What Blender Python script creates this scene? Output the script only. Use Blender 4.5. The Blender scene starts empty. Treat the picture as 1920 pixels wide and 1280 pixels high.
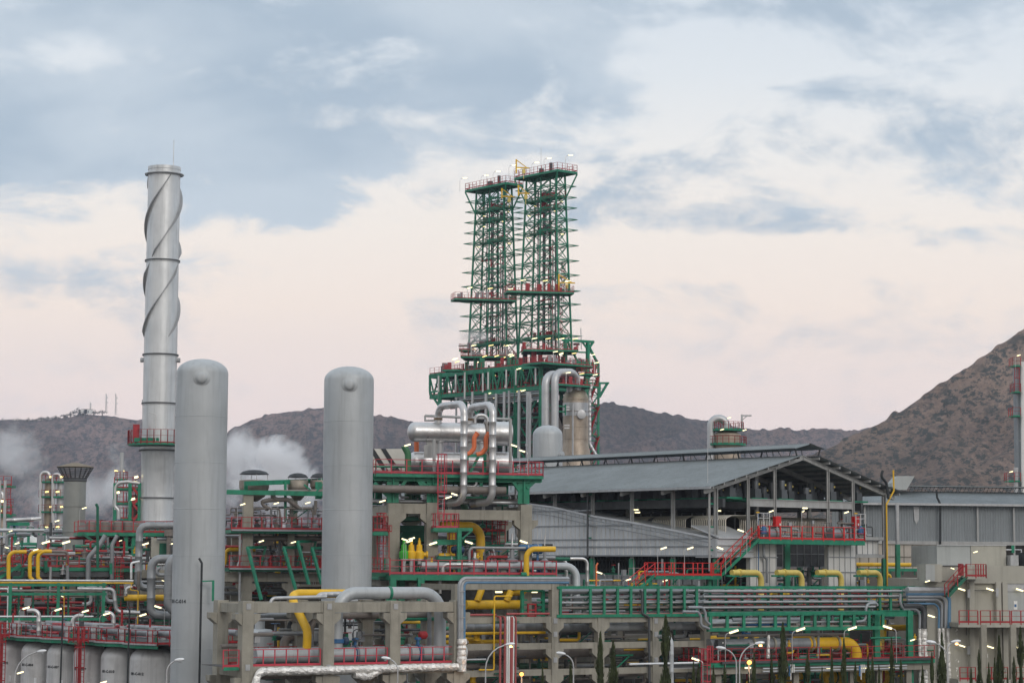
import bpy, math, random
from mathutils import Vector as V, Matrix
random.seed(11)
S = bpy.context.scene
COL = S.collection
R = math.radians
HAZE = .00008
LS = .54   # lamp size factor
F, CX, CY = 4200.0, 960.0, 640.0
CAM = V((0, 0, 14.0))
PITCH = math.atan(415 / F); ROLL = 0.006
_f = V((0, math.cos(PITCH), math.sin(PITCH))); _r = V((1, 0, 0)); _u = V((0, -math.sin(PITCH), math.cos(PITCH)))
RT = _r * math.cos(ROLL) + _u * math.sin(ROLL)
UP = -_r * math.sin(ROLL) + _u * math.cos(ROLL)
Z = V((0, 0, 1))

def ray(px, py):
    return (RT * ((px - CX) / F) + UP * ((CY - py) / F) + _f).normalized()
def at(px, py, d):
    r = ray(px, py); return CAM + r * (d / r.y)
def proj(p):
    q = p - CAM; w = q.dot(_f); return CX + F * q.dot(RT) / w, CY - F * q.dot(UP) / w
class PL:
    """vertical plane in the world through a point, along a horizontal direction"""
    def __init__(s, o, u):
        s.o = V((o.x, o.y, 0)); s.u = V((u[0], u[1], 0)).normalized(); s.n = V((-s.u.y, s.u.x, 0))   # n points away from the camera
    def __call__(s, px, py):
        r = ray(px, py); n = s.n
        t = (s.o - CAM).dot(n) / r.dot(n); return CAM + r * t
    def xy(s, px, py=1055):
        p = s(px, py); return V((p.x, p.y, 0))
    def off(s, k):
        return PL(s.o + s.n * k, s.u)
    def h(s, x0, x1, y, ref=None):
        ref = (x0 + x1) / 2 if ref is None else ref
        z = s(ref, y).z; a = s.xy(x0, y); b = s.xy(x1, y); a.z = b.z = z; return a, b
uL = V((-.636, .772, 0)); uR = V((.772, .636, 0)); uM = V((.866, .5, 0)); uMp = V((-.5, .866, 0))
uE = V((.97, .243, 0)).normalized(); uEp = V((-uE.y, uE.x, 0))

# ---------------------------------------------------------------- mesh builder
WL = {}
def fillet(pts, rad, n=7):
    pts = [V(p) for p in pts]
    if len(pts) < 3 or rad <= 0: return pts
    out = [pts[0]]
    for i in range(1, len(pts) - 1):
        a, b, c = pts[i - 1], pts[i], pts[i + 1]
        d1 = (a - b); d2 = (c - b); l1, l2 = d1.length, d2.length
        if l1 < 1e-6 or l2 < 1e-6: continue
        d1 /= l1; d2 /= l2
        ang = d1.angle(d2)
        if ang > math.pi - .02: out.append(b); continue
        t = min(rad / math.tan(ang / 2), l1 * (.98 if i == 1 else .49), l2 * (.98 if i == len(pts) - 2 else .49))
        r = t * math.tan(ang / 2)
        bis = (d1 + d2).normalized(); c0 = b + bis * (r / math.sin(ang / 2))
        s = b + d1 * t - c0; e = b + d2 * t - c0; tot = s.angle(e); ax = s.cross(e).normalized()
        for k in range(n + 1):
            out.append(c0 + Matrix.Rotation(tot * k / n, 3, ax) @ s)
    out.append(pts[-1]); return out
WHOLE = {'lettering', 'louvre', 'crown', 'tread', 'stripe', 'panel_joint', 'girt', 'lid_rib', 'seam', 'pipe_support', 'stiffener', 'wire_skirt', 'handrail', 'grating_deck', 'strake'}
def clusters(prims):
    n = len(prims); lab = list(range(n))
    def find(i):
        while lab[i] != i: lab[i] = lab[lab[i]]; i = lab[i]
        return i
    for i in range(n):
        a = prims[i][2]
        for j in range(i):
            b = prims[j][2]
            if a[0] < b[3] and b[0] < a[3] and a[1] < b[4] and b[1] < a[4] and a[2] < b[5] and b[2] < a[5]: lab[find(i)] = find(j)
    g = {}
    for i in range(n): g.setdefault(find(i), []).append(i)
    return list(g.values())
class MB:
    def __init__(s): s.v = []; s.f = []; s.m = []; s.k = 0; s.p = []
    def add(s, vs, fs):
        vs = list(vs); e = .04; s.p.append((vs, fs, (min(v[0] for v in vs) - e, min(v[1] for v in vs) - e, min(v[2] for v in vs) - e, max(v[0] for v in vs) + e, max(v[1] for v in vs) + e, max(v[2] for v in vs) + e)))
        b = len(s.v); s.v += [tuple(v) for v in vs]; s.f += [tuple(i + b for i in f) for f in fs]; s.m += [s.k] * len(fs); return s
    def frame8(s, c, x, y, z):
        vs = [c + x * i + y * j + z * k for k in (-1, 1) for j in (-1, 1) for i in (-1, 1)]
        return s.add(vs, [(0, 2, 3, 1), (4, 5, 7, 6), (0, 1, 5, 4), (2, 6, 7, 3), (0, 4, 6, 2), (1, 3, 7, 5)])
    def box(s, c, sx, sy, sz, u=V((1, 0, 0))):
        u = V((u.x, u.y, 0)).normalized(); w = V((-u.y, u.x, 0)); return s.frame8(V(c), u * sx / 2, w * sy / 2, Z * sz / 2)
    def beam(s, a, b, w, h=None, up=Z):
        a, b = V(a), V(b); h = w if h is None else h; d = b - a
        if d.length < 1e-5: return s
        dn = d.normalized(); sd = dn.cross(up)
        if sd.length < 1e-3: sd = dn.cross(uE)
        sd.normalize(); u2 = sd.cross(dn)
        return s.frame8((a + b) / 2, d / 2, sd * w / 2, u2 * h / 2)
    def ibeam(s, a, b, w, h):
        a, b = V(a), V(b); s.beam(a + Z * (h / 2 - .03), b + Z * (h / 2 - .03), w, .06)
        s.beam(a - Z * (h / 2 - .03), b - Z * (h / 2 - .03), w, .06); s.beam(a, b, w * .25, h - .12)
        n = max(2, int((b - a).length / 2.2))
        for i in range(n + 1):
            p = a.lerp(b, i / n); s.beam(p - Z * (h / 2 - .06), p + Z * (h / 2 - .06), .05 if abs((b - a).normalized().x) > .5 else w * .9, w * .9)
        return s
    def tube(s, pts, r, n=12, cap=True):
        pts = [V(p) for p in pts]; m = len(pts); rs = r if isinstance(r, (list, tuple)) else [r] * m
        t0 = (pts[1] - pts[0]).normalized(); nrm = t0.cross(Z)
        if nrm.length < 1e-3: nrm = t0.cross(uE)
        nrm.normalize(); vs = []; pt = t0
        for i, p in enumerate(pts):
            if i == 0: t = t0
            elif i == m - 1: t = (pts[i] - pts[i - 1]).normalized()
            else:
                q = (pts[i] - pts[i - 1]).normalized() + (pts[i + 1] - pts[i]).normalized(); t = q.normalized() if q.length > 1e-6 else pt
            ax = pt.cross(t)
            if ax.length > 1e-6: nrm = Matrix.Rotation(pt.angle(t), 3, ax.normalized()) @ nrm
            pt = t; bn = t.cross(nrm).normalized(); nrm = bn.cross(t)
            for k in range(n):
                a = 2 * math.pi * k / n; vs.append(p + (nrm * math.cos(a) + bn * math.sin(a)) * rs[i])
        fs = [(i * n + k, i * n + (k + 1) % n, (i + 1) * n + (k + 1) % n, (i + 1) * n + k) for i in range(m - 1) for k in range(n)]
        if cap: fs += [tuple(range(n - 1, -1, -1)), tuple((m - 1) * n + k for k in range(n))]
        return s.add(vs, fs)
    def lathe(s, base, prof, n=32, ax=Z, cap=True):
        ax = V(ax).normalized(); x = ax.cross(V((0, 1, .01))).normalized(); y = ax.cross(x); base = V(base); m = len(prof)
        vs = [base + ax * z + (x * math.cos(2 * math.pi * k / n) + y * math.sin(2 * math.pi * k / n)) * max(r, 1e-3) for r, z in prof for k in range(n)]
        fs = [(i * n + k, i * n + (k + 1) % n, (i + 1) * n + (k + 1) % n, (i + 1) * n + k) for i in range(m - 1) for k in range(n)]
        if cap: fs += [tuple(range(n - 1, -1, -1)), tuple((m - 1) * n + k for k in range(n))]
        return s.add(vs, fs)
    def prism(s, pts, vec):
        n = len(pts); pts = [V(p) for p in pts]; vec = V(vec)
        return s.add(pts + [p + vec for p in pts], [tuple(range(n - 1, -1, -1)), tuple(range(n, 2 * n))] + [(i, (i + 1) % n, n + (i + 1) % n, n + i) for i in range(n)])
    def build(s, name, mat, parent=None, ang=35, flat=False):
        if not s.v: return None
        if parent is not None and not isinstance(mat, (list, tuple)) and name not in WHOLE and 1 < len(s.p) <= 420:
            cl_ = clusters(s.p)
            if 1 < len(cl_) <= 100:
                first = None
                for g in cl_:
                    m2 = MB()
                    for i in g: m2.add(s.p[i][0], s.p[i][1])
                    m2.p = []; o = m2.build(name, mat, parent, ang, flat); first = first or o
                return first
        me = bpy.data.meshes.new(name)
        if parent is None:
            xs = [v[0] for v in s.v]; ys = [v[1] for v in s.v]; zs = [v[2] for v in s.v]
            o0 = V(((min(xs) + max(xs)) / 2, (min(ys) + max(ys)) / 2, min(zs)))
        else: o0 = WL[parent.name]
        me.from_pydata([(v[0] - o0.x, v[1] - o0.y, v[2] - o0.z) for v in s.v], [], s.f); me.update()
        o = bpy.data.objects.new(name, me); COL.objects.link(o)
        for m in (mat if isinstance(mat, (list, tuple)) else [mat]): me.materials.append(m)
        if isinstance(mat, (list, tuple)): me.polygons.foreach_set('material_index', s.m)
        if not flat:
            me.polygons.foreach_set('use_smooth', [True] * len(me.polygons)); me.set_sharp_from_angle(angle=R(ang))
        if parent is None: o.location = o0
        else: o.parent = parent
        WL[o.name] = o0; return o
def tag(o, label, cat=None, group=None, kind=None):
    if label: o['label'] = label
    if cat: o['category'] = cat
    if group: o['group'] = group
    if kind: o['kind'] = kind
    return o
def thing(name, label, cat, loc, group=None):
    o = bpy.data.objects.new(name, None); COL.objects.link(o); o.location = V(loc); o.empty_display_size = .5
    WL[o.name] = V(loc); return tag(o, label, cat, group)
def copy_tree(src, loc, rz, label, group):
    c = src.copy(); COL.objects.link(c); c.location = loc; c.rotation_euler = (0, 0, rz); tag(c, label, None, group)
    for ch in src.children:
        d = ch.copy(); COL.objects.link(d); d.parent = c
    return c

# ---------------------------------------------------------------- materials
def mat(name, col, rough=.6, metal=0, var=.12, scale=.8, streak=0., rust=0., emit=0, bump=0.):
    m = bpy.data.materials.new(name); m.use_nodes = True; nt = m.node_tree; N = nt.nodes; L = nt.links
    b = N['Principled BSDF']; b.inputs['Roughness'].default_value = rough; b.inputs['Metallic'].default_value = metal
    if emit:
        b.inputs['Base Color'].default_value = (*col, 1); b.inputs['Emission Color'].default_value = (*col, 1); b.inputs['Emission Strength'].default_value = emit; return m
    tc = N.new('ShaderNodeNewGeometry').outputs['Position']
    def noise(sc, det, stretch=None):
        n = N.new('ShaderNodeTexNoise'); n.inputs['Scale'].default_value = sc; n.inputs['Detail'].default_value = det; n.inputs['Roughness'].default_value = .6
        if stretch:
            mp = N.new('ShaderNodeMapping'); mp.inputs['Scale'].default_value = stretch; L.new(tc, mp.inputs[0]); L.new(mp.outputs[0], n.inputs['Vector'])
        else: L.new(tc, n.inputs['Vector'])
        return n.outputs['Fac']
    def rng(v, a, b_, c, d):
        n = N.new('ShaderNodeMapRange'); L.new(v, n.inputs[0])
        for i, q in enumerate((a, b_, c, d)): n.inputs[i + 1].default_value = q
        return n.outputs[0]
    def mix(fac, a, b_, mode='MIX'):
        n = N.new('ShaderNodeMix'); n.data_type = 'RGBA'; n.blend_type = mode
        if isinstance(fac, (int, float)): n.inputs[0].default_value = fac
        else: L.new(fac, n.inputs[0])
        for i, q in ((6, a), (7, b_)):
            if isinstance(q, tuple): n.inputs[i].default_value = (*q, 1)
            else: L.new(q, n.inputs[i])
        return n.outputs[2]
    f = rng(noise(scale, 5), .3, .7, 0, 1)
    c = mix(f, tuple(x * (1 - var) for x in col), tuple(min(1, x * (1 + var)) for x in col))
    if streak:
        c = mix(rng(noise(1, 4, (2.2, 2.2, .16)), .5, .72, 0, streak), c, tuple(x * .45 for x in col))
    if rust:
        c = mix(rng(noise(1.3, 6), .58, .68, 0, rust), c, (.16, .08, .045))
    L.new(c, b.inputs['Base Color'])
    L.new(rng(noise(scale * 3, 3), .3, .7, max(.05, rough - .1), min(1, rough + .12)), b.inputs['Roughness'])
    if bump:
        bp = N.new('ShaderNodeBump'); bp.inputs['Strength'].default_value = bump; bp.inputs['Distance'].default_value = .08
        L.new(noise(6, 5), bp.inputs['Height']); L.new(bp.outputs[0], b.inputs['Normal'])
    return m
GREEN = mat('green_steel_paint', (.006, .20, .11), .5, 0, .28, 1.5, .45, .08)
DGREEN = mat('dark_green_paint', (.008, .12, .07), .6, 0, .2, 1.2, .3)
RED = mat('red_rail_paint', (.34, .016, .022), .5, 0, .3, 1.5, .4, .15)
PINK = mat('faded_red_paint', (.45, .035, .06), .5, 0, .18, .8, .15)
YEL = mat('yellow_pipe_paint', (.72, .43, .012), .45, 0, .1, .8, .3, .12)
PYEL = mat('faded_yellow_paint', (.66, .52, .13), .5, 0, .1, .8, .25)
ALU = mat('aluminium_cladding', (.46, .47, .48), .42, .6, .08, .7, .25)
ALUB = mat('bright_aluminium_cladding', (.56, .56, .56), .36, .75, .06, .7, .22)
TALU = mat('tan_aluminium_cladding', (.42, .35, .28), .5, .45, .15, .5, .35, .2)
VES = mat('grey_vessel_paint', (.41, .435, .45), .5, .25, .07, .3, .3)
VESW = mat('weathered_vessel_paint', (.50, .50, .50), .5, .25, .12, .6, .5, .15)
GPIPE = mat('grey_pipe_paint', (.26, .275, .29), .45, .3, .12, 1, .3)
BPIPE = mat('brown_grey_pipe_insulation', (.20, .178, .16), .6, .2, .15, 1, .35, .2)
CONC = mat('precast_concrete', (.30, .285, .24), .9, 0, .16, .7, .6, 0, 0, .15)
DCONC = mat('darker_concrete', (.20, .187, .16), .9, 0, .16, .7, .5)
WCONC = mat('pale_rendered_wall', (.39, .38, .33), .9, 0, .08, .5, .3)
GAL = mat('galvanised_steel', (.40, .41, .42), .5, .5, .12, 2, .3)
STEEL = mat('grey_structural_steel', (.36, .365, .36), .6, .1, .12, 1, .3)
DARK = mat('black_rubber_paint_and_shade', (.018, .022, .025), .6, 0, .3)
DSTEEL = mat('dark_grey_steel_and_shade', (.07, .075, .08), .6, .2, .3, 1)
GRATE = mat('dark_grating', (.09, .09, .09), .8, .2, .3, 3)
ORANGE = mat('orange_vent_paint', (.70, .17, .06), .5, 0, .12, 1, .2)
BLUE = mat('blue_paint', (.03, .13, .30), .45, 0, .15, 1, .2)
BLUEC = mat('blue_tray_paint', (.10, .22, .36), .5, 0, .12, 1, .25)
WHITE = mat('white_paint', (.72, .72, .70), .5, 0, .06, 1, .15)
LIME = mat('bright_green_paint', (.05, .42, .04), .45)
ROOF = mat('roof_sheet', (.185, .21, .22), .55, .2, .14, .25, .4, .08)
BOXG = mat('pale_grey_box_sheet', (.37, .39, .385), .7, 0, .08, .4, .3)
WALLS = mat('corrugated_wall_sheet', (.24, .265, .28), .55, .2, .08, .3, .3)
PANEL = mat('pale_duct_panel', (.58, .60, .62), .5, .35, .10, .4, .3)
WPAN = mat('white_duct_panel', (.66, .66, .64), .6, .1, .07, .4, .3)
BEIGE = mat('beige_duct_panel', (.42, .38, .33), .7, 0, .1, .4, .3)
FOIL = mat('crumpled_foil_wrap', (.78, .77, .74), .38, .5, .25, 3, 0, 0, 0, .9)
TUBE = mat('lamp_tube_glow', (1, .88, .50), emit=1.9)
TUBEY = mat('yellow_lamp_glow', (1, .80, .32), emit=1.3)
SOD = mat('sodium_lamp_glow', (1, .40, .09), emit=2.6)
MTL = mat('lamp_metal', (.5, .5, .5), .4, .6)
MTLW = mat('lamp_head_white', (.7, .72, .74), .35, .2)
TXT = mat('black_lettering', (.03, .035, .04), .7)
BARK = mat('bark', (.09, .065, .045), .9)
STACK = mat('stack_cladding', (.60, .62, .63), .42, .55, .08, .3, .35)
FUN = mat('aged_grey_stack', (.26, .27, .255), .6, .3, .1, .4, .35)
GSTEEL = mat('grey_conduit', (.30, .32, .34), .5, .4, .12, 1, .2)

# ---------------------------------------------------------------- makers
def pipe(name, label, cat, pts, r, m, bend=None, seam=1.0, n=14, flanges=(), group=None, parent=None, fm=None):
    bend = r * 2.6 if bend is None else bend
    path = fillet(pts, bend); out = []; rs = []
    if seam:
        for i in range(len(path) - 1):
            a, b = path[i], path[i + 1]; l = (b - a).length; out.append(a); rs.append(r * 1.0)
            if l > seam * .7:
                k = max(1, round(l / seam)); w = min(.035, l * .1)
                for j in range(k):
                    c = (j + .5) / k
                    for dd, rr in ((-w * 1.6, 1), (-w, 1.035), (w, 1.035), (w * 1.6, 1)):
                        out.append(a.lerp(b, min(.99, max(.01, c + dd / l)))); rs.append(r * rr)
        out.append(path[-1]); rs.append(r)
    else: out = path; rs = [r] * len(path)
    mb = MB(); mb.tube(out, rs, n)
    o = mb.build(name, m, parent)
    if parent is None: tag(o, label, cat, group)
    for (p, d) in flanges:
        fb = MB(); d = V(d).normalized(); p = V(p); fb.lathe(p - d * .09, [(r * 1.0, 0), (r * 1.28, 0), (r * 1.28, .07), (r * 1.03, .075), (r * 1.03, .105), (r * 1.28, .11), (r * 1.28, .18), (r, .18)], n, d)
        fb.build('flange', fm or m, o)
    return o
def rail(mb, a, b, h=1.1, sp=1.5, toe=True, pw=.075, skip=False):
    a, b = V(a), V(b); l = (b - a).length
    if l < .2: return
    k = max(1, round(l / sp)); 
    for i in range(k + 1):
        p = a.lerp(b, i / k); mb.beam(p - Z * .15, p + Z * h, pw, pw)
    mb.beam(a + Z * h, b + Z * h, .055, .055); mb.beam(a + Z * h * .55, b + Z * h * .55, .04, .04)
    if toe: mb.beam(a + Z * .09, b + Z * .09, .02, .17)
def railing(parent, pts, m=RED, closed=False, h=1.1, sp=1.5, toe=True, pw=.075):
    q = list(pts) + ([pts[0]] if closed else [])
    for a, b in zip(q, q[1:]):
        mb = MB(); rail(mb, a, b, h, sp, toe, pw * .85); mb.build('handrail', m, parent)
def deck(parent, pts, z, em=GREEN, eh=.32, dm=GRATE, bm=None):
    pts = [V((p.x, p.y, z)) for p in pts]
    mb = MB(); mb.prism([p - Z * .06 for p in pts], Z * .06); mb.build('grating_deck', dm, parent)
    mb = MB()
    for a, b in zip(pts, pts[1:] + pts[:1]): mb.beam(a - Z * (.065 + eh / 2), b - Z * (.065 + eh / 2), .12, eh)
    if len(pts) == 4:
        n = max(2, int((pts[1] - pts[0]).length / 2))
        for i in range(1, n):
            mb.beam(pts[0].lerp(pts[1], i / n) - Z * .22, pts[3].lerp(pts[2], i / n) - Z * .22, .08, .2)
    mb.build('edge_beam', em, parent)
def quad(pl, x0, x1, y, depth, ref=None, front=0):
    a, b = pl.h(x0, x1, y, ref); return [a - pl.n * front, b - pl.n * front, b + pl.n * depth, a + pl.n * depth]
def ladder(mb, a, b, w=.5, cage=True, side=None, face=None):
    """vertical ladder with safety hoops; face = direction the hoops stick out"""
    a, b = V(a), V(b); side = side or uE; face = face or -uEp
    for s in (-.5, .5): mb.beam(a + side * w * s, b + side * w * s, .07)
    k = int((b - a).length / .35)
    for i in range(k): 
        p = a.lerp(b, (i + .5) / k); mb.beam(p - side * w / 2, p + side * w / 2, .035)
    if cage:
        z0 = 2.2; l = (b - a).length; k = max(1, int((l - z0) / 1.3)); loops = []
        for i in range(k + 1):
            p = a + Z * (z0 + (l - z0) * i / k); arc = [p + side * (.42 * math.cos(t)) + face * (.1 + .62 * math.sin(t)) for t in [math.pi * j / 8 for j in range(9)]]
            for q, r_ in zip(arc, arc[1:]): mb.beam(q, r_, .03, .09)
            loops.append(arc)
        for j in (1, 3, 5, 7): mb.beam(loops[0][j], loops[-1][j], .04, .04)
def stair(t, a, b, w=.9, side=None, rm=RED, sm=GREEN):
    """flight from a (low) to b (high); side = horizontal width direction"""
    a, b = V(a), V(b); side = side or uEp
    mb = MB()
    for s in (0, 1): mb.beam(a + side * w * s, b + side * w * s, .06, .28)
    mb.build('stringer', sm, t); mb = MB(); n = max(3, int(abs(b.z - a.z) / .22))
    for i in range(n):
        p = a.lerp(b, (i + .5) / n); mb.beam(p, p + side * w, .26, .04)
    mb.build('tread', GRATE, t)
    for s in (0, 1):
        mb = MB(); q, r_ = a + side * w * s, b + side * w * s; k = max(1, round((b - a).length / 1.6))
        for i in range(k + 1): p = q.lerp(r_, i / k); mb.beam(p, p + Z * 1.1, .07)
        mb.beam(q + Z * 1.1, r_ + Z * 1.1, .055); mb.beam(q + Z * .6, r_ + Z * .6, .04); mb.build('handrail', rm, t)
def col_mesh(mb, p, z0, z1, w, u, levels=(), cs=(1, 1), n=None):
    """precast column with corbels under each level, along u"""
    n = n or V((-u.y, u.x, 0)); mb.frame8(V((p.x, p.y, (z0 + z1) / 2)), u * w / 2, n * w / 2, Z * (z1 - z0) / 2)
    for z in levels:
        for s, on in ((-1, cs[0]), (1, cs[1])):
            if not on: continue
            q = V((p.x, p.y, 0)) + u * s * (w / 2 - .01) - n * (w * .42)
            mb.prism([q + Z * z, q + u * s * .55 + Z * z, q + u * s * .55 + Z * (z - .4), q + Z * (z - .85)], n * w * .84)
def conc_frame(name, label, cat, pl, cols, levels, beams, depth, w, bh, z0=0, m=CONC, cross=True):
    """cols: list of (px, ztop); levels: beam-bottom heights; beams: list of (i, j, z centre)"""
    p0 = pl.xy(cols[0][0]); t = thing(name, label, cat, V((p0.x, p0.y, z0)))
    for row in (0, 1):
        for i, (px, zt) in enumerate(cols):
            p = pl.xy(px) + pl.n * depth * row; mb = MB(); col_mesh(mb, p, z0, zt, w, pl.u, [z for z in levels if z < zt - .2]); mb.build('column', m, t)
        for (i, j, zc) in beams:
            a = pl.xy(cols[i][0]) + pl.n * depth * row + pl.u * (w / 2 + .003); b = pl.xy(cols[j][0]) + pl.n * depth * row - pl.u * (w / 2 + .003); a.z = b.z = zc
            mb = MB(); mb.beam(a, b, w * .7, bh); mb.build('beam', m, t)
    if cross:
        zs = sorted({zc for _, _, zc in beams})
        for i, (px, zt) in enumerate(cols):
            mb = MB()
            for zc in zs:
                if zc < zt + .1:
                    a = pl.xy(px) + pl.n * (w / 2 + .003); b = pl.xy(px) + pl.n * (depth - w / 2 - .003); a.z = b.z = zc - .04; mb.beam(a, b, w * .6, bh * .92)
            mb.build('cross_beam', m, t)
    return t
def zof(pl, px, py): return pl(px, py).z
def stub(t, name, m, fn):
    mb = MB(); fn(mb); return mb.build(name, m, t)
def text_mesh(s, size, fn, parent, name='lettering', m=None, off=.012):
    cu = bpy.data.curves.new('txt', 'FONT'); cu.body = s; cu.size = size; cu.offset = off; cu.space_character = 1.1
    o = bpy.data.objects.new('txt', cu); COL.objects.link(o); dg = bpy.context.evaluated_depsgraph_get()
    me = bpy.data.meshes.new_from_object(o.evaluated_get(dg)); bpy.data.objects.remove(o)
    mb = MB(); mb.add([fn(v.co.x, v.co.y) for v in me.vertices], [tuple(p.vertices) for p in me.polygons])
    w = max(v.co.x for v in me.vertices); bpy.data.meshes.remove(me)
    return mb.build(name, m or TXT, parent, flat=True)
# lamp prototypes, built at the origin, tube points to +x and slightly up
LAMPS = {}
def make_lamp(kind):
    t = thing('tube_lamp', 'x', 'lamp', V((0, 0, 0))); tl = .30 if kind != 'flat' else 0
    d = V((math.cos(tl), 0, math.sin(tl))); a = V((0, 0, 0)) - d * .46; b = d * .46
    mb = MB(); up = V((-d.z, 0, d.x)); mb.beam(a + up * .12, b + up * .12, .26, .09); mb.tube([a, a - d * .12], .07, 6); mb.build('housing', MTL, t)
    mb = MB(); mb.tube([a, b], .115, 8); mb.build('tube', TUBE, t)
    if kind == 'pole':
        mb = MB(); e = a - d * .1; mb.tube(fillet([e, e - d * .25, V((e.x - .35, 0, e.z - .35)), V((e.x - .35, 0, -3.6))], .25, 4), .04, 6); mb.build('pole', MTL, t)
    elif kind == 'wall':
        mb = MB(); e = a - d * .1; mb.tube([e, e + V((-.15, 0, -.05)), e + V((-.15, .5, -.05))], .04, 6); mb.build('bracket', MTL, t)
    else:
        mb = MB(); mb.tube([V((-.4, 0, .08)), V((-.4, 0, .5))], .03, 5); mb.tube([V((.4, 0, .08)), V((.4, 0, .5))], .03, 5); mb.build('hanger', MTL, t)
    LAMPS[kind] = [t, False]; return t
def lamp(kind, px, py, d, flip, where, yaw=0, scale=1):
    if kind not in LAMPS: make_lamp(kind)
    src, used = LAMPS[kind]; p = at(px, py, d); rz = yaw + (math.pi if flip else 0)
    lab = where
    if not used:
        LAMPS[kind][1] = True; src.location = p; src.rotation_euler = (0, 0, rz); tag(src, lab, 'lamp', 'lit tube lamps about the plant'); o = src
    else: o = copy_tree(src, p, rz, lab, 'lit tube lamps about the plant'); o['category'] = 'lamp'
    o.scale = (scale * LS,) * 3; return o
# ---------------------------------------------------------------- camera, sky, sun
cam = bpy.data.cameras.new('camera'); co = bpy.data.objects.new('camera', cam); COL.objects.link(co); S.camera = co
cam.sensor_width = 36; cam.sensor_fit = 'HORIZONTAL'; cam.lens = 36 * F / 1920; cam.clip_end = 30000; cam.clip_start = 1
co.matrix_world = Matrix(((RT.x, UP.x, -_f.x, CAM.x), (RT.y, UP.y, -_f.y, CAM.y), (RT.z, UP.z, -_f.z, CAM.z), (0, 0, 0, 1)))
S.view_settings.view_transform = 'Standard'; S.view_settings.look = 'None'; S.view_settings.gamma = 1; S.view_settings.exposure = .13
S.cycles.use_denoising = True; S.cycles.max_bounces = 5; S.cycles.diffuse_bounces = 2; S.cycles.glossy_bounces = 3; S.cycles.volume_bounces = 6
S.cycles.transparent_max_bounces = 8; S.cycles.volume_max_steps = 64; S.cycles.sample_clamp_indirect = 4; S.cycles.use_adaptive_sampling = True

SUN_AZ, SUN_EL = R(180 - 28), R(27)     # behind the camera, to the right
w = bpy.data.worlds.new('World'); S.world = w; w.use_nodes = True; nt = w.node_tree; N = nt.nodes; L = nt.links; N.clear()
def nd(t, **k):
    n = N.new(t)
    for a, b in k.items(): setattr(n, a, b)
    return n
def lk(v, s):
    if isinstance(v, (int, float)): s.default_value = v
    elif isinstance(v, tuple): s.default_value = v if len(v) == len(s.default_value) else (*v, 1)
    else: L.new(v, s)
def mth(op, a, b=0., c=0., clamp=False):
    n = nd('ShaderNodeMath', operation=op); n.use_clamp = clamp; lk(a, n.inputs[0]); lk(b, n.inputs[1]); lk(c, n.inputs[2]); return n.outputs[0]
def mr(v, a, b, c, d, smooth=False):
    n = nd('ShaderNodeMapRange'); n.interpolation_type = 'SMOOTHSTEP' if smooth else 'LINEAR'; lk(v, n.inputs[0])
    for i, q in enumerate((a, b, c, d)): n.inputs[i + 1].default_value = q
    return n.outputs[0]
def mixc(f, a, b):
    n = nd('ShaderNodeMix', data_type='RGBA'); lk(f, n.inputs[0]); lk(a, n.inputs[6]); lk(b, n.inputs[7]); return n.outputs[2]
geo = nd('ShaderNodeTexCoord').outputs['Generated']
sp = nd('ShaderNodeSeparateXYZ'); L.new(geo, sp.inputs[0]); X, Y, ZZ = sp.outputs
ay = mth('MAXIMUM', mth('ABSOLUTE', Y), .12)
u = mth('DIVIDE', X, ay); v = mth('DIVIDE', ZZ, ay)      # tangent coordinates of the sky seen ahead
cx = nd('ShaderNodeCombineXYZ'); L.new(u, cx.inputs[0]); L.new(v, cx.inputs[1]); L.new(mth('MULTIPLY', Y, .2), cx.inputs[2])
def noi(sx, sy, sc, det, rough=.55, dist=0., shift=0.):
    mp = nd('ShaderNodeMapping'); mp.inputs['Scale'].default_value = (sx, sy, 1); mp.inputs['Location'].default_value = (shift, shift * .7, 0); L.new(cx.outputs[0], mp.inputs[0])
    n = nd('ShaderNodeTexNoise'); n.inputs['Scale'].default_value = sc; n.inputs['Detail'].default_value = det; n.inputs['Roughness'].default_value = rough; n.inputs['Distortion'].default_value = dist
    L.new(mp.outputs[0], n.inputs['Vector']); return n.outputs['Fac']
def sky_uv(px, py):
    r = ray(px, py); return r.x / r.y, r.z / r.y
mask = mth('MULTIPLY', mth('ADD', noi(1, 2.1, 13, 8, .58, .5, 3.1), -.5), 3.4)
mask = mth('ADD', mask, mth('MULTIPLY', mth('ADD', noi(1, 1.8, 42, 6, .6, .3, 7.7), -.5), 1.5))
wob = mth('MULTIPLY', mth('ADD', noi(1, 1.9, 13, 7, .6, .4, 1.3), -.5), 3.2)
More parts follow.
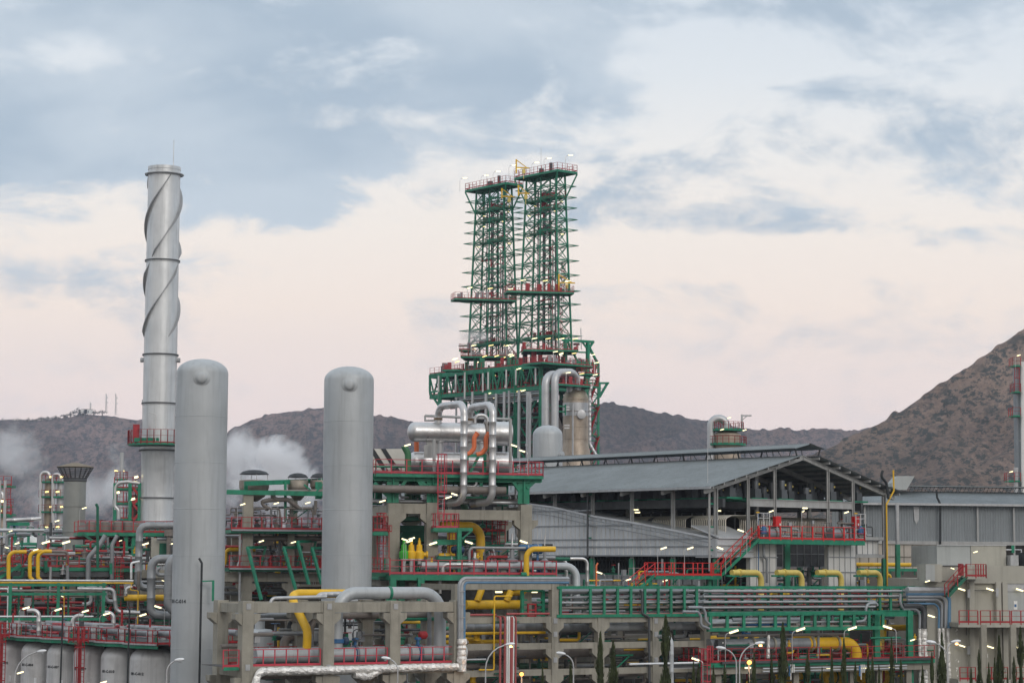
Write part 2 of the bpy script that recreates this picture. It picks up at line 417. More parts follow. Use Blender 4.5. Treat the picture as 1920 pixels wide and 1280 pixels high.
# cloud banks (centre, half size, weight) placed as directions in the sky; negative = a break in the cloud
for px, py, rx, ry, amp in ((330, 120, 900, 300, 1.05), (200, 330, 420, 180, .62), (520, 330, 170, 90, .5), (1000, 60, 420, 150, .75), (1700, 20, 420, 90, .85), (1350, 400, 330, 55, .55),
                            (1800, 270, 300, 90, .48), (1640, 165, 130, 50, .38), (1560, 290, 260, 80, .30), (1860, 450, 200, 36, .62), (190, 510, 170, 55, .6), (600, 380, 110, 40, .35), (1830, 350, 160, 40, .4),
                            (740, 120, 150, 70, -.8), (650, 215, 170, 30, -.5), (120, 95, 110, 45, -.7), (225, 235, 70, 40, -.55), (60, 455, 130, 45, -.55), (900, 260, 160, 90, -.3), (1340, 110, 190, 90, -.7), (1180, 480, 900, 50, -.5)):
    a, b = sky_uv(px, py); ax_ = rx / F; by_ = ry / F
    du = mth('DIVIDE', mth('SUBTRACT', u, a), ax_); dv = mth('DIVIDE', mth('SUBTRACT', v, b), by_)
    q = mth('ADD', mth('MULTIPLY', du, du), mth('MULTIPLY', dv, dv)); q = mth('ADD', q, wob)
    mask = mth('ADD', mask, mth('MULTIPLY', mr(q, 0, 1.6, 1, 0, True), amp))
cl = mr(mask, 0, 1.1, 0, 1, True)
ramp = nd('ShaderNodeValToRGB'); e = ramp.color_ramp; L.new(mr(v, 0, .26, 0, 1), ramp.inputs[0])
def s2l(c): return tuple(((x / 255 + .055) / 1.055) ** 2.4 if x > 10 else x / 3295 for x in c)
stops = [(0, (228, 208, 209)), (.20, (241, 222, 219)), (.31, (247, 229, 222)), (.44, (253, 236, 223)), (.58, (249, 239, 229)), (.72, (240, 238, 235)), (.85, (226, 231, 235)), (1, (214, 223, 232))]
e.elements[0].position = 0; e.elements[1].position = 1
for i, (p, c) in enumerate(stops):
    el = e.elements[0] if i == 0 else (e.elements[-1] if i == len(stops) - 1 else e.elements.new(p)); el.position = p; el.color = (*s2l(c), 1)
shade = mr(noi(1, 2.4, 8, 5, .5, .2, 5.2), .35, .65, 0, 1, True)
dark = mixc(shade, s2l((170, 187, 203)), s2l((196, 208, 219)))
colr = mixc(mth('MULTIPLY', cl, mr(v, .09, .14, .35, 1)), ramp.outputs[0], dark)
back = mr(Y, .1, -.7, 1, BACKK if 'BACKK' in globals() else .88, True)
zen = mr(ZZ, .25, .9, 1, 1.22, True)
warm = mixc(mr(Y, .1, -.7, 0, .75, True), colr, (.92, .88, .84))
sky = nd('ShaderNodeTexSky'); sky.sky_type = 'NISHITA'; sky.sun_disc = False; sky.sun_elevation = SUN_EL; sky.sun_rotation = SUN_AZ
b1 = nd('ShaderNodeBackground'); L.new(sky.outputs[0], b1.inputs[0]); b1.inputs[1].default_value = .08
b2 = nd('ShaderNodeBackground'); L.new(warm, b2.inputs[0]); L.new(mth('MULTIPLY', back, zen), b2.inputs[1])
mx = nd('ShaderNodeMixShader'); mx.inputs[0].default_value = .96; L.new(b1.outputs[0], mx.inputs[1]); L.new(b2.outputs[0], mx.inputs[2])
out = nd('ShaderNodeOutputWorld'); L.new(mx.outputs[0], out.inputs[0])
sl = bpy.data.lights.new('sun', 'SUN'); sl.energy = .68; sl.angle = R(22); sl.color = (1, .94, .88)
so = bpy.data.objects.new('sun', sl); COL.objects.link(so)
sd = V((math.sin(SUN_AZ) * math.cos(SUN_EL), math.cos(SUN_AZ) * math.cos(SUN_EL), math.sin(SUN_EL)))
so.rotation_euler = sd.to_track_quat('Z', 'Y').to_euler(); so.location = (60, -80, 60)

# ---------------------------------------------------------------- ground and hills
def simple(name, fn):
    m = bpy.data.materials.new(name); m.use_nodes = True; fn(m.node_tree.nodes, m.node_tree.links, m.node_tree.nodes['Principled BSDF']); return m
GROUND = mat('yard_asphalt', (.075, .072, .07), .9, 0, .3, .08)
mb = MB(); mb.add([(-6000, -300, 0), (6000, -300, 0), (6000, 7000, 0), (-6000, 7000, 0)], [(0, 1, 2, 3)]); o = mb.build('ground', GROUND); tag(o, None, kind='structure')
def hillmat(name, rock, scrub, soil, bs, cov):
    def fn(n, l, b):
        b.inputs['Roughness'].default_value = 1; b.inputs['Specular IOR Level'].default_value = .1
        pos = n.new('ShaderNodeNewGeometry').outputs['Position']
        def nz(sc, det=4, rough=.6, strc=(1, 1, 1)):
            mp = n.new('ShaderNodeMapping'); mp.inputs['Scale'].default_value = (strc[0], strc[1] * .4, strc[2]); l.new(pos, mp.inputs[0])
            q = n.new('ShaderNodeTexNoise'); q.inputs['Scale'].default_value = sc; q.inputs['Detail'].default_value = det; q.inputs['Roughness'].default_value = rough; l.new(mp.outputs[0], q.inputs['Vector']); return q.outputs['Fac']
        def mrr(v, a, b_, c=0, d=1):
            q = n.new('ShaderNodeMapRange'); q.interpolation_type = 'SMOOTHSTEP'; l.new(v, q.inputs[0])
            for i, z in enumerate((a, b_, c, d)): q.inputs[i + 1].default_value = z
            return q.outputs[0]
        def mm(op, a, b_):
            q = n.new('ShaderNodeMath'); q.operation = op; q.use_clamp = True
            for i, z in enumerate((a, b_)):
                if isinstance(z, float): q.inputs[i].default_value = z
                else: l.new(z, q.inputs[i])
            return q.outputs[0]
        def mc(f, a, b_):
            q = n.new('ShaderNodeMix'); q.data_type = 'RGBA'; l.new(f, q.inputs[0])
            for i, z in ((6, a), (7, b_)):
                if isinstance(z, tuple): q.inputs[i].default_value = (*z, 1)
                else: l.new(z, q.inputs[i])
            return q.outputs[2]
        base = mc(mrr(nz(.012, 6), .35, .65), soil, rock)
        base = mc(mrr(nz(.3, 3), .35, .7, 0, .5), base, tuple(x * 1.35 for x in rock))
        vo = n.new('ShaderNodeTexVoronoi'); vo.inputs['Scale'].default_value = bs; mv = n.new('ShaderNodeMapping'); mv.inputs['Scale'].default_value = (1, .4, 1); l.new(pos, mv.inputs[0]); l.new(mv.outputs[0], vo.inputs['Vector'])
        patch = mrr(nz(.006, 6, .65), .36, .62, 0, 1)
        bush = mm('MAXIMUM', mrr(nz(bs * .5, 5, .8), .50, .58), mm('MULTIPLY', mrr(vo.outputs['Distance'], .5, .3), mrr(nz(bs * .3, 4), .50, .60)))
        f = mm('ADD', mm('MULTIPLY', bush, 1.0), mm('MULTIPLY', patch, cov))
        f2 = mrr(nz(.05, 5, .7), .62 - cov * .25, .72 - cov * .15)
        f = mm('MAXIMUM', f, mm('MULTIPLY', f2, .85))
        big = mrr(nz(.0028, 4, .6), .4, .6, .62, 1.25); fin = mc(f, base, scrub); q = n.new('ShaderNodeVectorMath'); q.operation = 'SCALE'; l.new(fin, q.inputs[0]); l.new(big, q.inputs['Scale']); l.new(q.outputs[0], b.inputs['Base Color'])
        bp = n.new('ShaderNodeBump'); bp.inputs['Strength'].default_value = .9; bp.inputs['Distance'].default_value = 6; l.new(nz(.06, 6, .65), bp.inputs['Height']); l.new(bp.outputs[0], b.inputs['Normal'])
    return simple(name, fn)
from mathutils import noise as NZ
def hill(name, m, prof, D, run, nx=420, ny=90, jag=1.0, seed=0, crest=1.0, dmod=None):
    x0, x1 = prof[0][0], prof[-1][0]; vs = []
    def py(x):
        for (a, b), (c, d) in zip(prof, prof[1:]):
            if x <= c:
                t = (x - a) / (c - a); return b + (d - b) * t
        return prof[-1][1]
    def pys(x):
        return sum(py(min(x1, max(x0, x + k))) for k in (-24, -12, 0, 12, 24)) / 5
    for j in range(ny + 1):
        t = -.35 + 1.35 * j / ny                                  # <0 behind the crest
        for i in range(nx + 1):
            px = x0 + (x1 - x0) * i / nx; d0 = D * (1 + (dmod(px) if dmod else 0)); p = at(px, pys(px), d0); H = p.z
            d = d0 - run * t; s = p.x
            tt = abs(t)
            z = H * (1 - tt) ** 1.25 if t > 0 else H * (1 - tt * 1.6)
            env = min(1, tt * 5) * (1 - max(0, t) * .6)
            q = V((s * .0035 + seed, d * .0024, 0))
            rv = NZ.noise(q) * .9 + abs(NZ.noise(q * 2.3)) * -.7 + NZ.noise(q * 5.1) * .25 + NZ.noise(q * 13) * .11
            z += rv * H * .36 * env * jag
            z += NZ.noise(V((s * .02, d * .02, seed))) * crest * 3.0 + NZ.noise(V((s * .09, d * .09, seed + 3))) * crest * 1.2
            if abs(t) < .03: z += max(0, NZ.noise(V((s * .13, d * .13, seed + 9)))) * 5.5 * crest
            vs.append((s * (d / d0 * .5 + .5), d, max(-3, z)))
    n1 = nx + 1
    fs = [(j * n1 + i, j * n1 + i + 1, (j + 1) * n1 + i + 1, (j + 1) * n1 + i) for j in range(ny) for i in range(nx)]
    mb = MB(); mb.add(vs, [f[::-1] for f in fs]); o = mb.build(name, m, flat=True); o.data.polygons.foreach_set('use_smooth', [True] * len(o.data.polygons)); tag(o, None, kind='structure'); return o
HM1 = hillmat('far_hill_scrub', (.195, .135, .12), (.038, .041, .048), (.105, .08, .082), .25, .5)
HM2 = hillmat('near_hill_scrub', (.26, .175, .13), (.034, .037, .032), (.115, .082, .068), .28, .42)
hill('hills', HM1, [(-1100, 880), (-800, 846), (-330, 822), (-120, 805), (0, 788), (60, 787), (100, 784), (150, 776), (190, 774), (225, 778), (258, 783), (300, 792), (340, 803), (430, 815), (520, 830), (700, 850), (900, 880)], 3300, 750, seed=2.2)
hill('hills', HM1, [(250, 850), (380, 822), (432, 808), (470, 789), (520, 775), (565, 768), (605, 763), (650, 768), (700, 776), (735, 776), (770, 785), (850, 800), (930, 800), (1010, 775), (1080, 757), (1125, 753), (1160, 756), (1215, 768), (1290, 783), (1345, 792), (1420, 802), (1470, 804), (1530, 801), (1580, 804), (1640, 799), (1700, 792), (1900, 780), (2200, 800)], 3000, 650, seed=5.7)
hill('hills', HM2, [(1250, 1040), (1360, 960), (1440, 905), (1532, 849), (1575, 830), (1622, 808), (1650, 795), (1672, 785), (1700, 766), (1725, 748), (1760, 727), (1800, 699), (1840, 671), (1880, 643), (1920, 612), (1980, 575), (2060, 540), (2300, 500)], 1750, 560, nx=320, ny=120, seed=9.3, crest=.8)
# trees and masts on the left crest
SCR = mat('crest_tree_foliage', (.05, .055, .045), .9, 0, .3, .1)
rt = random.Random(5); n_ = 0
words = ['first', 'second', 'third', 'fourth', 'fifth', 'sixth', 'seventh', 'eighth', 'ninth', 'tenth', 'eleventh', 'twelfth', 'thirteenth', 'fourteenth', 'fifteenth', 'sixteenth', 'seventeenth', 'eighteenth', 'nineteenth', 'twentieth']
for i, (px, py_, s) in enumerate([(5, 785, 5), (18, 786, 6), (31, 787, 7), (40, 786, 5), (52, 785, 6), (63, 786, 5), (78, 782, 6), (90, 781, 5), (104, 779, 5), (120, 776, 4), (132, 774, 5), (148, 769, 8), (157, 771, 6), (176, 770, 6), (192, 769, 5)]):
    p = at(px, py_ + 4, 3290); t = thing('crest_tree', 'small dark tree on the skyline of the left hill, %s from the left' % words[i], 'tree', p, 'trees along the left hill crest')
    mb = MB(); mb.tube([p - Z * 6, p + Z * s * .5], .8, 5); mb.build('trunk', BARK, t); mb = MB()
    for k in range(150):
        a = rt.random() * 6.28; r_ = rt.random() ** .5 * s * 1.5; h = s * (-.1 + rt.random() * 1.1 * (1 - r_ / s * .6)); c = p + V((math.cos(a) * r_, math.sin(a) * r_, h)); q = s * .28
        a1 = V((rt.uniform(-1, 1), rt.uniform(-1, 1), rt.uniform(-1, 1))) * q; a2 = V((rt.uniform(-1, 1), rt.uniform(-1, 1), rt.uniform(-1, 1))) * q; mb.add([c, c + a1, c + a2], [(0, 1, 2)])
    mb.build('crown', SCR, t, flat=True)
for px, y0, y1, r_, lab in ((199, 774, 738, .9, 'thin lattice radio mast on the left hill, the middle one of the three'), (217, 778, 738, 1.1, 'tallest radio mast on the left hill, nearest the grey stack'), (169, 772, 754, .5, 'short faint mast beside the white huts on the left hill')):
    a, b = at(px, y0, 3290), at(px, y1, 3290); t = thing('radio_mast', lab, 'mast', a, 'masts on the left hill'); mb = MB()
    for k in range(3):
        q = V((math.cos(k * 2.1), math.sin(k * 2.1), 0)) * r_ * 1.6; mb.beam(a + q, b + q * .3, .45)
    n = 9
    for k in range(n): mb.beam(a.lerp(b, k / n) + V((r_, 0, 0)), a.lerp(b, (k + 1) / n) - V((r_, 0, 0)), .35)
    mb.build('lattice', STEEL, t); mb = MB()
    for k in (.55, .8): mb.lathe(a.lerp(b, k) + V((r_ + .8, 0, 0)), [(0, 0), (1.2, .1), (1.2, 1.6), (0, 1.7)], 8, V((0, -1, 0)))
    mb.build('antenna_dish', WHITE, t)
for px, py_, s in ((158, 772, 1), (166, 772, 1.3)):
    p = at(px, py_ + 2, 3285); mb = MB(); mb.box(p + Z * 2, 9 * s, 6, 6); h = mb.build('relay_hut', WHITE); tag(h, 'low white relay hut on the hill crest, ' + ('nearer the dark tree' if s == 1 else 'nearer the short mast'), 'hut', 'relay huts')
    mb = MB(); mb.box(p + V((0, -3.1, 1.5)), 1.5 * s, .3, 3); mb.build('door', DSTEEL, h); mb = MB(); mb.box(p + Z * 5.3, 9.6 * s, 6.6, .6); mb.build('roof', DCONC, h)

def steam(name, lab, c, size, dens, seed, sc=.09, thr=.45, col=(.99, .99, 1)):
    mb = MB(); n = 24; x, y, z = size
    prof = [(max(.01, math.sin(math.pi * k / 12)), -math.cos(math.pi * k / 12)) for k in range(13)]
    tmp = MB(); tmp.lathe(V((0, 0, 0)), prof, n); mb.add([(c.x + q[0] * x, c.y + q[1] * y, c.z + q[2] * z) for q in tmp.v], tmp.f)
    m = bpy.data.materials.new(name); m.use_nodes = True; nn = m.node_tree.nodes; ll = m.node_tree.links; nn.remove(nn['Principled BSDF'])
    vo = nn.new('ShaderNodeVolumePrincipled'); vo.inputs['Color'].default_value = (*col, 1); vo.inputs['Anisotropy'].default_value = .2
    g = nn.new('ShaderNodeNewGeometry').outputs['Position']
    mp = nn.new('ShaderNodeMapping'); mp.vector_type = 'TEXTURE'; mp.inputs['Location'].default_value = c; mp.inputs['Scale'].default_value = size; ll.new(g, mp.inputs[0])
    ln = nn.new('ShaderNodeVectorMath'); ln.operation = 'LENGTH'; ll.new(mp.outputs[0], ln.inputs[0])
    ns = nn.new('ShaderNodeTexNoise'); ns.inputs['Scale'].default_value = sc; ns.inputs['Detail'].default_value = 6; ns.inputs['Roughness'].default_value = .62; ns.inputs['Distortion'].default_value = .3
    m2 = nn.new('ShaderNodeMapping'); m2.inputs['Location'].default_value = (seed, seed, 0); ll.new(g, m2.inputs[0]); ll.new(m2.outputs[0], ns.inputs['Vector'])
    a = nn.new('ShaderNodeMath'); a.operation = 'SUBTRACT'; a.inputs[0].default_value = .5; ll.new(ln.outputs['Value'], a.inputs[1])
    b = nn.new('ShaderNodeMath'); b.operation = 'MULTIPLY_ADD'; ll.new(a.outputs[0], b.inputs[0]); b.inputs[1].default_value = .85; nb = nn.new('ShaderNodeMath'); nb.operation = 'MULTIPLY_ADD'; nb.inputs[1].default_value = 2.6; nb.inputs[2].default_value = -1.3; ll.new(ns.outputs['Fac'], nb.inputs[0]); ll.new(nb.outputs[0], b.inputs[2])
    r_ = nn.new('ShaderNodeMapRange'); r_.interpolation_type = 'SMOOTHSTEP'; ll.new(b.outputs[0], r_.inputs[0])
    for i, q in enumerate((thr - .55, thr - .1, 0, dens * 1.7)): r_.inputs[i + 1].default_value = q
    ll.new(r_.outputs[0], vo.inputs['Density']); ll.new(vo.outputs[0], nn['Material Output'].inputs['Volume'])
    o = mb.build(name, m); tag(o, lab, None, kind='stuff'); o['label'] = lab; return o
# ================================================================ coker towers (twin drilling derricks on their base structure)
def derrick(name, label, pxL, pxN, pxR, py, d, levels, topw, plats, topy):
    N = at(pxN, py, d); N = V((N.x, N.y, 0)); pa, pb = PL(N, uL), PL(N, uR)
    Lc, Rc = pa.xy(pxL, py), pb.xy(pxR, py); A, B = (Lc - N).length, (Rc - N).length; c = (Lc + Rc) / 2; z0 = at(pxN, py, d).z
    ztop = at(pxN + 8, topy, d).z
    def corner(i, z):        # i: 0 near, 1 left, 2 far, 3 right
        k = 1 - (1 - topw) * (z - z0) / (ztop - z0); a = A * k / 2 * (-1, 1, 1, -1)[i]; b = B * k / 2 * (-1, -1, 1, 1)[i]
        q = c + uL * a + uR * b; return V((q.x, q.y, z))
    t = thing(name, label, 'derrick', V((c.x, c.y, z0)))
    zs = [at(pxN + 3, y, d).z for y in levels]; zs = [z0] + [z for z in zs if z > z0 + .5] + [ztop]
    for i in range(4): stub(t, 'leg', GREEN, lambda mb: mb.beam(corner(i, z0 - 1), corner(i, ztop), .31))
    mb = MB()
    for i, j in ((0, 1), (2, 3)):
        stub(t, 'mid_post', GREEN, lambda mb: mb.beam(corner(i, z0).lerp(corner(j, z0), .5), corner(i, ztop).lerp(corner(j, ztop), .5), .24))
    for j, (za, zb) in enumerate(zip(zs, zs[1:])):
        mb = MB()
        for i in range(4):
            k = (i + 1) % 4; a0, a1, b0, b1 = corner(i, za), corner(k, za), corner(i, zb), corner(k, zb); m0, m1 = (a0 + a1) / 2, (b0 + b1) / 2
            mb.beam(b0, b1, .15)
            if i % 2: mb.beam(a0, b1, .13); mb.beam(a1, b0, .11)
            else: mb.beam(a0, m1, .14); mb.beam(a1, m1, .14); mb.beam(m0, b0, .12); mb.beam(m0, b1, .12)
        mb.build('bracing', GREEN, t)
        if 0 < j:                                                   # outrigger ring
            mb = MB(); ring = []
            for i in range(4):
                q = corner(i, za); v = (q - V((c.x, c.y, za))); ring.append(V((c.x, c.y, za)) + v * 1.0 + uL * (1.6 if i in (1, 2) else -1.6) + uR * (1.6 if i in (2, 3) else -1.6))
            for i in range(4):
                mb.beam(ring[i], ring[(i + 1) % 4], .12); mb.beam(ring[i], corner(i, za), .13)
                q = corner(i, za); mb.beam(ring[i].lerp(ring[(i + 1) % 4], .5), corner((i + 1) % 4, za), .12)
                mb.beam(ring[i].lerp(ring[(i + 1) % 4], .5), corner(i, za), .12)
            mb.build('outrigger', GREEN, t)
    rr = random.Random(len(label))
    for z, f, half in [(at(pxN + 4, y, d).z, f, h) for (y, f, h) in plats]:
        ctr = V((c.x, c.y, z)); k = 1 - (1 - topw) * (z - z0) / (ztop - z0)
        P = [ctr - uL * A * k * f - uR * B * k * f * half[0], ctr - uL * A * k * f + uR * B * k * f * half[1], ctr + uL * A * k * f + uR * B * k * f * half[1], ctr + uL * A * k * f - uR * B * k * f * half[0]]
        pt = MB(); pt.prism([q - Z * .08 for q in P], Z * .1); o = pt.build('platform', DGREEN, t)
        mb = MB()
        for a, b in zip(P, P[1:] + P[:1]): mb.beam(a - Z * .15, b - Z * .15, .12, .22)
        mb.build('edge_beam', GREEN, o); mb = MB()
        for a, b in zip(P, P[1:] + P[:1]): rail(mb, a + Z * .03, b + Z * .03, 1.15, 1.9, True, .08)
        mb.build('handrail', RED, o); mb = MB()
        for _ in range(5 if f > .45 else 3):
            q = ctr + uL * A * k * rr.uniform(-.3, .3) + uR * B * k * rr.uniform(-.3, .3); mb.beam(q, q + Z * rr.uniform(.8, 1.7), rr.uniform(.5, 1.1))
        mb.build('machinery', RED if rr.random() < .7 else DSTEEL, o)
        for s in (-1, 1):
            q = ctr - uL * A * k * .42 * s + uR * B * k * .3 * rr.choice((-1, 1)) - Z * .75; mb = MB(); mb.beam(q - uR * .4, q + uR * .4, .16, .12); mb.build('tube_lamp', TUBEY, t)
    # guide rails, risers, ladder inside
    ctr = V((c.x, c.y, 0))
    for du, dv, w_, m, zt in ((.05, .12, .28, DSTEEL, 0), (.12, .22, .22, DSTEEL, 0), (-.08, .05, .2, DSTEEL, 0), (.1, -.25, .2, DSTEEL, 0), (-.2, -.05, .16, PINK, .35), (-.16, .3, .26, DSTEEL, 0)):
        q = ctr + uL * A * du + uR * B * dv; stub(t, 'guide_rail', m, lambda mb: mb.beam(q + Z * z0, q + Z * (ztop - 3 - zt * 30), w_))
    q = ctr - uL * A * .32 + uR * B * .12
    stub(t, 'ladder', RED, lambda mb: [ladder(mb, q + Z * (z0 + 1 + k * 9) + uR * (.8 * (k % 2)), q + Z * (z0 + 9 + k * 9) + uR * (.8 * (k % 2)), .6, True, uR, -uL) for k in range(int((ztop - z0 - 12) / 9))])
    q = ctr - uL * A * .3 - uR * B * .18
    stub(t, 'hose_riser', MTL, lambda mb: [mb.tube(fillet([q + uR * .5 * s + Z * z0, q + uR * .5 * s + Z * (z0 + 7), q + uR * (.5 * s + .7) + Z * (z0 + 8), q + uR * (.5 * s + .7) + Z * (z0 + 14), q + uR * .5 * s + Z * (z0 + 15), q + uR * .5 * s + Z * (z0 + 20)], .3, 3), .13, 6) for s in (-1, 1)])
    return t, corner, ztop, c, A, B
DD = 456
T1 = derrick('drilling_derrick', 'left one of the two tall green lattice derricks, the lower one, above the coker base', 878, 950, 971, 668, DD + 14, [640, 612, 584, 557, 528, 501, 474, 446, 426, 406, 386, 367], .71, [(640, .5, (.5, .5)), (446, .40, (.5, .5)), (406, .4, (.5, .55)), (386, .5, (.5, .6))], 346)
T2 = derrick('drilling_derrick', 'right one of the two tall green lattice derricks, the taller one with the top mast', 972, 1048, 1072, 655, DD, [628, 598, 568, 543, 513, 486, 457, 428, 408, 386, 366, 345], .72, [(628, .5, (.5, .5)), (428, .42, (.5, .55)), (386, .42, (.5, .55)), (366, .55, (.5, .6))], 322)
def crown_deck(T, x0, x1, lab):
    t, corner, zt, c, A, B = T; k = .78; z = zt + .1; o_ = V((c.x, c.y, z))
    a, b = .68, 1.0
    P = [o_ - uL * A * k * a - uR * B * k * b, o_ - uL * A * k * a + uR * B * k * b, o_ + uL * A * k * a + uR * B * k * b, o_ + uL * A * k * a - uR * B * k * b]
    mb = MB(); mb.prism([q + Z * .2 for q in P], Z * .1); mb.build('crown_platform', DGREEN, t)
    mb = MB()
    for p, q in zip(P, P[1:] + P[:1]): mb.beam(p, q, .25, .4); mb.beam((p + q) / 2, (P[0] + P[2]) / 2, .2, .3)
    for i, p in enumerate(P):
        mb.beam(p - Z * .2, corner((0, 3, 2, 1)[i], zt - 5), .26)
    mb.build('crown_beam', GREEN, t); mb = MB()
    for p, q in zip(P, P[1:] + P[:1]): rail(mb, p + Z * .45, q + Z * .45, 1.25, 1.3, True, .1)
    mb.build('handrail', RED, t)
    for s, f in ((.9, 0), (.35, .6), (-.2, .1), (-.75, .5)):
        q = o_ + uL * A * k * s - uR * B * k * (.9 - f); mb = MB(); mb.tube(fillet([q + Z * .4, q + Z * 3.0, q + Z * 3.4 + uR * .9], .5, 3), .06, 5); mb.build('lamp_post', MTL, t); mb = MB(); mb.beam(q + Z * 3.35 + uR * .8, q + Z * 3.5 + uR * 1.9, .18, .14); mb.build('tube_lamp', TUBE, t)
    q = o_ + uL * A * .1; mb = MB(); mb.box(q + Z * 1.1, .8, .8, 1.3, uL); mb.box(q + Z * 1.8 - uL * 3, .5, .5, 1.6, uL); mb.build('machinery', DSTEEL, t)
    return o_, P
O1, P1 = crown_deck(T1, 0, 0, ''); O2, P2 = crown_deck(T2, 0, 0, '')
stub(T2[0], 'whip_aerial', MTL, lambda mb: mb.tube([O2 + uL * 1.5 + Z * .5, O2 + uL * 1.5 + Z * 6.5], .05, 5))
stub(T1[0], 'whip_aerial', MTL, lambda mb: mb.tube([O1 + uL * 2.5 + Z * .5, O1 + uL * 2.5 + Z * 3.5], .05, 5))
def jib(px, y0, y1, d, lab, L_=2.8):
    a, b = at(px, y0, d), at(px, y1, d); t = thing('jib_crane', lab, 'crane', a, 'small yellow jib cranes on the derricks')
    stub(t, 'mast', YEL, lambda mb: mb.beam(a, b, .32)); stub(t, 'jib', YEL, lambda mb: (mb.beam(b - Z * 1.7, b - Z * 1.7 + uE * L_, .25), mb.beam(b - Z * .1, b - Z * 1.6 + uE * L_ * .8, .15)))
    stub(t, 'hoist', PYEL, lambda mb: (mb.beam(b - Z * 2 + uE * 1.6, b - Z * 2.9 + uE * 1.6, .6), mb.beam(b - Z * 2.9 + uE * 1.6, b - Z * 4 + uE * 1.6, .1)))
jib(968, 325, 299, DD + 3, 'yellow jib crane at the joint of the two derrick tops'); jib(941, 372, 353, DD + 10, 'yellow jib crane on the upper landing of the left derrick'); jib(972, 367, 347, DD + 4, 'yellow jib crane between the derricks below their tops', 2.4)
jib(1048, 545, 514, DD - 2, 'yellow jib crane halfway up the right derrick', 3.4)
# mid landings that stick out of the derricks
def landing(lab, x0, x1, y, d, dep, uu=uR, posts=True, lamps=0, m=RED, name='service_landing', grp='landings on the coker towers', eh=.32):
    pl = PL(at((x0 + x1) / 2, y, d), uu); a, b = pl.h(x0, x1, y); t = thing(name, lab, 'platform', a, grp)
    P = [a, b, b + pl.n * dep, a + pl.n * dep]; deck(t, P, a.z, GREEN, eh); railing(t, [p + Z * .02 for p in P], m, True, 1.2, 1.5, True, .1)
    rr = random.Random(x0)
    for i in range(lamps):
        q = a.lerp(b, (i + .6) / lamps); mb = MB(); mb.beam(q + Z * 2.1, q + Z * 2.3 + uu * 1.1, .18, .14); mb.build('tube_lamp', TUBEY if i % 2 else TUBE, t); mb = MB(); mb.beam(q, q + Z * 2.1, .1); mb.build('lamp_post', MTL, t)
    if posts:
        mb = MB()
        for i in range(max(2, int((b - a).length / 1.8))):
            q = a.lerp(b, rr.random()) + pl.n * rr.uniform(.5, dep * .7); mb.beam(q, q + Z * rr.uniform(.7, 1.9), rr.uniform(.4, .9))
        mb.build('machinery', rr.choice((RED, DSTEEL, GPIPE)), t)
    return t, pl, a, b
landing('wide railed landing crossing the left derrick at mid height, sticking out left', 853, 968, 560, DD + 8, 4.5, V((.93, .2, 0)), lamps=3)
landing('railed landing crossing the right derrick at mid height, above the left one', 951, 1076, 546, DD - 3, 4.5, V((.95, .15, 0)), lamps=3)
landing('railed landing at the foot of the left derrick', 864, 962, 667, DD + 8, 8, V((.9, -.1, 0)), lamps=3)
landing('railed landing at the foot of the right derrick', 982, 1084, 655, DD - 6, 8, V((.95, .05, 0)), lamps=4)
# ---------------- base structure
BN = at(1014, 682, 449); TLp, TRp = PL(BN, uL), PL(BN, uR); bt = thing('coker_structure', 'long green steel structure with railed decks that carries the two derricks', 'structure', V((BN.x, BN.y, 0)))
z1, z2 = zof(TLp, 1014, 680), zof(TLp, 1014, 722)
lx = TLp.xy(806, 702); rx = TRp.xy(1121, 682); nx_ = V((BN.x, BN.y, 0)); DEP = (rx - nx_).length * .8
def zp(p, z): return V((p.x, p.y, z))
for z, e in ((z1, .9), (z2, .8)):
    Pq = [zp(lx, z), zp(nx_, z), zp(nx_ + uR * DEP, z), zp(lx + uR * DEP, z)]; deck(bt, Pq, z, GREEN, e)
    for off in (0,): railing(bt, [Pq[3] * 0 + Pq[0] + Z * .02, Pq[1] + Z * .02, Pq[2] + Z * .02], RED, False, 1.25, 1.6, True, .1)
Ltot = (lx - nx_).length
for i, px in enumerate((1014, 967, 917, 873, 825)):
    q = TLp.xy(px, 700); mb = MB(); mb.beam(zp(q, z1), zp(q, -.1 if i < 4 else z2 - 9), .75); mb.build('column', GREEN, bt)
    if i < 4: mb = MB(); mb.beam(zp(q + uR * DEP, z1), zp(q + uR * DEP, 0), .75); mb.build('column', GREEN, bt)
mb = MB()
n = 12
for i in range(n):
    a, b = lx.lerp(nx_, i / n), lx.lerp(nx_, (i + 1) / n); m_ = (a + b) / 2
    for off in (0, .5, 1): o_ = uR * DEP * off; mb.beam(zp(a + o_, z1 - .5), zp(m_ + o_, z2), .24); mb.beam(zp(m_ + o_, z2), zp(b + o_, z1 - .5), .24); mb.beam(zp(a + o_, z1 - .5), zp(a + o_, z2), .26)
mb.build('truss_bracing', GREEN, bt)
rr = random.Random(4); mb = MB(); mr_ = MB(); mg = MB(); md = MB()
for i in range(90):
    s = rr.random(); e = rr.uniform(.02, .85); q = lx.lerp(nx_, s) + uR * DEP * e; zz = rr.choice((z1, z2)); h = rr.uniform(.8, 3); w_ = rr.uniform(.3, 1.1)
    (mb, mr_, mg, md)[rr.randrange(4)].beam(zp(q, zz), zp(q, zz + h), w_)
mb.build('valve_cluster', GPIPE, bt); mr_.build('valve_cluster', RED, bt); mg.build('valve_cluster', GREEN, bt); md.build('valve_cluster', DSTEEL, bt)
for i in range(20):
    s = rr.random(); q = lx.lerp(nx_, s) - uR * .2 + uR * DEP * rr.choice((0, .3, .6)); zz = rr.choice((z1 - .9, z2 - .9, z1 + 2.4, z1 + 2.2)); mb = MB(); mb.beam(zp(q, zz), zp(q - uL * 1.3, zz + .2), .2, .14); mb.build('tube_lamp', TUBE if rr.random() < .6 else TUBEY, bt)
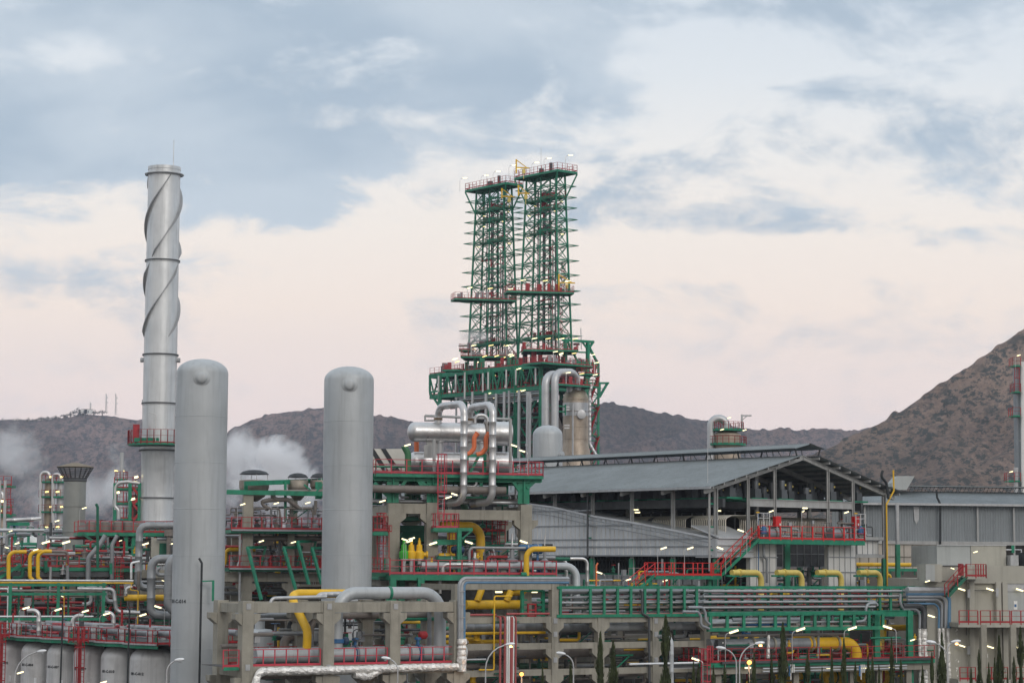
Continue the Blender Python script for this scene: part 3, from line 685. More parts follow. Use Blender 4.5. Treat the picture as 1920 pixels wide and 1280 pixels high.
# pipes slung under the lower deck, and white drain pipes hanging from it
for k in range(5):
    a, b = lx.lerp(nx_, .25 + .04 * k), nx_; stub(bt, 'slung_pipe', (GPIPE, ALU, BPIPE)[k % 3], lambda mb: mb.tube([zp(a, z2 - 1.2 - .42 * k) - uR * .3, zp(b, z2 - 1.2 - .42 * k) - uR * .3], .16, 6))
for px, y0, y1 in ((828, 705, 735), (860, 702, 735), (877, 698, 748), (911, 700, 735), (921, 698, 730), (955, 693, 728), (973, 693, 722), (1010, 690, 720), (860, 722, 735)):
    a, b = TLp(px, y0), TLp(px, y1); stub(bt, 'drain_pipe', ALUB, lambda mb: mb.tube([a - uR * .8, b - uR * .8], .2, 8))
# left cantilever frame
a0, a1 = TLp(806, 703), TLp(806, 735); a2, a3 = TLp(826, 700), TLp(824, 762)
stub(bt, 'outrigger', GREEN, lambda mb: [mb.beam(p, q, .35) for p, q in ((a0, a1), (a0, a2), (a1, TLp(828, 732)), (a1, a3))])
for z in (z1, z2):
    pass
# lower legs bracing and silver risers, coke drums in the shade below
mb = MB()
for (pa_, pb_) in ((873, 917), (917, 967), (967, 1014)):
    for y in (740, 785, 830, 875):
        p, q = TLp(pa_, y), TLp(pb_, y - 4); q.z = p.z; mb.beam(p, q, .4); m_ = (p + q) / 2; mb.beam(p, m_ - Z * 4.4, .28); mb.beam(q, m_ - Z * 4.4, .28)
mb.build('lower_bracing', GREEN, bt)
for k, s in enumerate((.10, .34, .58, .82)):
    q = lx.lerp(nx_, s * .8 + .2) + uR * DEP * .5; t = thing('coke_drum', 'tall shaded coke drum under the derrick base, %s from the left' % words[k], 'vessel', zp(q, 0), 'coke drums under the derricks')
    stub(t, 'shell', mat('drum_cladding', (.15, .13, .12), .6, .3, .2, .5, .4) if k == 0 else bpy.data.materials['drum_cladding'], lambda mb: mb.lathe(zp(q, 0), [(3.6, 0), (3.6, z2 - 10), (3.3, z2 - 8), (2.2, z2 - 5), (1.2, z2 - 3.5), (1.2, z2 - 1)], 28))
    stub(t, 'ring_platform', GRATE, lambda mb: mb.lathe(zp(q, z2 - 14), [(4.9, 0), (4.9, .25)], 24))
for i, (px, y1, r_, m) in enumerate(((862, 745, .22, GAL), (896, 735, .28, ALU), (925, 738, .33, ALU), (937, 738, .3, ALU), (956, 735, .36, ALU), (968, 733, .25, GAL), (980, 732, .35, ALU), (1001, 735, .5, ALU), (1008, 738, .25, ALU))):
    p = TLp(px, y1) - uR * (.9 + .5 * (i % 3)); stub(bt, 'riser', m, lambda mb: mb.tube([p, V((p.x, p.y, 12))], r_, 10))
    for k in range(3): stub(bt, 'riser_elbow', m, lambda mb: mb.lathe(p - Z * (2 + k * 9), [(r_ * 1.25, 0), (r_ * 1.25, .5)], 10)) if k == i % 3 else None
for k in range(7):
    y = 745 + k * 19; a, b = TLp(873, y) + uR * 2, TLp(1005, y) + uR * 2; b.z = a.z; stub(bt, 'walkway', DGREEN if k % 2 else DSTEEL, lambda mb: mb.beam(a, b, 2.2, .3))
    if k in (2, 4): stub(bt, 'handrail', RED, lambda mb: rail(mb, a, b, 1.2, 2, True, .1))
# added dark sheet: the shade between the columns put into its colour
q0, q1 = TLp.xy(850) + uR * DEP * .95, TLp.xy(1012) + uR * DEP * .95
stub(bt, 'shade_backing', DSTEEL, lambda mb: mb.beam(zp(q0, z2 / 2 + 6), zp(q1, z2 / 2 + 6), .3, z2 - 16))
# right end: steel annex with stairs
at_ = thing('stair_tower', 'green lattice stair tower with red landings beside the tan column', 'stair tower', V((rx.x, rx.y, 0)))
zA, zB = zof(TRp, 1121, 682), 8
q1, q2 = TRp.xy(1103, 700) + uR * 0, TRp.xy(1122, 700)
for q in (q1, q2, q1 + TRp.n * 4, q2 + TRp.n * 4): stub(at_, 'column', GREEN, lambda mb: mb.beam(zp(q, zB - 8), zp(q, zA), .42))
mb = MB(); z = zB; k = 0
while z < zA - 3:
    mb.beam(zp(q1, z), zp(q2, z + 3.1), .22); mb.beam(zp(q1, z + 3.1), zp(q2, z + 3.1), .2); mb.beam(zp(q2, z), zp(q2 + TRp.n * 4, z + 3.1), .2); z += 3.1
mb.build('bracing', GREEN, at_)
z = zB + 1; k = 0
while z < zA - 3:
    if k % 2 == 0:
        o = stub(at_, 'landing', GREEN, lambda mb: mb.prism([zp(q1 - uR * .5, z), zp(q2, z), zp(q2 + TRp.n * 3, z), zp(q1 + TRp.n * 3, z)], Z * .2)); stub(o, 'handrail', RED, lambda mb: rail(mb, zp(q1 - uR * .5, z + .2), zp(q2, z + .2), 1.15, .8, True, .1))
    else: stub(at_, 'stair_flight', RED, lambda mb: mb.beam(zp(q1, z - 3), zp(q2, z + 3), .9, .18))
    z += 3.1; k += 1
# upper right portal frame
pf = thing('steel_gantry', 'green portal frame with a raking strut above the right end of the coker base', 'steel frame', TRp(1060, 682))
D_ = lambda x, y: TRp(x, y)
stub(pf, 'beam', GREEN, lambda mb: (mb.beam(D_(1054, 637), D_(1113, 641), .5), mb.beam(D_(1080, 680), D_(1122, 681), .5), mb.beam(D_(1085, 660), D_(1108, 661), .3)))
stub(pf, 'post', GREEN, lambda mb: (mb.beam(D_(1060, 637), D_(1060, 690), .6), mb.beam(D_(1102, 640), D_(1102, 690), .6)))
stub(pf, 'strut', GREEN, lambda mb: (mb.beam(D_(1112, 641), D_(1102, 656), .4), mb.beam(D_(1102, 645), D_(1121, 682), .4), mb.beam(D_(1092, 641), D_(1102, 655), .3), mb.beam(D_(1063, 637), D_(1085, 682), .35)))
stub(pf, 'hoist', DSTEEL, lambda mb: mb.beam(D_(1077, 645), D_(1085, 645), .7, .5)); stub(pf, 'aerial', MTL, lambda mb: mb.tube([D_(1090, 655), D_(1089, 615)], .1, 5))
ca = thing('cantilever_bracket', 'green triangular bracket jutting right below the stair tower top', 'bracket', D_(1122, 740)); stub(ca, 'arm', GREEN, lambda mb: [mb.beam(D_(*p), D_(*q), .4) for p, q in (((1095, 718), (1141, 718)), ((1139, 718), (1124, 744)), ((1124, 718), (1124, 744)))])
rb = random.Random(9)
landing('railed deck right of the derrick feet under the portal frame', 1016, 1121, 682, 447, 6, uR, lamps=3)
landing('railed deck over the top of the tan column', 1046, 1122, 721, 436, 5, uR, lamps=3)
landing('small railed balcony above the stair tower right side', 1100, 1124, 700, 445, 3, uR, lamps=1)
landing('small railed deck at the left top end of the coker base', 830, 862, 692, 462, 3, V((.9, -.2, 0)), lamps=1)
landing('railed cabin roof deck left of the derrick feet', 861, 880, 655, 470, 4, V((.9, -.2, 0)), lamps=0)
# ---------------- tan fractionator column
cc = at(1079, 900, 440); c0 = V((cc.x, cc.y, 0)); zt = at(1079, 727, 440).z; s_ = 440 / F; rad = 24 * s_
t = thing('fractionator_column', 'wide tan metal column with a domed weathered top beside the coker towers', 'column', c0)
zb = at(1079, 846, 440).z; zm = at(1079, 855, 440).z
prof = [(rad * 1.22, 0), (rad * 1.22, zb - 1.3), (rad, zb + 1.5)]
for y in (823, 800, 772, 748):
    zq = at(1079, y, 440).z; prof += [(rad, zq - .12), (rad * 1.03, zq - .1), (rad * 1.03, zq + .1), (rad, zq + .12)]
stub(t, 'shell', TALU, lambda mb: mb.lathe(c0, prof + [(rad, zt - 2.6)], 40))
stub(t, 'dome', mat('weathered_dome', (.38, .34, .26), .5, .5, .2, .6, .4, .5), lambda mb: mb.lathe(c0 + Z * (zt - 2.6), [(rad * 1.01, 0)] + [(rad * 1.01 * math.cos(a), 2.9 * math.sin(a)) for a in [R(x) for x in range(8, 91, 9)]], 40))
stub(t, 'top_band', ALU, lambda mb: mb.lathe(c0 + Z * (zt - 5.6), [(rad * 1.03, 0), (rad * 1.03, 2.6)], 40))
stub(t, 'manway', ALU, lambda mb: mb.lathe(c0 + V((1.0, -rad * 1.02, zt - 5.4)), [(.9, -.2), (.9, .4), (.6, .45)], 16, V((.2, -1, 0))))
for y in (763, 797): stub(t, 'side_bracket', ALUB, lambda mb: [mb.beam(at(1058, y + k * 5, 436.5), at(1068, y + k * 5, 436.5), .3) for k in range(2)])
stub(t, 'riser', ALU, lambda mb: mb.tube([at(1074, 757, 436), at(1074, 858, 436)], .18, 8)); stub(t, 'sheet_patch', ALUB, lambda mb: mb.lathe(c0 + Z * (zb - 1), [(rad * 1.2, -3), (rad * 1.1, .8)], 40, cap=False))
for px in (1108,): pipe('downcomer', 'slim silver pipe running down the right side of the tan column', 'pipe', [at(1110, 722, 437), at(1106, 735, 437), at(1106, 832, 437), at(1116, 850, 437), at(1122, 856, 437)], .28, ALUB, 1)
stub(t, 'platform_bracket', GREEN, lambda mb: [mb.beam(at(a, b, 436), at(c, d_, 436), .3) for a, b, c, d_ in ((1016, 758, 1060, 762), (1016, 768, 1060, 772), (1060, 758, 1060, 778), (1024, 755, 1024, 776), (1040, 755, 1040, 776), (1016, 758, 1016, 780))])
for i, (a, b, top, lab) in enumerate(((1023, 1070, 697, 'left one of the two tall silver U-bend pipes over the small grey dome vessel'), (1040, 1083, 693, 'right one of the two tall silver U-bend pipes running down into the tan column'))):
    d_ = 433; pipe('overhead_pipe', lab, 'pipe', [at(a, 870, d_), at(a, top + 5, d_), at(b - 2, top + 5, d_ + 6), at(b, 735, d_ + 6)], .78, ALU, 2.3, 3.2, 16, group='silver U-bend pipes at the tan column')
# little grey domed vessel in front
def vessel(name, label, px, ytop, wpx, d, m=VES, dome=.36, cat='vessel', group=None, zb=0, seams=(), knuckle=1):
    c = at(px, ytop, d); r_ = wpx / 2 * d / F; h = c.z; t = thing(name, label, cat, V((c.x, c.y + 0, zb)), group); dh = r_ * 2 * dome * .80
    pr = [(r_, 0), (r_, h - dh - zb)]; 
    for z in seams: pass
    n_ = 10; pts = []
    for k in range(1, n_ + 1):
        a = math.pi / 2 * k / n_; pts.append((r_ * max(0, math.cos(a)) ** .92, h - dh - zb + dh * math.sin(a)))
    seg = []; z = 2.6 + (h % 2.4)
    while z < h - dh - zb - .3:
        seg += [(r_, z - .03), (r_ * 1.004 + .006, z - .015), (r_ * 1.004 + .006, z + .015), (r_, z + .03)]; z += 3.6 if r_ > 1.9 else 2.4
    stub(t, 'shell', m, lambda mb: mb.lathe(V((c.x, c.y, zb)), [pr[0]] + seg + [pr[1]] + pts, 56)); t['r'] = r_; del t['r']
    return t, V((c.x, c.y, 0)), r_, h, dh
v_, c_, r_, h_, dh_ = vessel('domed_vessel', 'short wide grey dome-topped vessel in front of the tan column', 1027, 797, 56, 300, VES, .42)
stub(v_, 'manway', VES, lambda mb: mb.lathe(c_ + V((r_ * .8, -r_ * .55, h_ - 4)), [(.45, 0), (.45, .5), (.35, .55)], 16, V((.8, -.5, 0))))
# ================================================================ cooler hall (pitched roof, open sides)
H0 = at(1342, 909, 215); PG, PS = PL(H0, uR), PL(H0, -uL); h0 = V((H0.x, H0.y, 0))
ze = zof(PG, 1342, 909); g1 = PG.xy(1657, 915); W = (g1 - h0).length; LEN = 62
mid = (h0 + g1) / 2; zr = PG(proj(zp(mid, 25))[0], 853).z
hall = thing('cooler_hall', 'large open-sided grey hall with a pitched metal roof and ridge vent', 'hall', h0)
sl = (zr - ze) / (W / 2)
def ribbed(mb, p0, p1, q0, q1, pitch=.3, amp=.045):
    """sheet from edge p0-p1 to edge q0-q1 with ribs running p->q"""
    n = int((p1 - p0).length / pitch) * 2; nr = (q0 - p0).cross(p1 - p0).normalized(); vs = []
    for i in range(n + 1):
        t = i / n; o_ = nr * (amp if (i // 1) % 2 else -amp); vs += [p0.lerp(p1, t) + o_, q0.lerp(q1, t) + o_]
    mb.add(vs, [(2 * i, 2 * i + 1, 2 * i + 3, 2 * i + 2) for i in range(n)])
    mb.add([v - nr * .03 for v in vs], [(2 * i, 2 * i + 2, 2 * i + 3, 2 * i + 1) for i in range(n)])
OV = 1.6
ridge_gap = 1.3
n0 = h0 - uL * 1.0; 
A0 = zp(n0 - uR * OV, ze - sl * OV + .25); A1 = zp(n0 + uR * (W / 2 - ridge_gap), zr - sl * ridge_gap + .25)
B0 = zp(n0 + uR * (W / 2 + ridge_gap), zr - sl * ridge_gap + .25); B1 = zp(n0 + uR * (W + OV), ze - sl * OV + .25)
D = uL * (LEN + 1)
roof = stub(hall, 'roof', ROOF, lambda mb: (ribbed(mb, A0, A0 + D, A1, A1 + D), ribbed(mb, B0 + D, B0, B1 + D, B1)))
stub(hall, 'gutter', GAL, lambda mb: mb.beam(A0 - Z * .12 - uR * .1, A0 + D - Z * .12 - uR * .1, .2, .22))
# purlins and rafters
mb = MB()
for k in range(9):
    for sgn in (0, 1):
        s = (-OV + .3) + (W / 2 + OV - ridge_gap - .4) * k / 8; z = ze + sl * s + .05
        p = n0 + (uR * s if not sgn else uR * (W - s)); mb.beam(zp(p, z), zp(p, z) + D, .1, .22)
mb.build('purlin', STEEL, roof)
px_posts = [1342, 1257, 1183, 1108, 1040]
bays = [(PS.xy(px, 1000) - h0).dot(uL) for px in px_posts]; step = (bays[-1] - bays[0]) / 4
bays = [i * step for i in range(int(LEN / step) + 1)]
for bi, b in enumerate(bays):
    o_ = h0 + uL * b; m_ = o_ + uR * W / 2
    stub(roof, 'rafter', STEEL, lambda mb: (mb.ibeam(zp(o_ - uR * OV * .9, ze - sl * OV * .9 - .25), zp(m_, zr - .25), .3, .45), mb.ibeam(zp(m_, zr - .25), zp(o_ + uR * (W + OV * .9), ze - sl * OV * .9 - .25), .3, .45)))
    for s in (0, W):
        q = o_ + uR * s; stub(hall, 'post', STEEL, lambda mb: (mb.beam(zp(q - uL * .17, 6), zp(q - uL * .17, ze - .3), .42, .06), mb.beam(zp(q + uL * .17, 6), zp(q + uL * .17, ze - .3), .42, .06), mb.beam(zp(q, 6), zp(q, ze - .3), .08, .30)))
        stub(hall, 'post_base', GREEN, lambda mb: mb.beam(zp(q, 0), zp(q, zof(PS, 1257, 1047) if s == 0 else zof(PG, 1657, 1047)), .5, .5))
    if bi:
        for f in (.2, .48, .8): q = o_ + uR * W * f; stub(hall, 'post', STEEL, lambda mb: mb.beam(zp(q, 0), zp(q, ze + sl * min(f, 1 - f) * W - .4), .36)) if bi % 2 else None
for px in (1403, 1453, 1553, 1600):
    q = PG.xy(px); s = (q - h0).length; stub(hall, 'gable_post', STEEL, lambda mb: (mb.beam(zp(q, 0), zp(q, ze + sl * min(s, W - s) - .3), .26, .26), mb.beam(zp(q - PG.n * .15, 0), zp(q - PG.n * .15, ze + sl * min(s, W - s) - .3), .32, .05)))
# ridge vent
zv = zr + .6
V0, V1, Vm = zp(n0 + uR * (W / 2 - 2.1), zv), zp(n0 + uR * (W / 2 + 2.1), zv), zp(n0 + uR * W / 2, zv + .5)
rv = stub(hall, 'ridge_vent', ROOF, lambda mb: (ribbed(mb, V0, V0 + D, Vm, Vm + D), ribbed(mb, Vm + D, Vm, V1 + D, V1)))
mb = MB()
for i in range(int(LEN / 2)):
    for s in (-1.9, 1.9):
        q = n0 + uR * (W / 2 + s * .75) + uL * (i * 2 + .3); mb.beam(zp(q, zr - .4), zp(q + uL * (.5 if i % 2 else 0) + uR * s * .2, zv), .06 if i % 4 else .12)
mb.build('vent_strut', DSTEEL, rv)
# fan deck: beam, fans motors
zf = zof(PG, 1453, 943)
stub(hall, 'fan_deck_beam', STEEL, lambda mb: mb.ibeam(zp(PG.xy(1405), zf), zp(PG.xy(1598), zf), .3, .75))
for b in bays[1:6]:
    o_ = h0 + uL * b; stub(hall, 'fan_deck_beam', DSTEEL, lambda mb: mb.beam(zp(o_ + uR * 1.2, zf - .1), zp(o_ + uR * (W - 2), zf - .1), .3, .7))
for s in (1.4, W * .5, W - 3): stub(hall, 'fan_deck_beam', DSTEEL, lambda mb: mb.beam(zp(h0 + uR * s + uL * .3, zf - .1), zp(h0 + uR * s + uL * 56, zf - .1), .35, .8))
k = 0; ri = random.Random(3); MOT = mat('motor_grey', (.10, .11, .12), .5, .3); msrc = None
for row in range(19):
    for c in range(6):
        s = 3.0 + c * (W - 6) / 5; b = 1.2 + row * 2.5 + (ri.random() - .5) * .4; q = zp(h0 + uR * s + uL * b, zf + .35)
        h = 2.9 if (row + c) % 3 else 1.9
        lab = 'upright fan motor under hall roof, %s row back, %s from left' % (words[row], words[c])
        if msrc is None or True:
            if msrc is None:
                msrc = thing('fan_motor', lab, 'motor', q, 'fan motors under the hall roof')
                stub(msrc, 'base_plate', GREEN, lambda mb: mb.box(q + Z * .12, 2.6, 1.6, .24, uR)); stub(msrc, 'drive_housing', MOT, lambda mb: (mb.box(q + Z * .9, 1.0, 1.0, 1.4, uR), mb.box(q + Z * .6 + uR * .6, .5, .5, .8, uR)))
                stub(msrc, 'motor_body', MOT, lambda mb: mb.lathe(q + Z * 1.5, [(.42, 0), (.42, 1.35), (.36, 1.5)], 14)); stub(msrc, 'rating_plate', PYEL, lambda mb: mb.box(q + Z * 2.3 + uR * .3 - uL * .36, .22, .1, .28, uR)); msrc.scale = (.8, .8, .66)
            else: o = copy_tree(msrc, q, 0, lab, 'fan motors under the hall roof'); o['category'] = 'motor'; o.scale = (.8, .8, .66 if h > 2 else .45)
# hairpin tube banks under the fans (rows of bent pale tubes)
zt_, zb_ = zof(PG, 1480, 970), zof(PG, 1480, 1001)
HT = mat('pale_finned_tube', (.50, .47, .40), .4, .5, .1, 2)
def bank(name, lab, s0, s1, b, n_max=90, deep=5):
    n = min(n_max, int((s1 - s0) / .24)); t = thing(name, lab, 'tube bank', zp(h0 + uR * s0 + uL * b, zb_), 'hairpin tube banks in the hall')
    for i in range(n):
        q = h0 + uR * (s0 + (s1 - s0) * i / n) + uL * b; stub(t, 'hairpin_tube', HT, lambda mb: mb.tube(fillet([zp(q, zb_ - .3), zp(q, zt_ - .2), zp(q + uR * .35 + uL * .8, zt_ + .1), zp(q + uR * .35 + uL * deep, zt_ + .15)], .3, 3), .055, 5))
bank('tube_bank', 'pale hairpin tube bank behind the red deck rail, left half of the gable', 6.3, 12.2, 3.0)
bank('tube_bank', 'pale hairpin tube bank behind the red deck rail, right half of the gable', 12.8, 20.0, 3.6)
for i in range(4):                                                     # banks along the open side
    t = thing('tube_bank', 'row of pale hairpin tubes inside the hall side opening, %s bay from the gable' % words[i], 'tube bank', zp(h0 + uL * (1 + i * 5.6), zb_), 'hairpin tube banks in the hall')
    for j in range(19):
        q = h0 + uR * 2.3 + uL * (1.0 + i * 5.6 + j * .26); stub(t, 'hairpin_tube', HT, lambda mb: mb.tube(fillet([zp(q, zb_ - .3), zp(q, zt_ - .2), zp(q + uR * .8, zt_ + .1), zp(q + uR * 4, zt_ + .15)], .3, 3), .06, 5))
iw = thing('inner_shade_wall', 'added dark wall for the shade inside the hall behind the pale tube banks', 'wall', zp(h0 + uR * W * .6, zb_)); stub(iw, 'wall', DSTEEL, lambda mb: mb.prism([zp(h0 + uR * W * .62 + uL * 9, 0), zp(h0 + uR * W * .62 + uL * 58, 0), zp(h0 + uR * W * .62 + uL * 58, zf - .5), zp(h0 + uR * W * .62 + uL * 9, zf - .5)], uR * .3)); stub(iw, 'stiffener', GPIPE, lambda mb: [mb.beam(zp(h0 + uR * (W * .62 - .1) + uL * (9 + 1.6 * k), zb_), zp(h0 + uR * (W * .62 - .1) + uL * (9 + 1.6 * k), zf - .6), .15) for k in range(30)])  # added dark wall, deepens the shade behind the tube banks
# hall interior rails, lamps
for i, (px, py, lab) in enumerate(((1192, 955, 'upper flat tube lamp in the hall beside the second side post'), (1195, 960, 'lower flat tube lamp in the hall beside the second side post'), (1350, 951, 'flat tube lamp just right of the hall corner post, upper one'), (1347, 957, 'flat tube lamp just right of the hall corner post, lower one'), (1509, 952, 'flat tube lamp under the fan deck in the middle of the gable'))):
    lamp('flat', px, py, 224 if i < 4 else 220, False, lab, R(30), 1.15)
lamp('pole', 1446, 958, 214, False, 'tilted tube lamp beside the left red cabinet on the gable deck', .5); lamp('pole', 1506, 958, 214, False, 'steep tube lamp in the middle of the gable deck', 1.1); lamp('wall', 1587, 960, 213, False, 'tilted tube lamp beside the right red cabinet on the gable deck', .5)
# cladding below: side wall with sloping top
sw = thing('clad_side_wall', 'long pale panelled duct wall with a slanting top under the hall side', 'wall', h0)
PSo = PS.off(-.35); top = lambda x: PSo(x, 0)
zlow = zof(PSo, 1335, 1043)
def cl(px, y): return PSo(px, y)
pa = [cl(955, 941), cl(1040, 952), cl(1108, 968), cl(1183, 980), cl(1257, 994), cl(1336, 1010)]
for i in range(5):
    a, b = pa[i], pa[i + 1]; stub(sw, 'panel', PANEL, lambda mb: mb.prism([zp(a, zlow), zp(b - uL * -.004, zlow), b, a], PS.n * .12))
mb = MB()
for y, x0 in ((983, 955), (992, 1183 if 0 else 955), (1010, 955), (1024, 955), (1041, 955)):
    if y == 992: continue
    a, b = PSo.h(x0, 1336, y, 1250); 
    if y == 983: b = PSo.xy(1185); b.z = a.z
    mb.beam(a - PS.n * .04, b - PS.n * .04, .1, .12)
a, b = PSo.h(955, 1108, 958, 1030); mb.beam(a - PS.n * .04, b - PS.n * .04, .1, .12)
mb.build('girt', GSTEEL, sw); mb = MB()  # girts coloured darker so the colour carries their shadow lines
tot = (pa[-1] - pa[0]); nseg = 46
for i in range(nseg):
    q = pa[0].lerp(pa[-1], i / nseg); zt2 = min(p.z for p in pa) ; s = i / nseg
    # interpolate the top
    L_ = (V((q.x, q.y, 0)) - V((pa[0].x, pa[0].y, 0))).length; acc = 0; zz = pa[-1].z
    for a, b in zip(pa, pa[1:]):
        l = (V((b.x, b.y, 0)) - V((a.x, a.y, 0))).length
        if L_ <= acc + l + 1e-6: zz = a.z + (b.z - a.z) * (L_ - acc) / l; break
        acc += l
    mb.beam(zp(q - PS.n * .02, zlow + .1), zp(q - PS.n * .02, zz - .1), .05, .05)
mb.build('panel_joint', WPAN, sw)
lid = stub(sw, 'sloping_lid', PANEL, lambda mb: [mb.prism([a + Z * .02 - PS.n * .3, b + Z * .02 - PS.n * .3, b + Z * .18 - PS.n * .3, a + Z * .18 - PS.n * .3], PS.n * 4) for a, b in zip(pa, pa[1:])])
stub(sw, 'lid_rib', GSTEEL, lambda mb: [mb.beam(a - PS.n * .36 - Z * k, b - PS.n * .36 - Z * k, .08, .09) for a, b in zip(pa, pa[1:]) for k in (.35, .8)])
# lower clad box toward the gable
zb1 = zof(PG, 1370, 1010); a, b = PG.xy(1337), PG.xy(1404)
lb = thing('clad_duct_box', 'low pale panelled duct box left of the red stair under the hall corner', 'duct', zp(a, 0))
stub(lb, 'panel', PANEL, lambda mb: mb.prism([zp(a - PG.n * .6, zof(PG, 1370, 1045)), zp(b - PG.n * .6, zof(PG, 1370, 1045)), zp(b - PG.n * .6, zb1), zp(a - PG.n * .6, zb1)], PG.n * 3))
stub(lb, 'lid', PANEL, lambda mb: mb.prism([zp(a - PG.n * .8, zb1 + .02), zp(b - PG.n * .8, zb1 + .02), zp(b + PG.n * 3, zb1 + 1.2), zp(a + PG.n * 3, zb1 + 1.2)], Z * .12))
stub(lb, 'girt', STEEL, lambda mb: [mb.beam(zp(a - PG.n * .65, zof(PG, 1370, y)), zp(b - PG.n * .65, zof(PG, 1370, y)), .1, .1) for y in (1022, 1034, 1044)])
# white panel walls under the gable deck
def grid_wall(name, lab, pl, x0, x1, y0, y1, m, sx=.9, sz=1.3, jm=GSTEEL, th=.5, ref=None, grp=None, cat='wall'):
    a, b = pl.h(x0, x1, y1, ref); zt3 = zof(pl, ref or (x0 + x1) / 2, y0); zb3 = a.z; t = thing(name, lab, cat, a, grp)
    stub(t, 'panel', m, lambda mb: mb.prism([a, b, zp(b, zt3), zp(a, zt3)], pl.n * th))
    mb = MB(); n = max(1, round((b - a).length / sx))
    for i in range(n + 1): q = a.lerp(b, i / n) - pl.n * .03; mb.beam(q, zp(q, zt3), .06)
    k = max(1, round((zt3 - zb3) / sz))
    for i in range(k + 1): z = zb3 + (zt3 - zb3) * i / k; mb.beam(zp(a, z) - pl.n * .07 - pl.u * .2, zp(b, z) - pl.n * .07 + pl.u * .2, .07, .08)
    mb.build('stiffener', jm, t); return t
PGo = PG.off(-.4)
grid_wall('panel_wall', 'white gridded duct wall panel at the stair foot, left under the red gable deck', PGo, 1406, 1455, 1016, 1100, WPAN)
grid_wall('panel_wall', 'white gridded duct wall panel right of the dark opening under the red gable deck', PGo, 1553, 1605, 1016, 1100, WPAN)
grid_wall('panel_wall', 'small pale gridded panel right of the red gable deck, behind the yellow vertical pole', PG.off(.5), 1607, 1646, 1013, 1039, WPAN)
grid_wall('panel_wall', 'recessed grid coloured as shade in the dark opening between the two white panels', PG.off(5), 1440, 1560, 1014, 1062, DSTEEL, 1.1, 1.3, GPIPE)  # dark colour stands in for the shade of the opening
grid_wall('panel_wall', 'beige gridded wall far behind the yellow elbows right of the hall', PG.off(9), 1595, 1775, 1020, 1066, BEIGE, 1.4, 1.5, DCONC)
stub(hall, 'tie_beam', STEEL, lambda mb: [mb.beam(zp(PG.xy(1603), zof(PG, 1630, y)), zp(PG.xy(1657), zof(PG, 1630, y)), .25, .3) for y in (1009, 1042)])
stub(hall, 'post_base', GREEN, lambda mb: mb.beam(zp(PGo.xy(1503) + PG.n * 2, 0), zp(PGo.xy(1503) + PG.n * 2, zof(PG, 1503, 1013)), .55))
# red gable deck
gd = thing('gable_deck', 'bright red railed deck across the open gable end of the hall', 'platform', PG(1430, 1010)); RED2 = mat('bright_red_paint', (.56, .012, .012), .45, 0, .12)
pf_ = PG.off(-2.2); a, b = pf_.h(1422, 1621, 1011, 1520); Pq = [a, b, b + PG.n * 2, a + PG.n * 2]; deck(gd, Pq, a.z, GREEN, .42); railing(gd, [Pq[0], Pq[1], Pq[2]], RED2, False, 1.25, 1.5, True, .16)
for x, lab in ((1457, 'red square cabinet on the hall gable deck, left one'), (1604, 'red square cabinet on the hall gable deck, right one beside the steel frame')):
    q = PG.off(-.9)(x, 977); t = thing('red_cabinet', lab, 'cabinet', zp(q, a.z), 'red cabinets on the gable deck'); stub(t, 'body', RED2, lambda mb: mb.box(q, .75, .4, 1.0, uR)); stub(t, 'stand', MTL, lambda mb: mb.beam(zp(q, a.z), q - Z * .5, .12)); stub(t, 'notice', WHITE, lambda mb: mb.box(q + uR * .2 - Z * .3 - PG.n * .22, .18, .03, .22, uR))
for x, w_, lab in ((1432, 22, 'pale galvanised valve frame beside the left red cabinet'), (1614, 18, 'galvanised pipe frame with yellow caps on the right end of the gable deck')):
    p1, p2 = PG.off(-1.6)(x - w_ / 2, 1008), PG.off(-1.6)(x + w_ / 2, 1008); t = thing('valve_stand', lab, 'frame', p1, 'frames on the gable deck'); hh = 2.4
    stub(t, 'frame', MTL, lambda mb: ([mb.beam(p, p + Z * hh, .07) for p in (p1, p1.lerp(p2, .5), p2)], [mb.beam(p1 + Z * hh * k, p2 + Z * hh * k, .07) for k in (1, .8, .35)])); stub(t, 'cap', YEL, lambda mb: mb.box(p1 + Z * (hh + .05), .3, .3, .12)); stub(t, 'valve', BLUE, lambda mb: mb.lathe(p1.lerp(p2, .5) + Z * .4, [(.3, 0), (.3, .5), (.1, .8)], 12))
for x, lab in ((1450, 'grey capped heat exchanger end behind the left part of the gable rail'), (1572, 'grey capped heat exchanger end behind the right part of the gable rail')):
    p = PG.off(-.8)(x, 1001); t = thing('exchanger_head', lab, 'vessel', p, 'exchanger heads on the gable deck'); stub(t, 'shell', GPIPE, lambda mb: mb.lathe(p, [(.5, -1.2), (.55, 0), (.55, .6), (.3, .8)], 18, uR)); stub(t, 'flange', BPIPE, lambda mb: mb.lathe(p - uR * .1, [(.66, 0), (.66, .15)], 18, uR))
# stair from walkway to deck
st = thing('red_stair', 'red and green steel stair climbing right to the hall gable deck', 'stair', PG.off(-4)(1345, 1078)); plS = PG.off(-2.4)
sa, sb = plS(1352, 1079), plS(1424, 1010); stair(st, sa, sb, 1.0, PG.n, RED2)
wk = thing('red_walkway', 'red railed walkway at the foot of the stair under the hall side', 'walkway', plS(1228, 1078)); a, b = plS.h(1228, 1352, 1078, 1300); Pq = [a, b, b + PG.n * 1.4, a + PG.n * 1.4]; deck(wk, Pq, a.z, GREEN, .3); railing(wk, [Pq[0], Pq[1]], RED2, False, 1.15, 1.2, True, .12); railing(wk, [Pq[3], Pq[2]], RED2, False, 1.15, 1.6, True, .1)
stub(wk, 'support_post', GREEN, lambda mb: [mb.beam(zp(plS.xy(x) + PG.n * .7, 4), zp(plS.xy(x) + PG.n * .7, a.z - .3), .3) for x in (1229, 1258, 1340)])
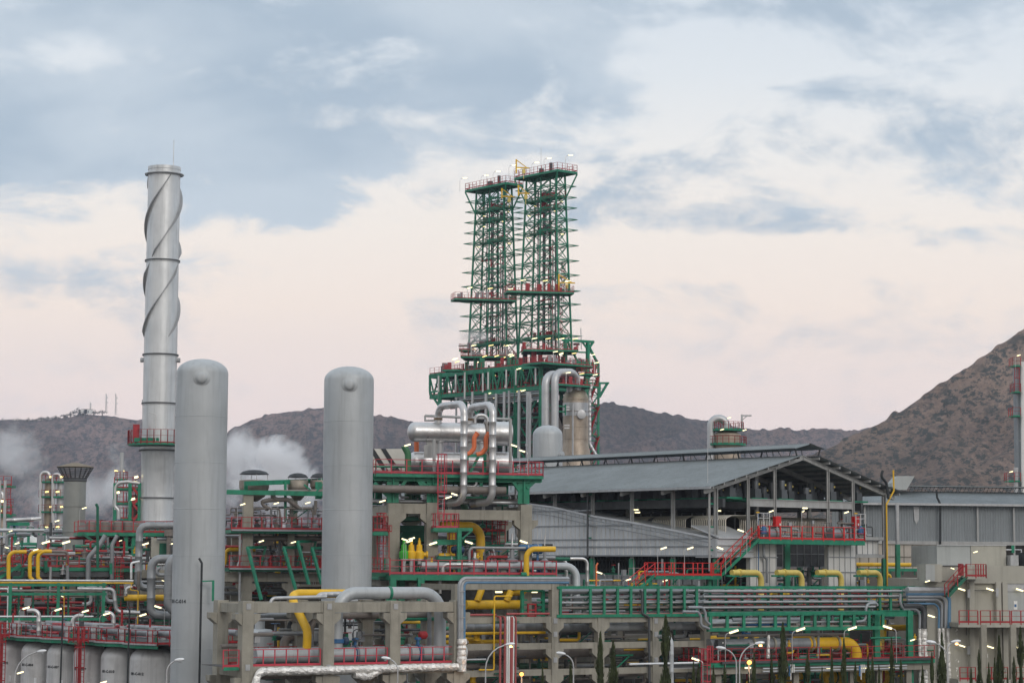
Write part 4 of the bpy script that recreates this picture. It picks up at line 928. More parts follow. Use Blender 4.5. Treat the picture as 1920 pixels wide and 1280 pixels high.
st = thing('red_stair', 'short red and green stair going down left from the walkway end', 'stair', plS(1200, 1100)); stair(st, plS(1192, 1108), plS(1228, 1078), 1.0, PG.n, RED2)
for i, x in enumerate((1236, 1286, 1342)): lamp('pole', x + 8, 1027, plS.xy(x).y - .5, False if i < 2 else True, ['pole lamp on the red walkway, first from the left', 'pole lamp on the red walkway, middle one', 'pole lamp on the red walkway at the stair foot'][i], .4, 1.25)
lamp('pole', 1389, 994, 208, True, 'pole lamp at the top of the red stair', -.4, 1.2)
# dark louvred undercroft along the side, boxes
uc = thing('undercroft_wall', 'dark louvred wall under the pale duct wall', 'wall', h0); PU = PS.off(3)
a, b = PU.h(985, 1345, 1075, 1180); stub(uc, 'backing', DARK, lambda mb: mb.prism([zp(a, 0), zp(b, 0), zp(b, zlow), zp(a, zlow)], PS.n * .2)); mb = MB()
for i in range(60): q = a.lerp(b, i / 60) - PS.n * .08; mb.beam(zp(q, zof(PU, 1180, 1072)), zp(q, zlow), .08)
for y in (1050, 1068): mb.beam(zp(a, zof(PU, 1180, y)) - PS.n * .1, zp(b, zof(PU, 1180, y)) - PS.n * .1, .08, .1)
mb.build('louvre', DSTEEL, uc)
stub(uc, 'pale_box_row', GAL, lambda mb: [mb.box(zp(a.lerp(b, .04 + .96 * i / 22) - PS.n * 1.2, zof(PU, 1180, 1087)), 1.1, .8, 1.1, uL) for i in range(22)])
stub(uc, 'sill_beam', GREEN, lambda mb: mb.beam(zp(a, zof(PU, 1180, 1077)) - PS.n * 1.3, zp(b, zof(PU, 1180, 1077)) - PS.n * 1.3, .2, .3))
# lamps, tall conduits at the hall corner
for (px, y0, y1, m, lab) in ((1330, 912, 1070, STEEL, 'thin cable ladder mast beside the hall corner post'), (1102, 918, 1045, DSTEEL, 'dark downpipe on the hall side near the middle post')):
    a, b = PS.off(-.8)(px, y0), PS.off(-.8)(px, y1); t = thing('downpipe', lab, 'pipe', b); stub(t, 'tube', m, lambda mb: mb.tube([a, zp(a, b.z)], .11, 8)); stub(t, 'bracket', GREEN, lambda mb: [mb.beam(zp(a, b.z + 2 + k * 2.2), zp(a + PS.n * .5, b.z + 2 + k * 2.2), .15) for k in range(3)])
stub(hall, 'lightning_rod', MTL, lambda mb: mb.tube([PS.off(-1.4)(1327, 905), PS.off(-1.4)(1327, 840)], .03, 4))
# yellow elbows coming out to the rack
for i, (x0, x1) in enumerate(((1372, 1430), (1456, 1506), (1532, 1580), (1610, 1653))):
    pl = PG.off(-3.0); pipe('yellow_elbow_pipe', 'faded yellow elbow pipe turning down into the green rack, %s from the left' % words[i], 'pipe', [pl(x0, 1073), V((pl.xy(x1 - 3).x, pl.xy(x1 - 3).y, pl(x0, 1073).z)), pl(x1 - 3, 1146)], .29, PYEL, .8, 2.2, 14, group='yellow elbow pipes under the hall', flanges=[(pl(x0 + 14, 1073), uR)])
    a, b = pl.h(x0 - 8, x1 - 4, 1079); t = stub(hall, 'pipe_shelf', GREEN, lambda mb: mb.beam(a, b, .3, .18))
a, b = PG.off(6).h(1600, 1737, 1058); pipe('yellow_pipe', 'long thin yellow pipe on a green shelf right of the hall', 'pipe', [a, b], .22, YEL, 0, 2, 10); t = thing('green_shelf', 'green shelf beam under the long thin yellow pipe right of the hall', 'beam', a); stub(t, 'beam', GREEN, lambda mb: mb.beam(a - Z * .55, b - Z * .55, .3, .3)); stub(t, 'bracket', DGREEN, lambda mb: [mb.beam(a.lerp(b, k / 6) - Z * .7, a.lerp(b, k / 6) - Z * 1.1, .15) for k in range(7)])
# bent vent pipes at the right eave
pg = PG.off(-1.2)
pipe('bent_vent_pole', 'tall yellow pole with a dog-leg beside the right corner of the hall', 'pole', [pg(1664, 1098), pg(1662, 945), pg(1676, 920), pg(1675, 881)], .085, YEL, .3, 0, 10)
pipe('bent_vent_pole', 'black bent vent pipe rising over the right eave of the hall', 'pole', [pg(1666, 935), pg(1662, 905), pg(1652, 893), pg(1655, 882)], .14, DARK, .4, 0, 8)
for x, lab in ((1682, 'grey vertical conduit with green bands in front of the long shed, left one'), ):
    a, b = PG.off(3)(x, 945), PG.off(3)(x, 1100); t = thing('conduit', lab, 'conduit', b); stub(t, 'tube', GAL, lambda mb: mb.beam(zp(a, a.z), zp(a, zof(PG.off(3), x, 1020)), .3)); stub(t, 'base', GREEN, lambda mb: mb.beam(zp(a, zof(PG.off(3), x, 1020)), zp(a, 3), .42))
# blue cable line down the white panel
stub(hall, 'blue_cable', BLUE, lambda mb: mb.tube([PG.off(-1)(1422, 962), PG.off(-1)(1422, 1072)], .05, 5))
pipe('white_conduit', 'grey twin conduit with a kink on the left white panel wall', 'conduit', [PG.off(-.9)(1432, 1018), PG.off(-.9)(1432, 1042), PG.off(-.9)(1438, 1048), PG.off(-.9)(1438, 1092)], .14, GSTEEL, .3, 0, 8)

# ================================================================ long corrugated shed at the right
SH = at(1750, 945, 262); PSH = PL(SH, V((.985, .17, 0))); uS, nS = PSH.u, PSH.n
sh = thing('long_shed', 'long grey corrugated shed with a low roof and ridge vent, right background', 'shed', PSH.xy(1600))
a, b = PSH.h(1560, 2010, 944, 1750); zt4 = a.z; zb4 = zof(PSH, 1750, 1015)
stub(sh, 'wall', WALLS, lambda mb: ribbed(mb, zp(b, zb4), zp(a, zb4), zp(b, zt4), zp(a, zt4), .32, .03))
zr4 = zof(PSH.off(9), 1750, 921)
stub(sh, 'roof', ROOF, lambda mb: ribbed(mb, zp(b - nS * .8, zt4 - .1), zp(a - nS * .8, zt4 - .1), zp(b + nS * 9, zr4), zp(a + nS * 9, zr4), .32, .05))
stub(sh, 'gutter', GAL, lambda mb: mb.beam(zp(a - nS * .95, zt4 - .1), zp(b - nS * .95, zt4 - .1), .2, .25))
stub(sh, 'ridge_vent', ROOF, lambda mb: mb.beam(zp(a + nS * 9, zr4 + .6), zp(b + nS * 9, zr4 + .6), 2.6, .12)); mb = MB()
n = 60
for i in range(n): q = a.lerp(b, i / n) + nS * 8.2; mb.beam(zp(q, zr4 - .2), zp(q + uS * .35, zr4 + .55), .06)
mb.build('vent_strut', DSTEEL, sh)
stub(sh, 'sill_beam', STEEL, lambda mb: mb.beam(zp(a - nS * .2, zb4 - .15), zp(b - nS * .2, zb4 - .15), .4, .4))
for x in (1620, 1682, 1757, 1832, 1900): q = PSH.xy(x) - nS * .3; stub(sh, 'post', STEEL, lambda mb: mb.beam(zp(q, 0), zp(q, zt4 - .3), .2)) if x != 1757 else stub(sh, 'post', STEEL, lambda mb: mb.beam(zp(q, 0), zp(q, zb4), .35))
p = PSH.off(-.1)(1718, 955); stub(sh, 'pale_stain', GAL, lambda mb: mb.prism([p + uS * -.35 + Z * .4, p + uS * -.25 - Z * 1.2, p - Z * 1.7, p + uS * .3 - Z * 1.1, p + uS * .35 + Z * .4], -nS * .02))
stub(sh, 'shaded_bay', mat('shaded_undercroft', (.16, .15, .135), .9), lambda mb: mb.prism([zp(a + nS * 4, 0), zp(b + nS * 4, 0), zp(b + nS * 4, zb4), zp(a + nS * 4, zb4)], nS * .3))  # sheet with the shade under the shed put into its colour
for x, lab in ((1757, 'black bent vent pipe running down the middle of the long shed wall'), (1608, 'black bent vent pipe at the left end of the long shed, behind the hall post')):
    pl = PSH.off(-.6); pipe('bent_vent_pole', lab, 'pole', [pl(x + 6, 1020), pl(x + 6, 944), pl(x, 932), pl(x - 1, 918)], .13, DARK, .3, 0, 8)
t = thing('roof_chute', 'pale slanted sheet-metal air intake rising over the long shed roof beside the yellow pole', 'duct', PSH.off(6)(1680, 917)); pl = PSH.off(6)
stub(t, 'front_duct', BOXG, lambda mb: mb.prism([pl(1684, 918), pl(1700, 918), pl(1715, 892), pl(1691, 892), pl(1684, 904)], nS * 2.5)); stub(t, 'side_duct', BOXG, lambda mb: mb.prism([pl(1672, 912), pl(1684, 918), pl(1684, 904), pl(1691, 892), pl(1683, 892), pl(1672, 905)], nS * 1.5 - Z * 0))
for x in (1610, 1625): 
    q = PSH.off(10)(x, 921); t = thing('roof_box', 'small white box on the far roof just right of the hall eave, ' + ('left one' if x == 1610 else 'right one'), 'box', q); stub(t, 'body', WHITE, lambda mb: mb.box(q, 1.0, 1, .8)); stub(t, 'lid', GAL, lambda mb: mb.box(q + Z * .45, 1.15, 1.15, .08))
# ================================================================ exchanger structure in the middle
EX = PL(at(890, 950, 192), uE); n = EX.n; RT_ = []
def post(t, pl, px, y0, y1, w, m, name='column', dz=0, back=0):
    q = pl.xy(px) + pl.n * back; z0 = zof(pl, px, y0); z1_ = zof(pl, px, y1); return stub(t, name, m, lambda mb: mb.beam(zp(q, z0), zp(q, z1_), w))
zc1, zc2 = zof(EX, 760, 953), zof(EX, 900, 965)
ex = thing('concrete_structure', 'tall precast concrete frame carrying the green platform and the two silver drums', 'structure', EX.xy(890) * 1.0)
for row, bk in ((0, 0), (1, 9)):
    for px, zt5, lv in ((736, zof(EX, 736, 943), zc1 - .4), (808, zof(EX, 808, 942), zc1 - .4), (984, zof(EX, 984, 946), zc2 - .4)):
        mb = MB(); col_mesh(mb, EX.xy(px) + n * bk, 0, zt5, 1.0, EX.u, [lv, zof(EX, px, 1088)]); mb.build('column', CONC, ex)
    for x0, x1, zc, h in ((742, 802, zc1, .85), (814, 978, zc2, .85), (742, 802, zof(EX, 770, 1096), .9), (814, 978, zof(EX, 890, 1096), .9)):
        a, b = EX.xy(x0 - .3) + n * bk, EX.xy(x1 + .3) + n * bk; stub(ex, 'beam', CONC, lambda mb: mb.beam(zp(a, zc), zp(b, zc), .7, h))
for px in (736, 808, 984):
    q = EX.xy(px)
    for zc in (zc1 - .1, zof(EX, px, 1090)): stub(ex, 'cross_beam', CONC, lambda mb: mb.beam(zp(q + n * .52, zc), zp(q + n * 8.5, zc), .6, .8))
# upper green frame
gf = thing('steel_platform_frame', 'green steel table frame standing on the concrete structure under the silver drums', 'steel frame', zp(EX.xy(890), zc1))
for px, y0, y1 in ((735, 895, 942), (810, 895, 942), (981, 895, 944)):
    for bk in (0, 7.5): 
        q = EX.xy(px) + n * bk; stub(gf, 'column', GREEN, lambda mb: (mb.beam(zp(q - EX.u * .24, zof(EX, px, y1)), zp(q - EX.u * .24, zof(EX, px, y0)), .06, .55), mb.beam(zp(q + EX.u * .24, zof(EX, px, y1)), zp(q + EX.u * .24, zof(EX, px, y0)), .06, .55), mb.beam(zp(q, zof(EX, px, y1)), zp(q, zof(EX, px, y0)), .45, .1)))
zg = zof(EX, 860, 896)
a, b = EX.xy(700), EX.xy(1012)
for bk in (0, 3.7, 7.5): stub(gf, 'girder', GREEN, lambda mb: mb.ibeam(zp(a + n * bk, zg), zp(b + n * bk, zg), .35, .62))
stub(gf, 'brace', GREEN, lambda mb: [mb.beam(EX(*p), EX(*q), .28) for p, q in (((793, 915), (782, 897)), ((806, 918), (780, 892)), ((974, 920), (962, 902)), ((988, 915), (1006, 898)), ((742, 930), (760, 900)), ((728, 930), (702, 905)), ((818, 915), (835, 899)))])
stub(gf, 'cross_girder', GREEN, lambda mb: [mb.beam(zp(EX.xy(x) + n * .3, zg - .05), zp(EX.xy(x) + n * 7.3, zg - .05), .3, .5) for x in (735, 810, 870, 925, 981)])
dk = thing('drum_platform', 'railed platform at the level of the two silver drums', 'platform', zp(EX.xy(860), zg))
zd = zof(EX, 860, 889); Pq = [zp(EX.xy(700) - n * .6, zd), zp(EX.xy(1014) - n * .6, zd), zp(EX.xy(1014) + n * 8.5, zd), zp(EX.xy(700) + n * 8.5, zd)]
deck(dk, Pq, zd, GREEN, .25); railing(dk, Pq, PINK, True, 1.15, 1.35, True, .1)
def drum(name, lab, x0, x1, y, yd, d, back, chx, ends=1.22, m=ALUB):
    pl = EX.off(back); a, b = pl.h(x0, x1, y, 860); s = d / F; r_ = yd / 2 * s; t = thing(name, lab, 'drum', a, 'silver horizontal drums on the green platform'); u = EX.u; L_ = (b - a).length; c = (pl.xy(chx) - zp(a, 0)).length
    pr = [(r_ * math.sin(R(q)), r_ * .75 * (1 - math.cos(R(q)))) for q in range(0, 91, 10)]
    z = r_ * .75 + 1.0
    while z < c - .5: pr += [(r_, z - .03), (r_ * 1.015, z - .02), (r_ * 1.015, z + .02), (r_, z + .03)]; z += 1.15
    pr += [(r_, c)]
    stub(t, 'shell', m, lambda mb: mb.lathe(a, pr, 40, u))
    stub(t, 'flange', BPIPE, lambda mb: mb.lathe(a + u * c, [(r_, 0), (r_ * 1.2, .02), (r_ * 1.2, .22), (r_ * .95, .24), (r_ * .95, .36), (r_ * 1.2, .38), (r_ * 1.2, .58), (r_, .6)], 40, u))
    stub(t, 'channel', m, lambda mb: mb.lathe(a + u * (c + .55), [(r_ * ends * .9, 0), (r_ * ends, .4), (r_ * ends, L_ - c - .7), (r_ * ends * .96, L_ - c - .55), (0, L_ - c - .5)], 40, u))
    return t, a, u, r_, L_
d1 = drum('silver_drum', 'upper one of the two stacked silver drums, below the U-bend pipes', 764, 957, 811, 37, 195, 3.2, 905)
d2 = drum('silver_drum', 'lower one of the two stacked silver drums, just above the platform rail', 764, 957, 867, 38, 195, 3.2, 905, 1.12)
for x in (812, 890):
    q = EX.off(3.2).xy(x); stub(d1[0], 'saddle', STEEL, lambda mb: mb.beam(zp(q, zof(EX, 860, 855)), zp(q, zof(EX, 860, 824)), .35, 1.4)); stub(d1[0], 'nozzle', ALU, lambda mb: mb.lathe(zp(q + EX.u * .5, zof(EX, 860, 855)), [(.3, 0), (.3, 1.3), (.45, 1.32), (.45, 1.5), (.28, 1.5)], 14))
    stub(d2[0], 'saddle', STEEL, lambda mb: mb.beam(zp(q, zd), zp(q, zof(EX, 860, 882)), .4, 1.6))
pan = stub(d1[0], 'side_guard', STEEL, lambda mb: mb.beam(EX.off(1)(795, 846), EX.off(1)(812, 846), .15, 1.1))
pu = EX.off(2.2)
stub(dk, 'pipe_stand', STEEL, lambda mb: (mb.tube([EX(814, 823), EX(814, 886)], .14, 8), mb.tube([EX(957, 785), EX(957, 886)], .14, 8), mb.tube([EX.off(5)(797, 779), EX.off(5)(957, 786)], .12, 8), mb.tube([EX.off(5)(797, 779), EX.off(5)(797, 788), EX.off(5)(825, 788)], .1, 8)))
for i, (a, b, top, lab) in enumerate(((819, 868, 762, 'left one of the two big silver U-bend pipes rising from the upper drum'), (877, 922, 764, 'right one of the two big silver U-bend pipes rising from the upper drum'))):
    p0 = EX.off(3.2); p1 = EX.off(-1.3)
    zt6 = zof(p0, a, top); q0, q1 = zp(p0.xy(a), 0), zp(p1.xy(b), 0)
    z_dr = d1[1].z + d1[3] - .1; zbt = zof(p1, b, 941)
    pipe('overhead_pipe', lab, 'pipe', [zp(q0, z_dr), zp(q0, zt6), zp(q1, zt6), zp(q1, zbt), zp(EX.off(.8).xy(b - 38), zbt - .1)], .31, ALUB, .95, 1.15, 18, flanges=[(zp(q0, z_dr + .4), Z)], group='silver U-bend pipes on the drums', fm=mat('rusty_flange', (.20, .13, .07), .8) if i == 0 else bpy.data.materials['rusty_flange'])
p0 = EX.off(3.2); q0, q1 = p0.xy(888), p0.xy(912); zt6 = zof(p0, 900, 778)
pipe('overhead_pipe', 'small silver U-bend pipe between the two big ones on the upper drum', 'pipe', [zp(q0, d1[1].z + d1[3]), zp(q0, zt6), zp(q1, zt6), zp(q1, d1[1].z + d1[3])], .16, ALUB, .5, .8, 12)
# orange vents
for i, (mx_, my, lab) in enumerate(((895, 812, 'left orange S-bent vent pipe in front of the upper silver drum'), (917, 812, 'right orange S-bent vent pipe in front of the upper silver drum'))):
    p = EX.off(-.2); pts = [p(mx_, my), p(mx_ - 6, my + 8), p(mx_ - 6, my + 28), p(mx_ - 14, my + 38), p(mx_ - 24, my + 40)]
    o = pipe('orange_vent', lab, 'vent', pts, .2, ORANGE, .5, 0, 14, group='orange vents'); dr = (pts[0] - pts[1]).normalized()
    stub(o, 'dark_mouth', DARK, lambda mb: mb.lathe(pts[0] + dr * .01, [(.17, -.02), (.17, .02)], 14, dr)); stub(o, 'lip', ORANGE, lambda mb: mb.lathe(pts[0], [(.2, -.1), (.26, 0), (.2, .05)], 14, dr))
sf = thing('support_frame', 'small green frame with a brace holding up the orange vents', 'steel frame', zp(EX.xy(895), zd)); p = EX.off(-.2)
stub(sf, 'post', GREEN, lambda mb: [mb.beam(p(x, 890), p(x, 853), .22) for x in (876, 909)]); stub(sf, 'beam', GREEN, lambda mb: mb.beam(p(874, 854), p(912, 854), .25)); stub(sf, 'brace', GREEN, lambda mb: mb.beam(p(880, 888), p(897, 856), .2))
pipe('orange_vent', 'short orange pipe stub behind the left end of the drums', 'vent', [EX.off(6)(781, 850), EX.off(6)(781, 826)], .22, ORANGE, 0, 0, 12, group='orange vents')
pipe('green_gooseneck', 'green gooseneck pipe left of the silver drums', 'pipe', [EX.off(1)(765, 888), EX.off(1)(765, 850), EX.off(1)(757, 835)], .28, mat('mid_green_paint', (.04, .16, .07), .5), .8, 0, 12)
t = thing('striped_tank', 'white round-cornered tank end with slanting black stripes behind the platform left end', 'tank', EX.off(12)(725, 885)); p = EX.off(13)
def rr_pts(x0, y0, x1, y1, r_):
    o_ = []
    for cx_, cy_, a0_ in ((x1 - r_, y0 + r_, -90), (x1 - r_, y1 - r_, 0), (x0 + r_, y1 - r_, 90), (x0 + r_, y0 + r_, 180)):
        for k in range(6): an = R(a0_ + 18 * k); o_.append(p(cx_ + r_ * math.cos(an), cy_ + r_ * math.sin(an)))
    return o_
stub(t, 'shell', mat('cream_paint', (.55, .54, .49), .5), lambda mb: mb.prism(rr_pts(640, 841, 761, 888, 9)[::-1], n * 6))
stub(t, 'stripe', DARK, lambda mb: [mb.prism([p(x + k, 841) - n * .02, p(x + k + 9, 841) - n * .02, p(x + k + 36, 882) - n * .02, p(x + k + 25, 882) - n * .02], -n * .02) for x in (692, 714) for k in (0,)])
# thick brown pipes under the platform
for y, x0, x1, r_, bk, m, lab in ((918, 610, 948, .33, -.7, BPIPE, 'thick brown insulated pipe running left under the green platform'), (941, 690, 975, .17, 1.2, ALU, 'thin silver pipe resting on top of the concrete beam under the platform'), (939, 850, 985, .24, 2.6, BPIPE, 'dark brown pipe behind the lower bends of the U-bend pipes')):
    a, b = EX.off(bk).h(x0, x1, y, 860); pipe('insulated_pipe', lab, 'pipe', [a, b], r_, m, 0, 2, 12)
pipe('silver_pipe', 'small silver elbow pipe below the platform between the two tall pipes', 'pipe', [EX(925, 925), EX(885, 925), EX(880, 912)], .16, ALU, .4, .8, 12); pipe('silver_pipe', 'short silver pipe bend hanging under the platform centre', 'pipe', [EX(873, 912), EX(893, 912), EX(893, 903)], .12, ALU, .3, .8, 10)
stub(gf, 'hanger', GREEN, lambda mb: (mb.beam(EX(902, 905), EX(902, 932), .25), mb.beam(EX(862, 932), EX(925, 932), .15)))
for x, lab in ((765, 'dark green pipe bend behind the concrete frame, left one'), (865, 'dark green pipe bend hanging behind the concrete frame, right one')):
    pl = EX.off(7); pipe('green_pipe', lab, 'pipe', [pl(x, 905), pl(x, 935), pl(x + 8, 955)], .32, bpy.data.materials['mid_green_paint'], .6, 0, 12)
# red ladders
t = thing('red_ladder', 'tall red caged ladder in front of the drum platform', 'ladder', EX.off(-1.4)(829, 988)); p = EX.off(-1.2)
stub(t, 'ladder', PINK, lambda mb: ladder(mb, zp(p.xy(826), zof(p, 829, 972)), zp(p.xy(826), zof(p, 829, 852)), .55, True, EX.u, -n))
t = thing('ladder_basket', 'small red railed basket platform on a green bracket at the ladder foot', 'platform', p(838, 990)); a, b = EX.off(-2).h(816, 860, 989, 838); Pq = [a, b, b + n * 1.6, a + n * 1.6]; deck(t, Pq, a.z, GREEN, .3); railing(t, Pq, PINK, True, 1.2, .7, True, .09)
stub(t, 'post', GREEN, lambda mb: mb.beam(EX.off(-2)(861, 990), EX.off(-2)(861, 1083), .35)); stub(t, 'arm', GREEN, lambda mb: (mb.beam(EX.off(-2)(812, 992), EX.off(-2)(886, 992), .2, .28), mb.beam(EX.off(-2)(886, 993), EX.off(-2)(866, 1010), .12), mb.beam(EX.off(-.8)(812, 1016), EX.off(-.8)(860, 1016), .2, .45)))
t = thing('red_ladder', 'red caged ladder hanging behind the green post above the middle deck', 'ladder', EX.off(-.9)(848, 1068)); p2 = EX.off(.6)
stub(t, 'ladder', RED, lambda mb: ladder(mb, zp(p2.xy(848), zof(p2, 848, 1070)), zp(p2.xy(848), zof(p2, 848, 995)), .55, True, EX.u, -n))
t = thing('red_ladder', 'red caged ladder on the left side of the concrete structure', 'ladder', EX.off(-1)(720, 1068)); stub(t, 'ladder', RED, lambda mb: (ladder(mb, EX.off(-1)(713, 1068), EX.off(-1)(713, 962), .5, True, EX.u, -n), ladder(mb, EX.off(-1)(724, 1045), EX.off(-1)(724, 985), .5, True, EX.u, -n)))
landing('small red railed landing halfway up the left ladder of the concrete structure', 700, 727, 995, 188, 2.5, EX.u, False, 0, RED, 'service_landing', 'landings on the concrete structure', .3)
t = thing('red_ladder', 'red ladder with a landing seen inside the right bay of the concrete structure', 'ladder', EX.off(5)(935, 1035)); stub(t, 'ladder', RED, lambda mb: (ladder(mb, EX.off(5)(928, 1022), EX.off(5)(928, 965), .5, True, EX.u, -n), ladder(mb, EX.off(5)(942, 1030), EX.off(5)(942, 978), .5, True, EX.u, -n))); landing('small landing of the red ladder inside the right bay', 912, 947, 996, 198, 1.5, EX.u, False, 0, RED, 'service_landing', 'landings on the concrete structure', .25)
# middle platform
mp = thing('valve_platform', 'long green platform with a red rail at mid height of the concrete structure', 'platform', EX.off(-3)(880, 1080)); pm = EX.off(-3.2)
a, b = pm.h(731, 1043, 1076, 880); Pq = [a, b, b + n * 12, a + n * 12]; deck(mp, Pq, a.z, GREEN, .45); railing(mp, [a, b], PINK, False, 1.15, 1.0, True, .12); railing(mp, [b, b + n * 6], RED, False, 1.15, 1.3, True, .1)
zm_ = a.z
stub(mp, 'support_post', GREEN, lambda mb: mb.beam(zp(pm.xy(789), 0), zp(pm.xy(789), zm_ - .3), .55)); stub(mp, 'support_post', GREEN, lambda mb: mb.beam(zp(pm.xy(737), 2), zp(pm.xy(737), zm_ - .3), .5)); stub(mp, 'support_post', GREEN, lambda mb: mb.beam(zp(pm.xy(762) + n * 2, 2), zp(pm.xy(762) + n * 2, zm_ - .3), .5))
t = thing('side_platform', 'red railed walkway joining the middle platform on the left, behind the grey vessel', 'platform', pm(715, 1070)); a, b = pm.off(1.5).h(660, 731, 1072, 700); Pq = [a, b, b + n * 3, a + n * 3]; deck(t, Pq, a.z, DGREEN, .3); railing(t, [Pq[0], Pq[1]], RED, False, 1.2, .9, True, .1); railing(t, [Pq[3], Pq[2]], RED, False, 1.2, .9, True, .1)
for x, m, lab in ((757, LIME, 'bright green bottle-shaped valve, leftmost of the three'), (771, YEL, 'yellow bottle-shaped valve between the green one and the other yellow one'), (786, YEL, 'yellow bottle-shaped valve, rightmost of the three')):
    p3 = EX.off(-1.2); q = zp(p3.xy(x), zof(p3, x, 1047)); t = thing('relief_valve', lab, 'valve', zp(q, zm_), 'bottle-shaped valves')
    stub(t, 'body', m, lambda mb: mb.lathe(q, [(.38, 0), (.42, .35), (.4, .55), (.26, .7), (.24, 1.15), (.13, 1.2), (.11, 1.55), (.06, 1.57), (.06, 1.75)], 16)); stub(t, 'inlet', m, lambda mb: mb.lathe(q + Z * .35, [(.2, 0), (.2, .6), (.32, .6), (.32, .7)], 12, EX.u)); stub(t, 'riser', MTL, lambda mb: mb.tube([zp(q, zm_), q], .18, 10)); stub(t, 'flange', MTL, lambda mb: mb.lathe(q - Z * .1, [(.4, 0), (.4, .1)], 14))
for x0, x1, y, r_, m, bk, lab, nm in ((818, 878, 1048, .28, DGREEN, -1.5, 'dark green horizontal drum behind the middle red rail', 'green_drum'), (822, 845, 1041, .22, YEL, -.5, 'yellow capped pipe end behind the middle red rail', 'yellow_pipe'), (846, 870, 1030, .32, mat('navy_paint', (.02, .05, .12), .5), -1, 'navy blue actuator behind the green post', 'actuator'), (972, 1010, 1026, .26, BLUE, -1, 'blue horizontal actuator above the yellow Z-bend pipe', 'actuator'), (998, 1018, 1029, .42, BLUE, -1, 'fat blue actuator end beside the yellow Z-bend pipe', 'actuator')):
    a, b = EX.off(bk).h(x0, x1, y); t = thing(nm, lab, 'actuator' if nm == 'actuator' else 'drum', a, None); L_ = (b - a).length
    stub(t, 'body', m, lambda mb: mb.lathe(a, [(r_ * .6, 0), (r_, .12), (r_, L_ - .12), (r_ * .6, L_)], 18, EX.u)); stub(t, 'leg', m, lambda mb: mb.beam(zp((a + b) / 2, zm_), (a + b) / 2, .18)); stub(t, 'band', GSTEEL, lambda mb: mb.lathe(a + EX.u * L_ * .45, [(r_ * 1.08, 0), (r_ * 1.08, .08)], 18, EX.u))
pipe('yellow_bend_pipe', 'thick yellow pipe bending down inside the right bay of the concrete structure', 'pipe', [EX.off(3)(825, 986), EX.off(3)(901, 986), EX.off(3)(901, 1062)], .40, YEL, 1.1, 0, 20)
pipe('yellow_riser', 'thick vertical yellow pipe behind the red ladder and green post', 'pipe', [EX.off(2.5)(846, 998), EX.off(2.5)(846, 1072)], .36, YEL, 0, 0, 16)
p3 = EX.off(-4.2)
pipe('yellow_z_pipe', 'bright yellow Z-bend pipe hanging in front of the middle platform right end', 'pipe', [p3(1041, 1029), zp(p3.xy(987), p3(1041, 1029).z), p3(987, 1110), EX.off(-1)(948, 1112)], .235, YEL, .75, 0, 16)
t = thing('pipe_clamp', 'green pipe clamp bracket gripping the yellow Z-bend pipe', 'clamp', p3(985, 1082)); stub(t, 'plate', GREEN, lambda mb: (mb.beam(p3(968, 1080) - n * .3, p3(1000, 1080) - n * .3, .3, .14), mb.beam(p3(976, 1086) - n * .3, p3(999, 1086) - n * .3, .3, .14))); stub(t, 'roller', GREEN, lambda mb: mb.lathe(p3(975, 1076) - n * .4, [(.18, 0), (.18, .45)], 10, EX.u))
pipe('grey_elbow_pipe', 'big grey elbow pipe turning down at the right end of the middle platform', 'pipe', [EX.off(-2)(790, 1060), EX.off(-2)(1081, 1061), EX.off(-2.5)(1081, 1178), EX.off(0)(1052, 1180)], .32, VES, 1.0, 3.2, 18)
for x, y0, y1, lab in ((1101, 1050, 1100, 'bright silver elbow pipe right of the big grey elbow, turned left at the top'), (1062, 1052, 1100, 'short bright silver riser between the platform and the grey elbow')):
    pl = EX.off(4 if x > 1100 else 2); pipe('silver_elbow_pipe', lab, 'pipe', [pl(x - 32, y0 - 3), pl(x, y0 - 3), pl(x, y1)], .15, ALUB, .5, 1, 12)
pipe('thin_grey_pipe', 'thin grey pipe running level above the middle platform to the blue actuator', 'pipe', [EX.off(-2)(880, 1050), EX.off(-2)(880, 1026), EX.off(-2)(985, 1027)], .12, GPIPE, .4, 1.4, 10)
for x, top, bot, r_, lab in ((960, 1000, 1070, .2, 'grey control valve with a tall spindle on the middle platform'), (1021, 1002, 1055, .13, 'thin grey valve spindle at the right end of the middle platform'), (890, 1035, 1060, .34, 'short grey flanged valve bonnet behind the middle rail')):
    p4 = EX.off(-1.8); q = zp(p4.xy(x), zm_); h = zof(p4, x, top) - zm_; t = thing('control_valve', lab, 'valve', q, 'grey valves on the middle platform')
    stub(t, 'body', GPIPE, lambda mb: mb.lathe(q, [(r_ * 2.1, .2), (r_ * 2.1, h * .3), (r_ * 2.6, h * .31), (r_ * 2.6, h * .36), (r_, h * .4), (r_, h * .7)], 16)); stub(t, 'spindle', MTL, lambda mb: mb.lathe(q + Z * h * .68, [(r_ * .8, 0), (r_ * .4, .2), (r_ * .4, h * .32)], 10)); stub(t, 'handwheel', DSTEEL, lambda mb: mb.tube([q + Z * h * .72 + V((math.cos(k * .7), math.sin(k * .7), 0)) * r_ * 1.6 for k in range(10)], .03, 5))
a, b = EX.off(-2.2).h(830, 905, 1058); pipe('silver_pipe', 'stubby silver elbow pipe lying behind the middle red rail', 'pipe', [zp(a, zm_ + .1), a, b], .2, ALUB, .4, .9, 12)
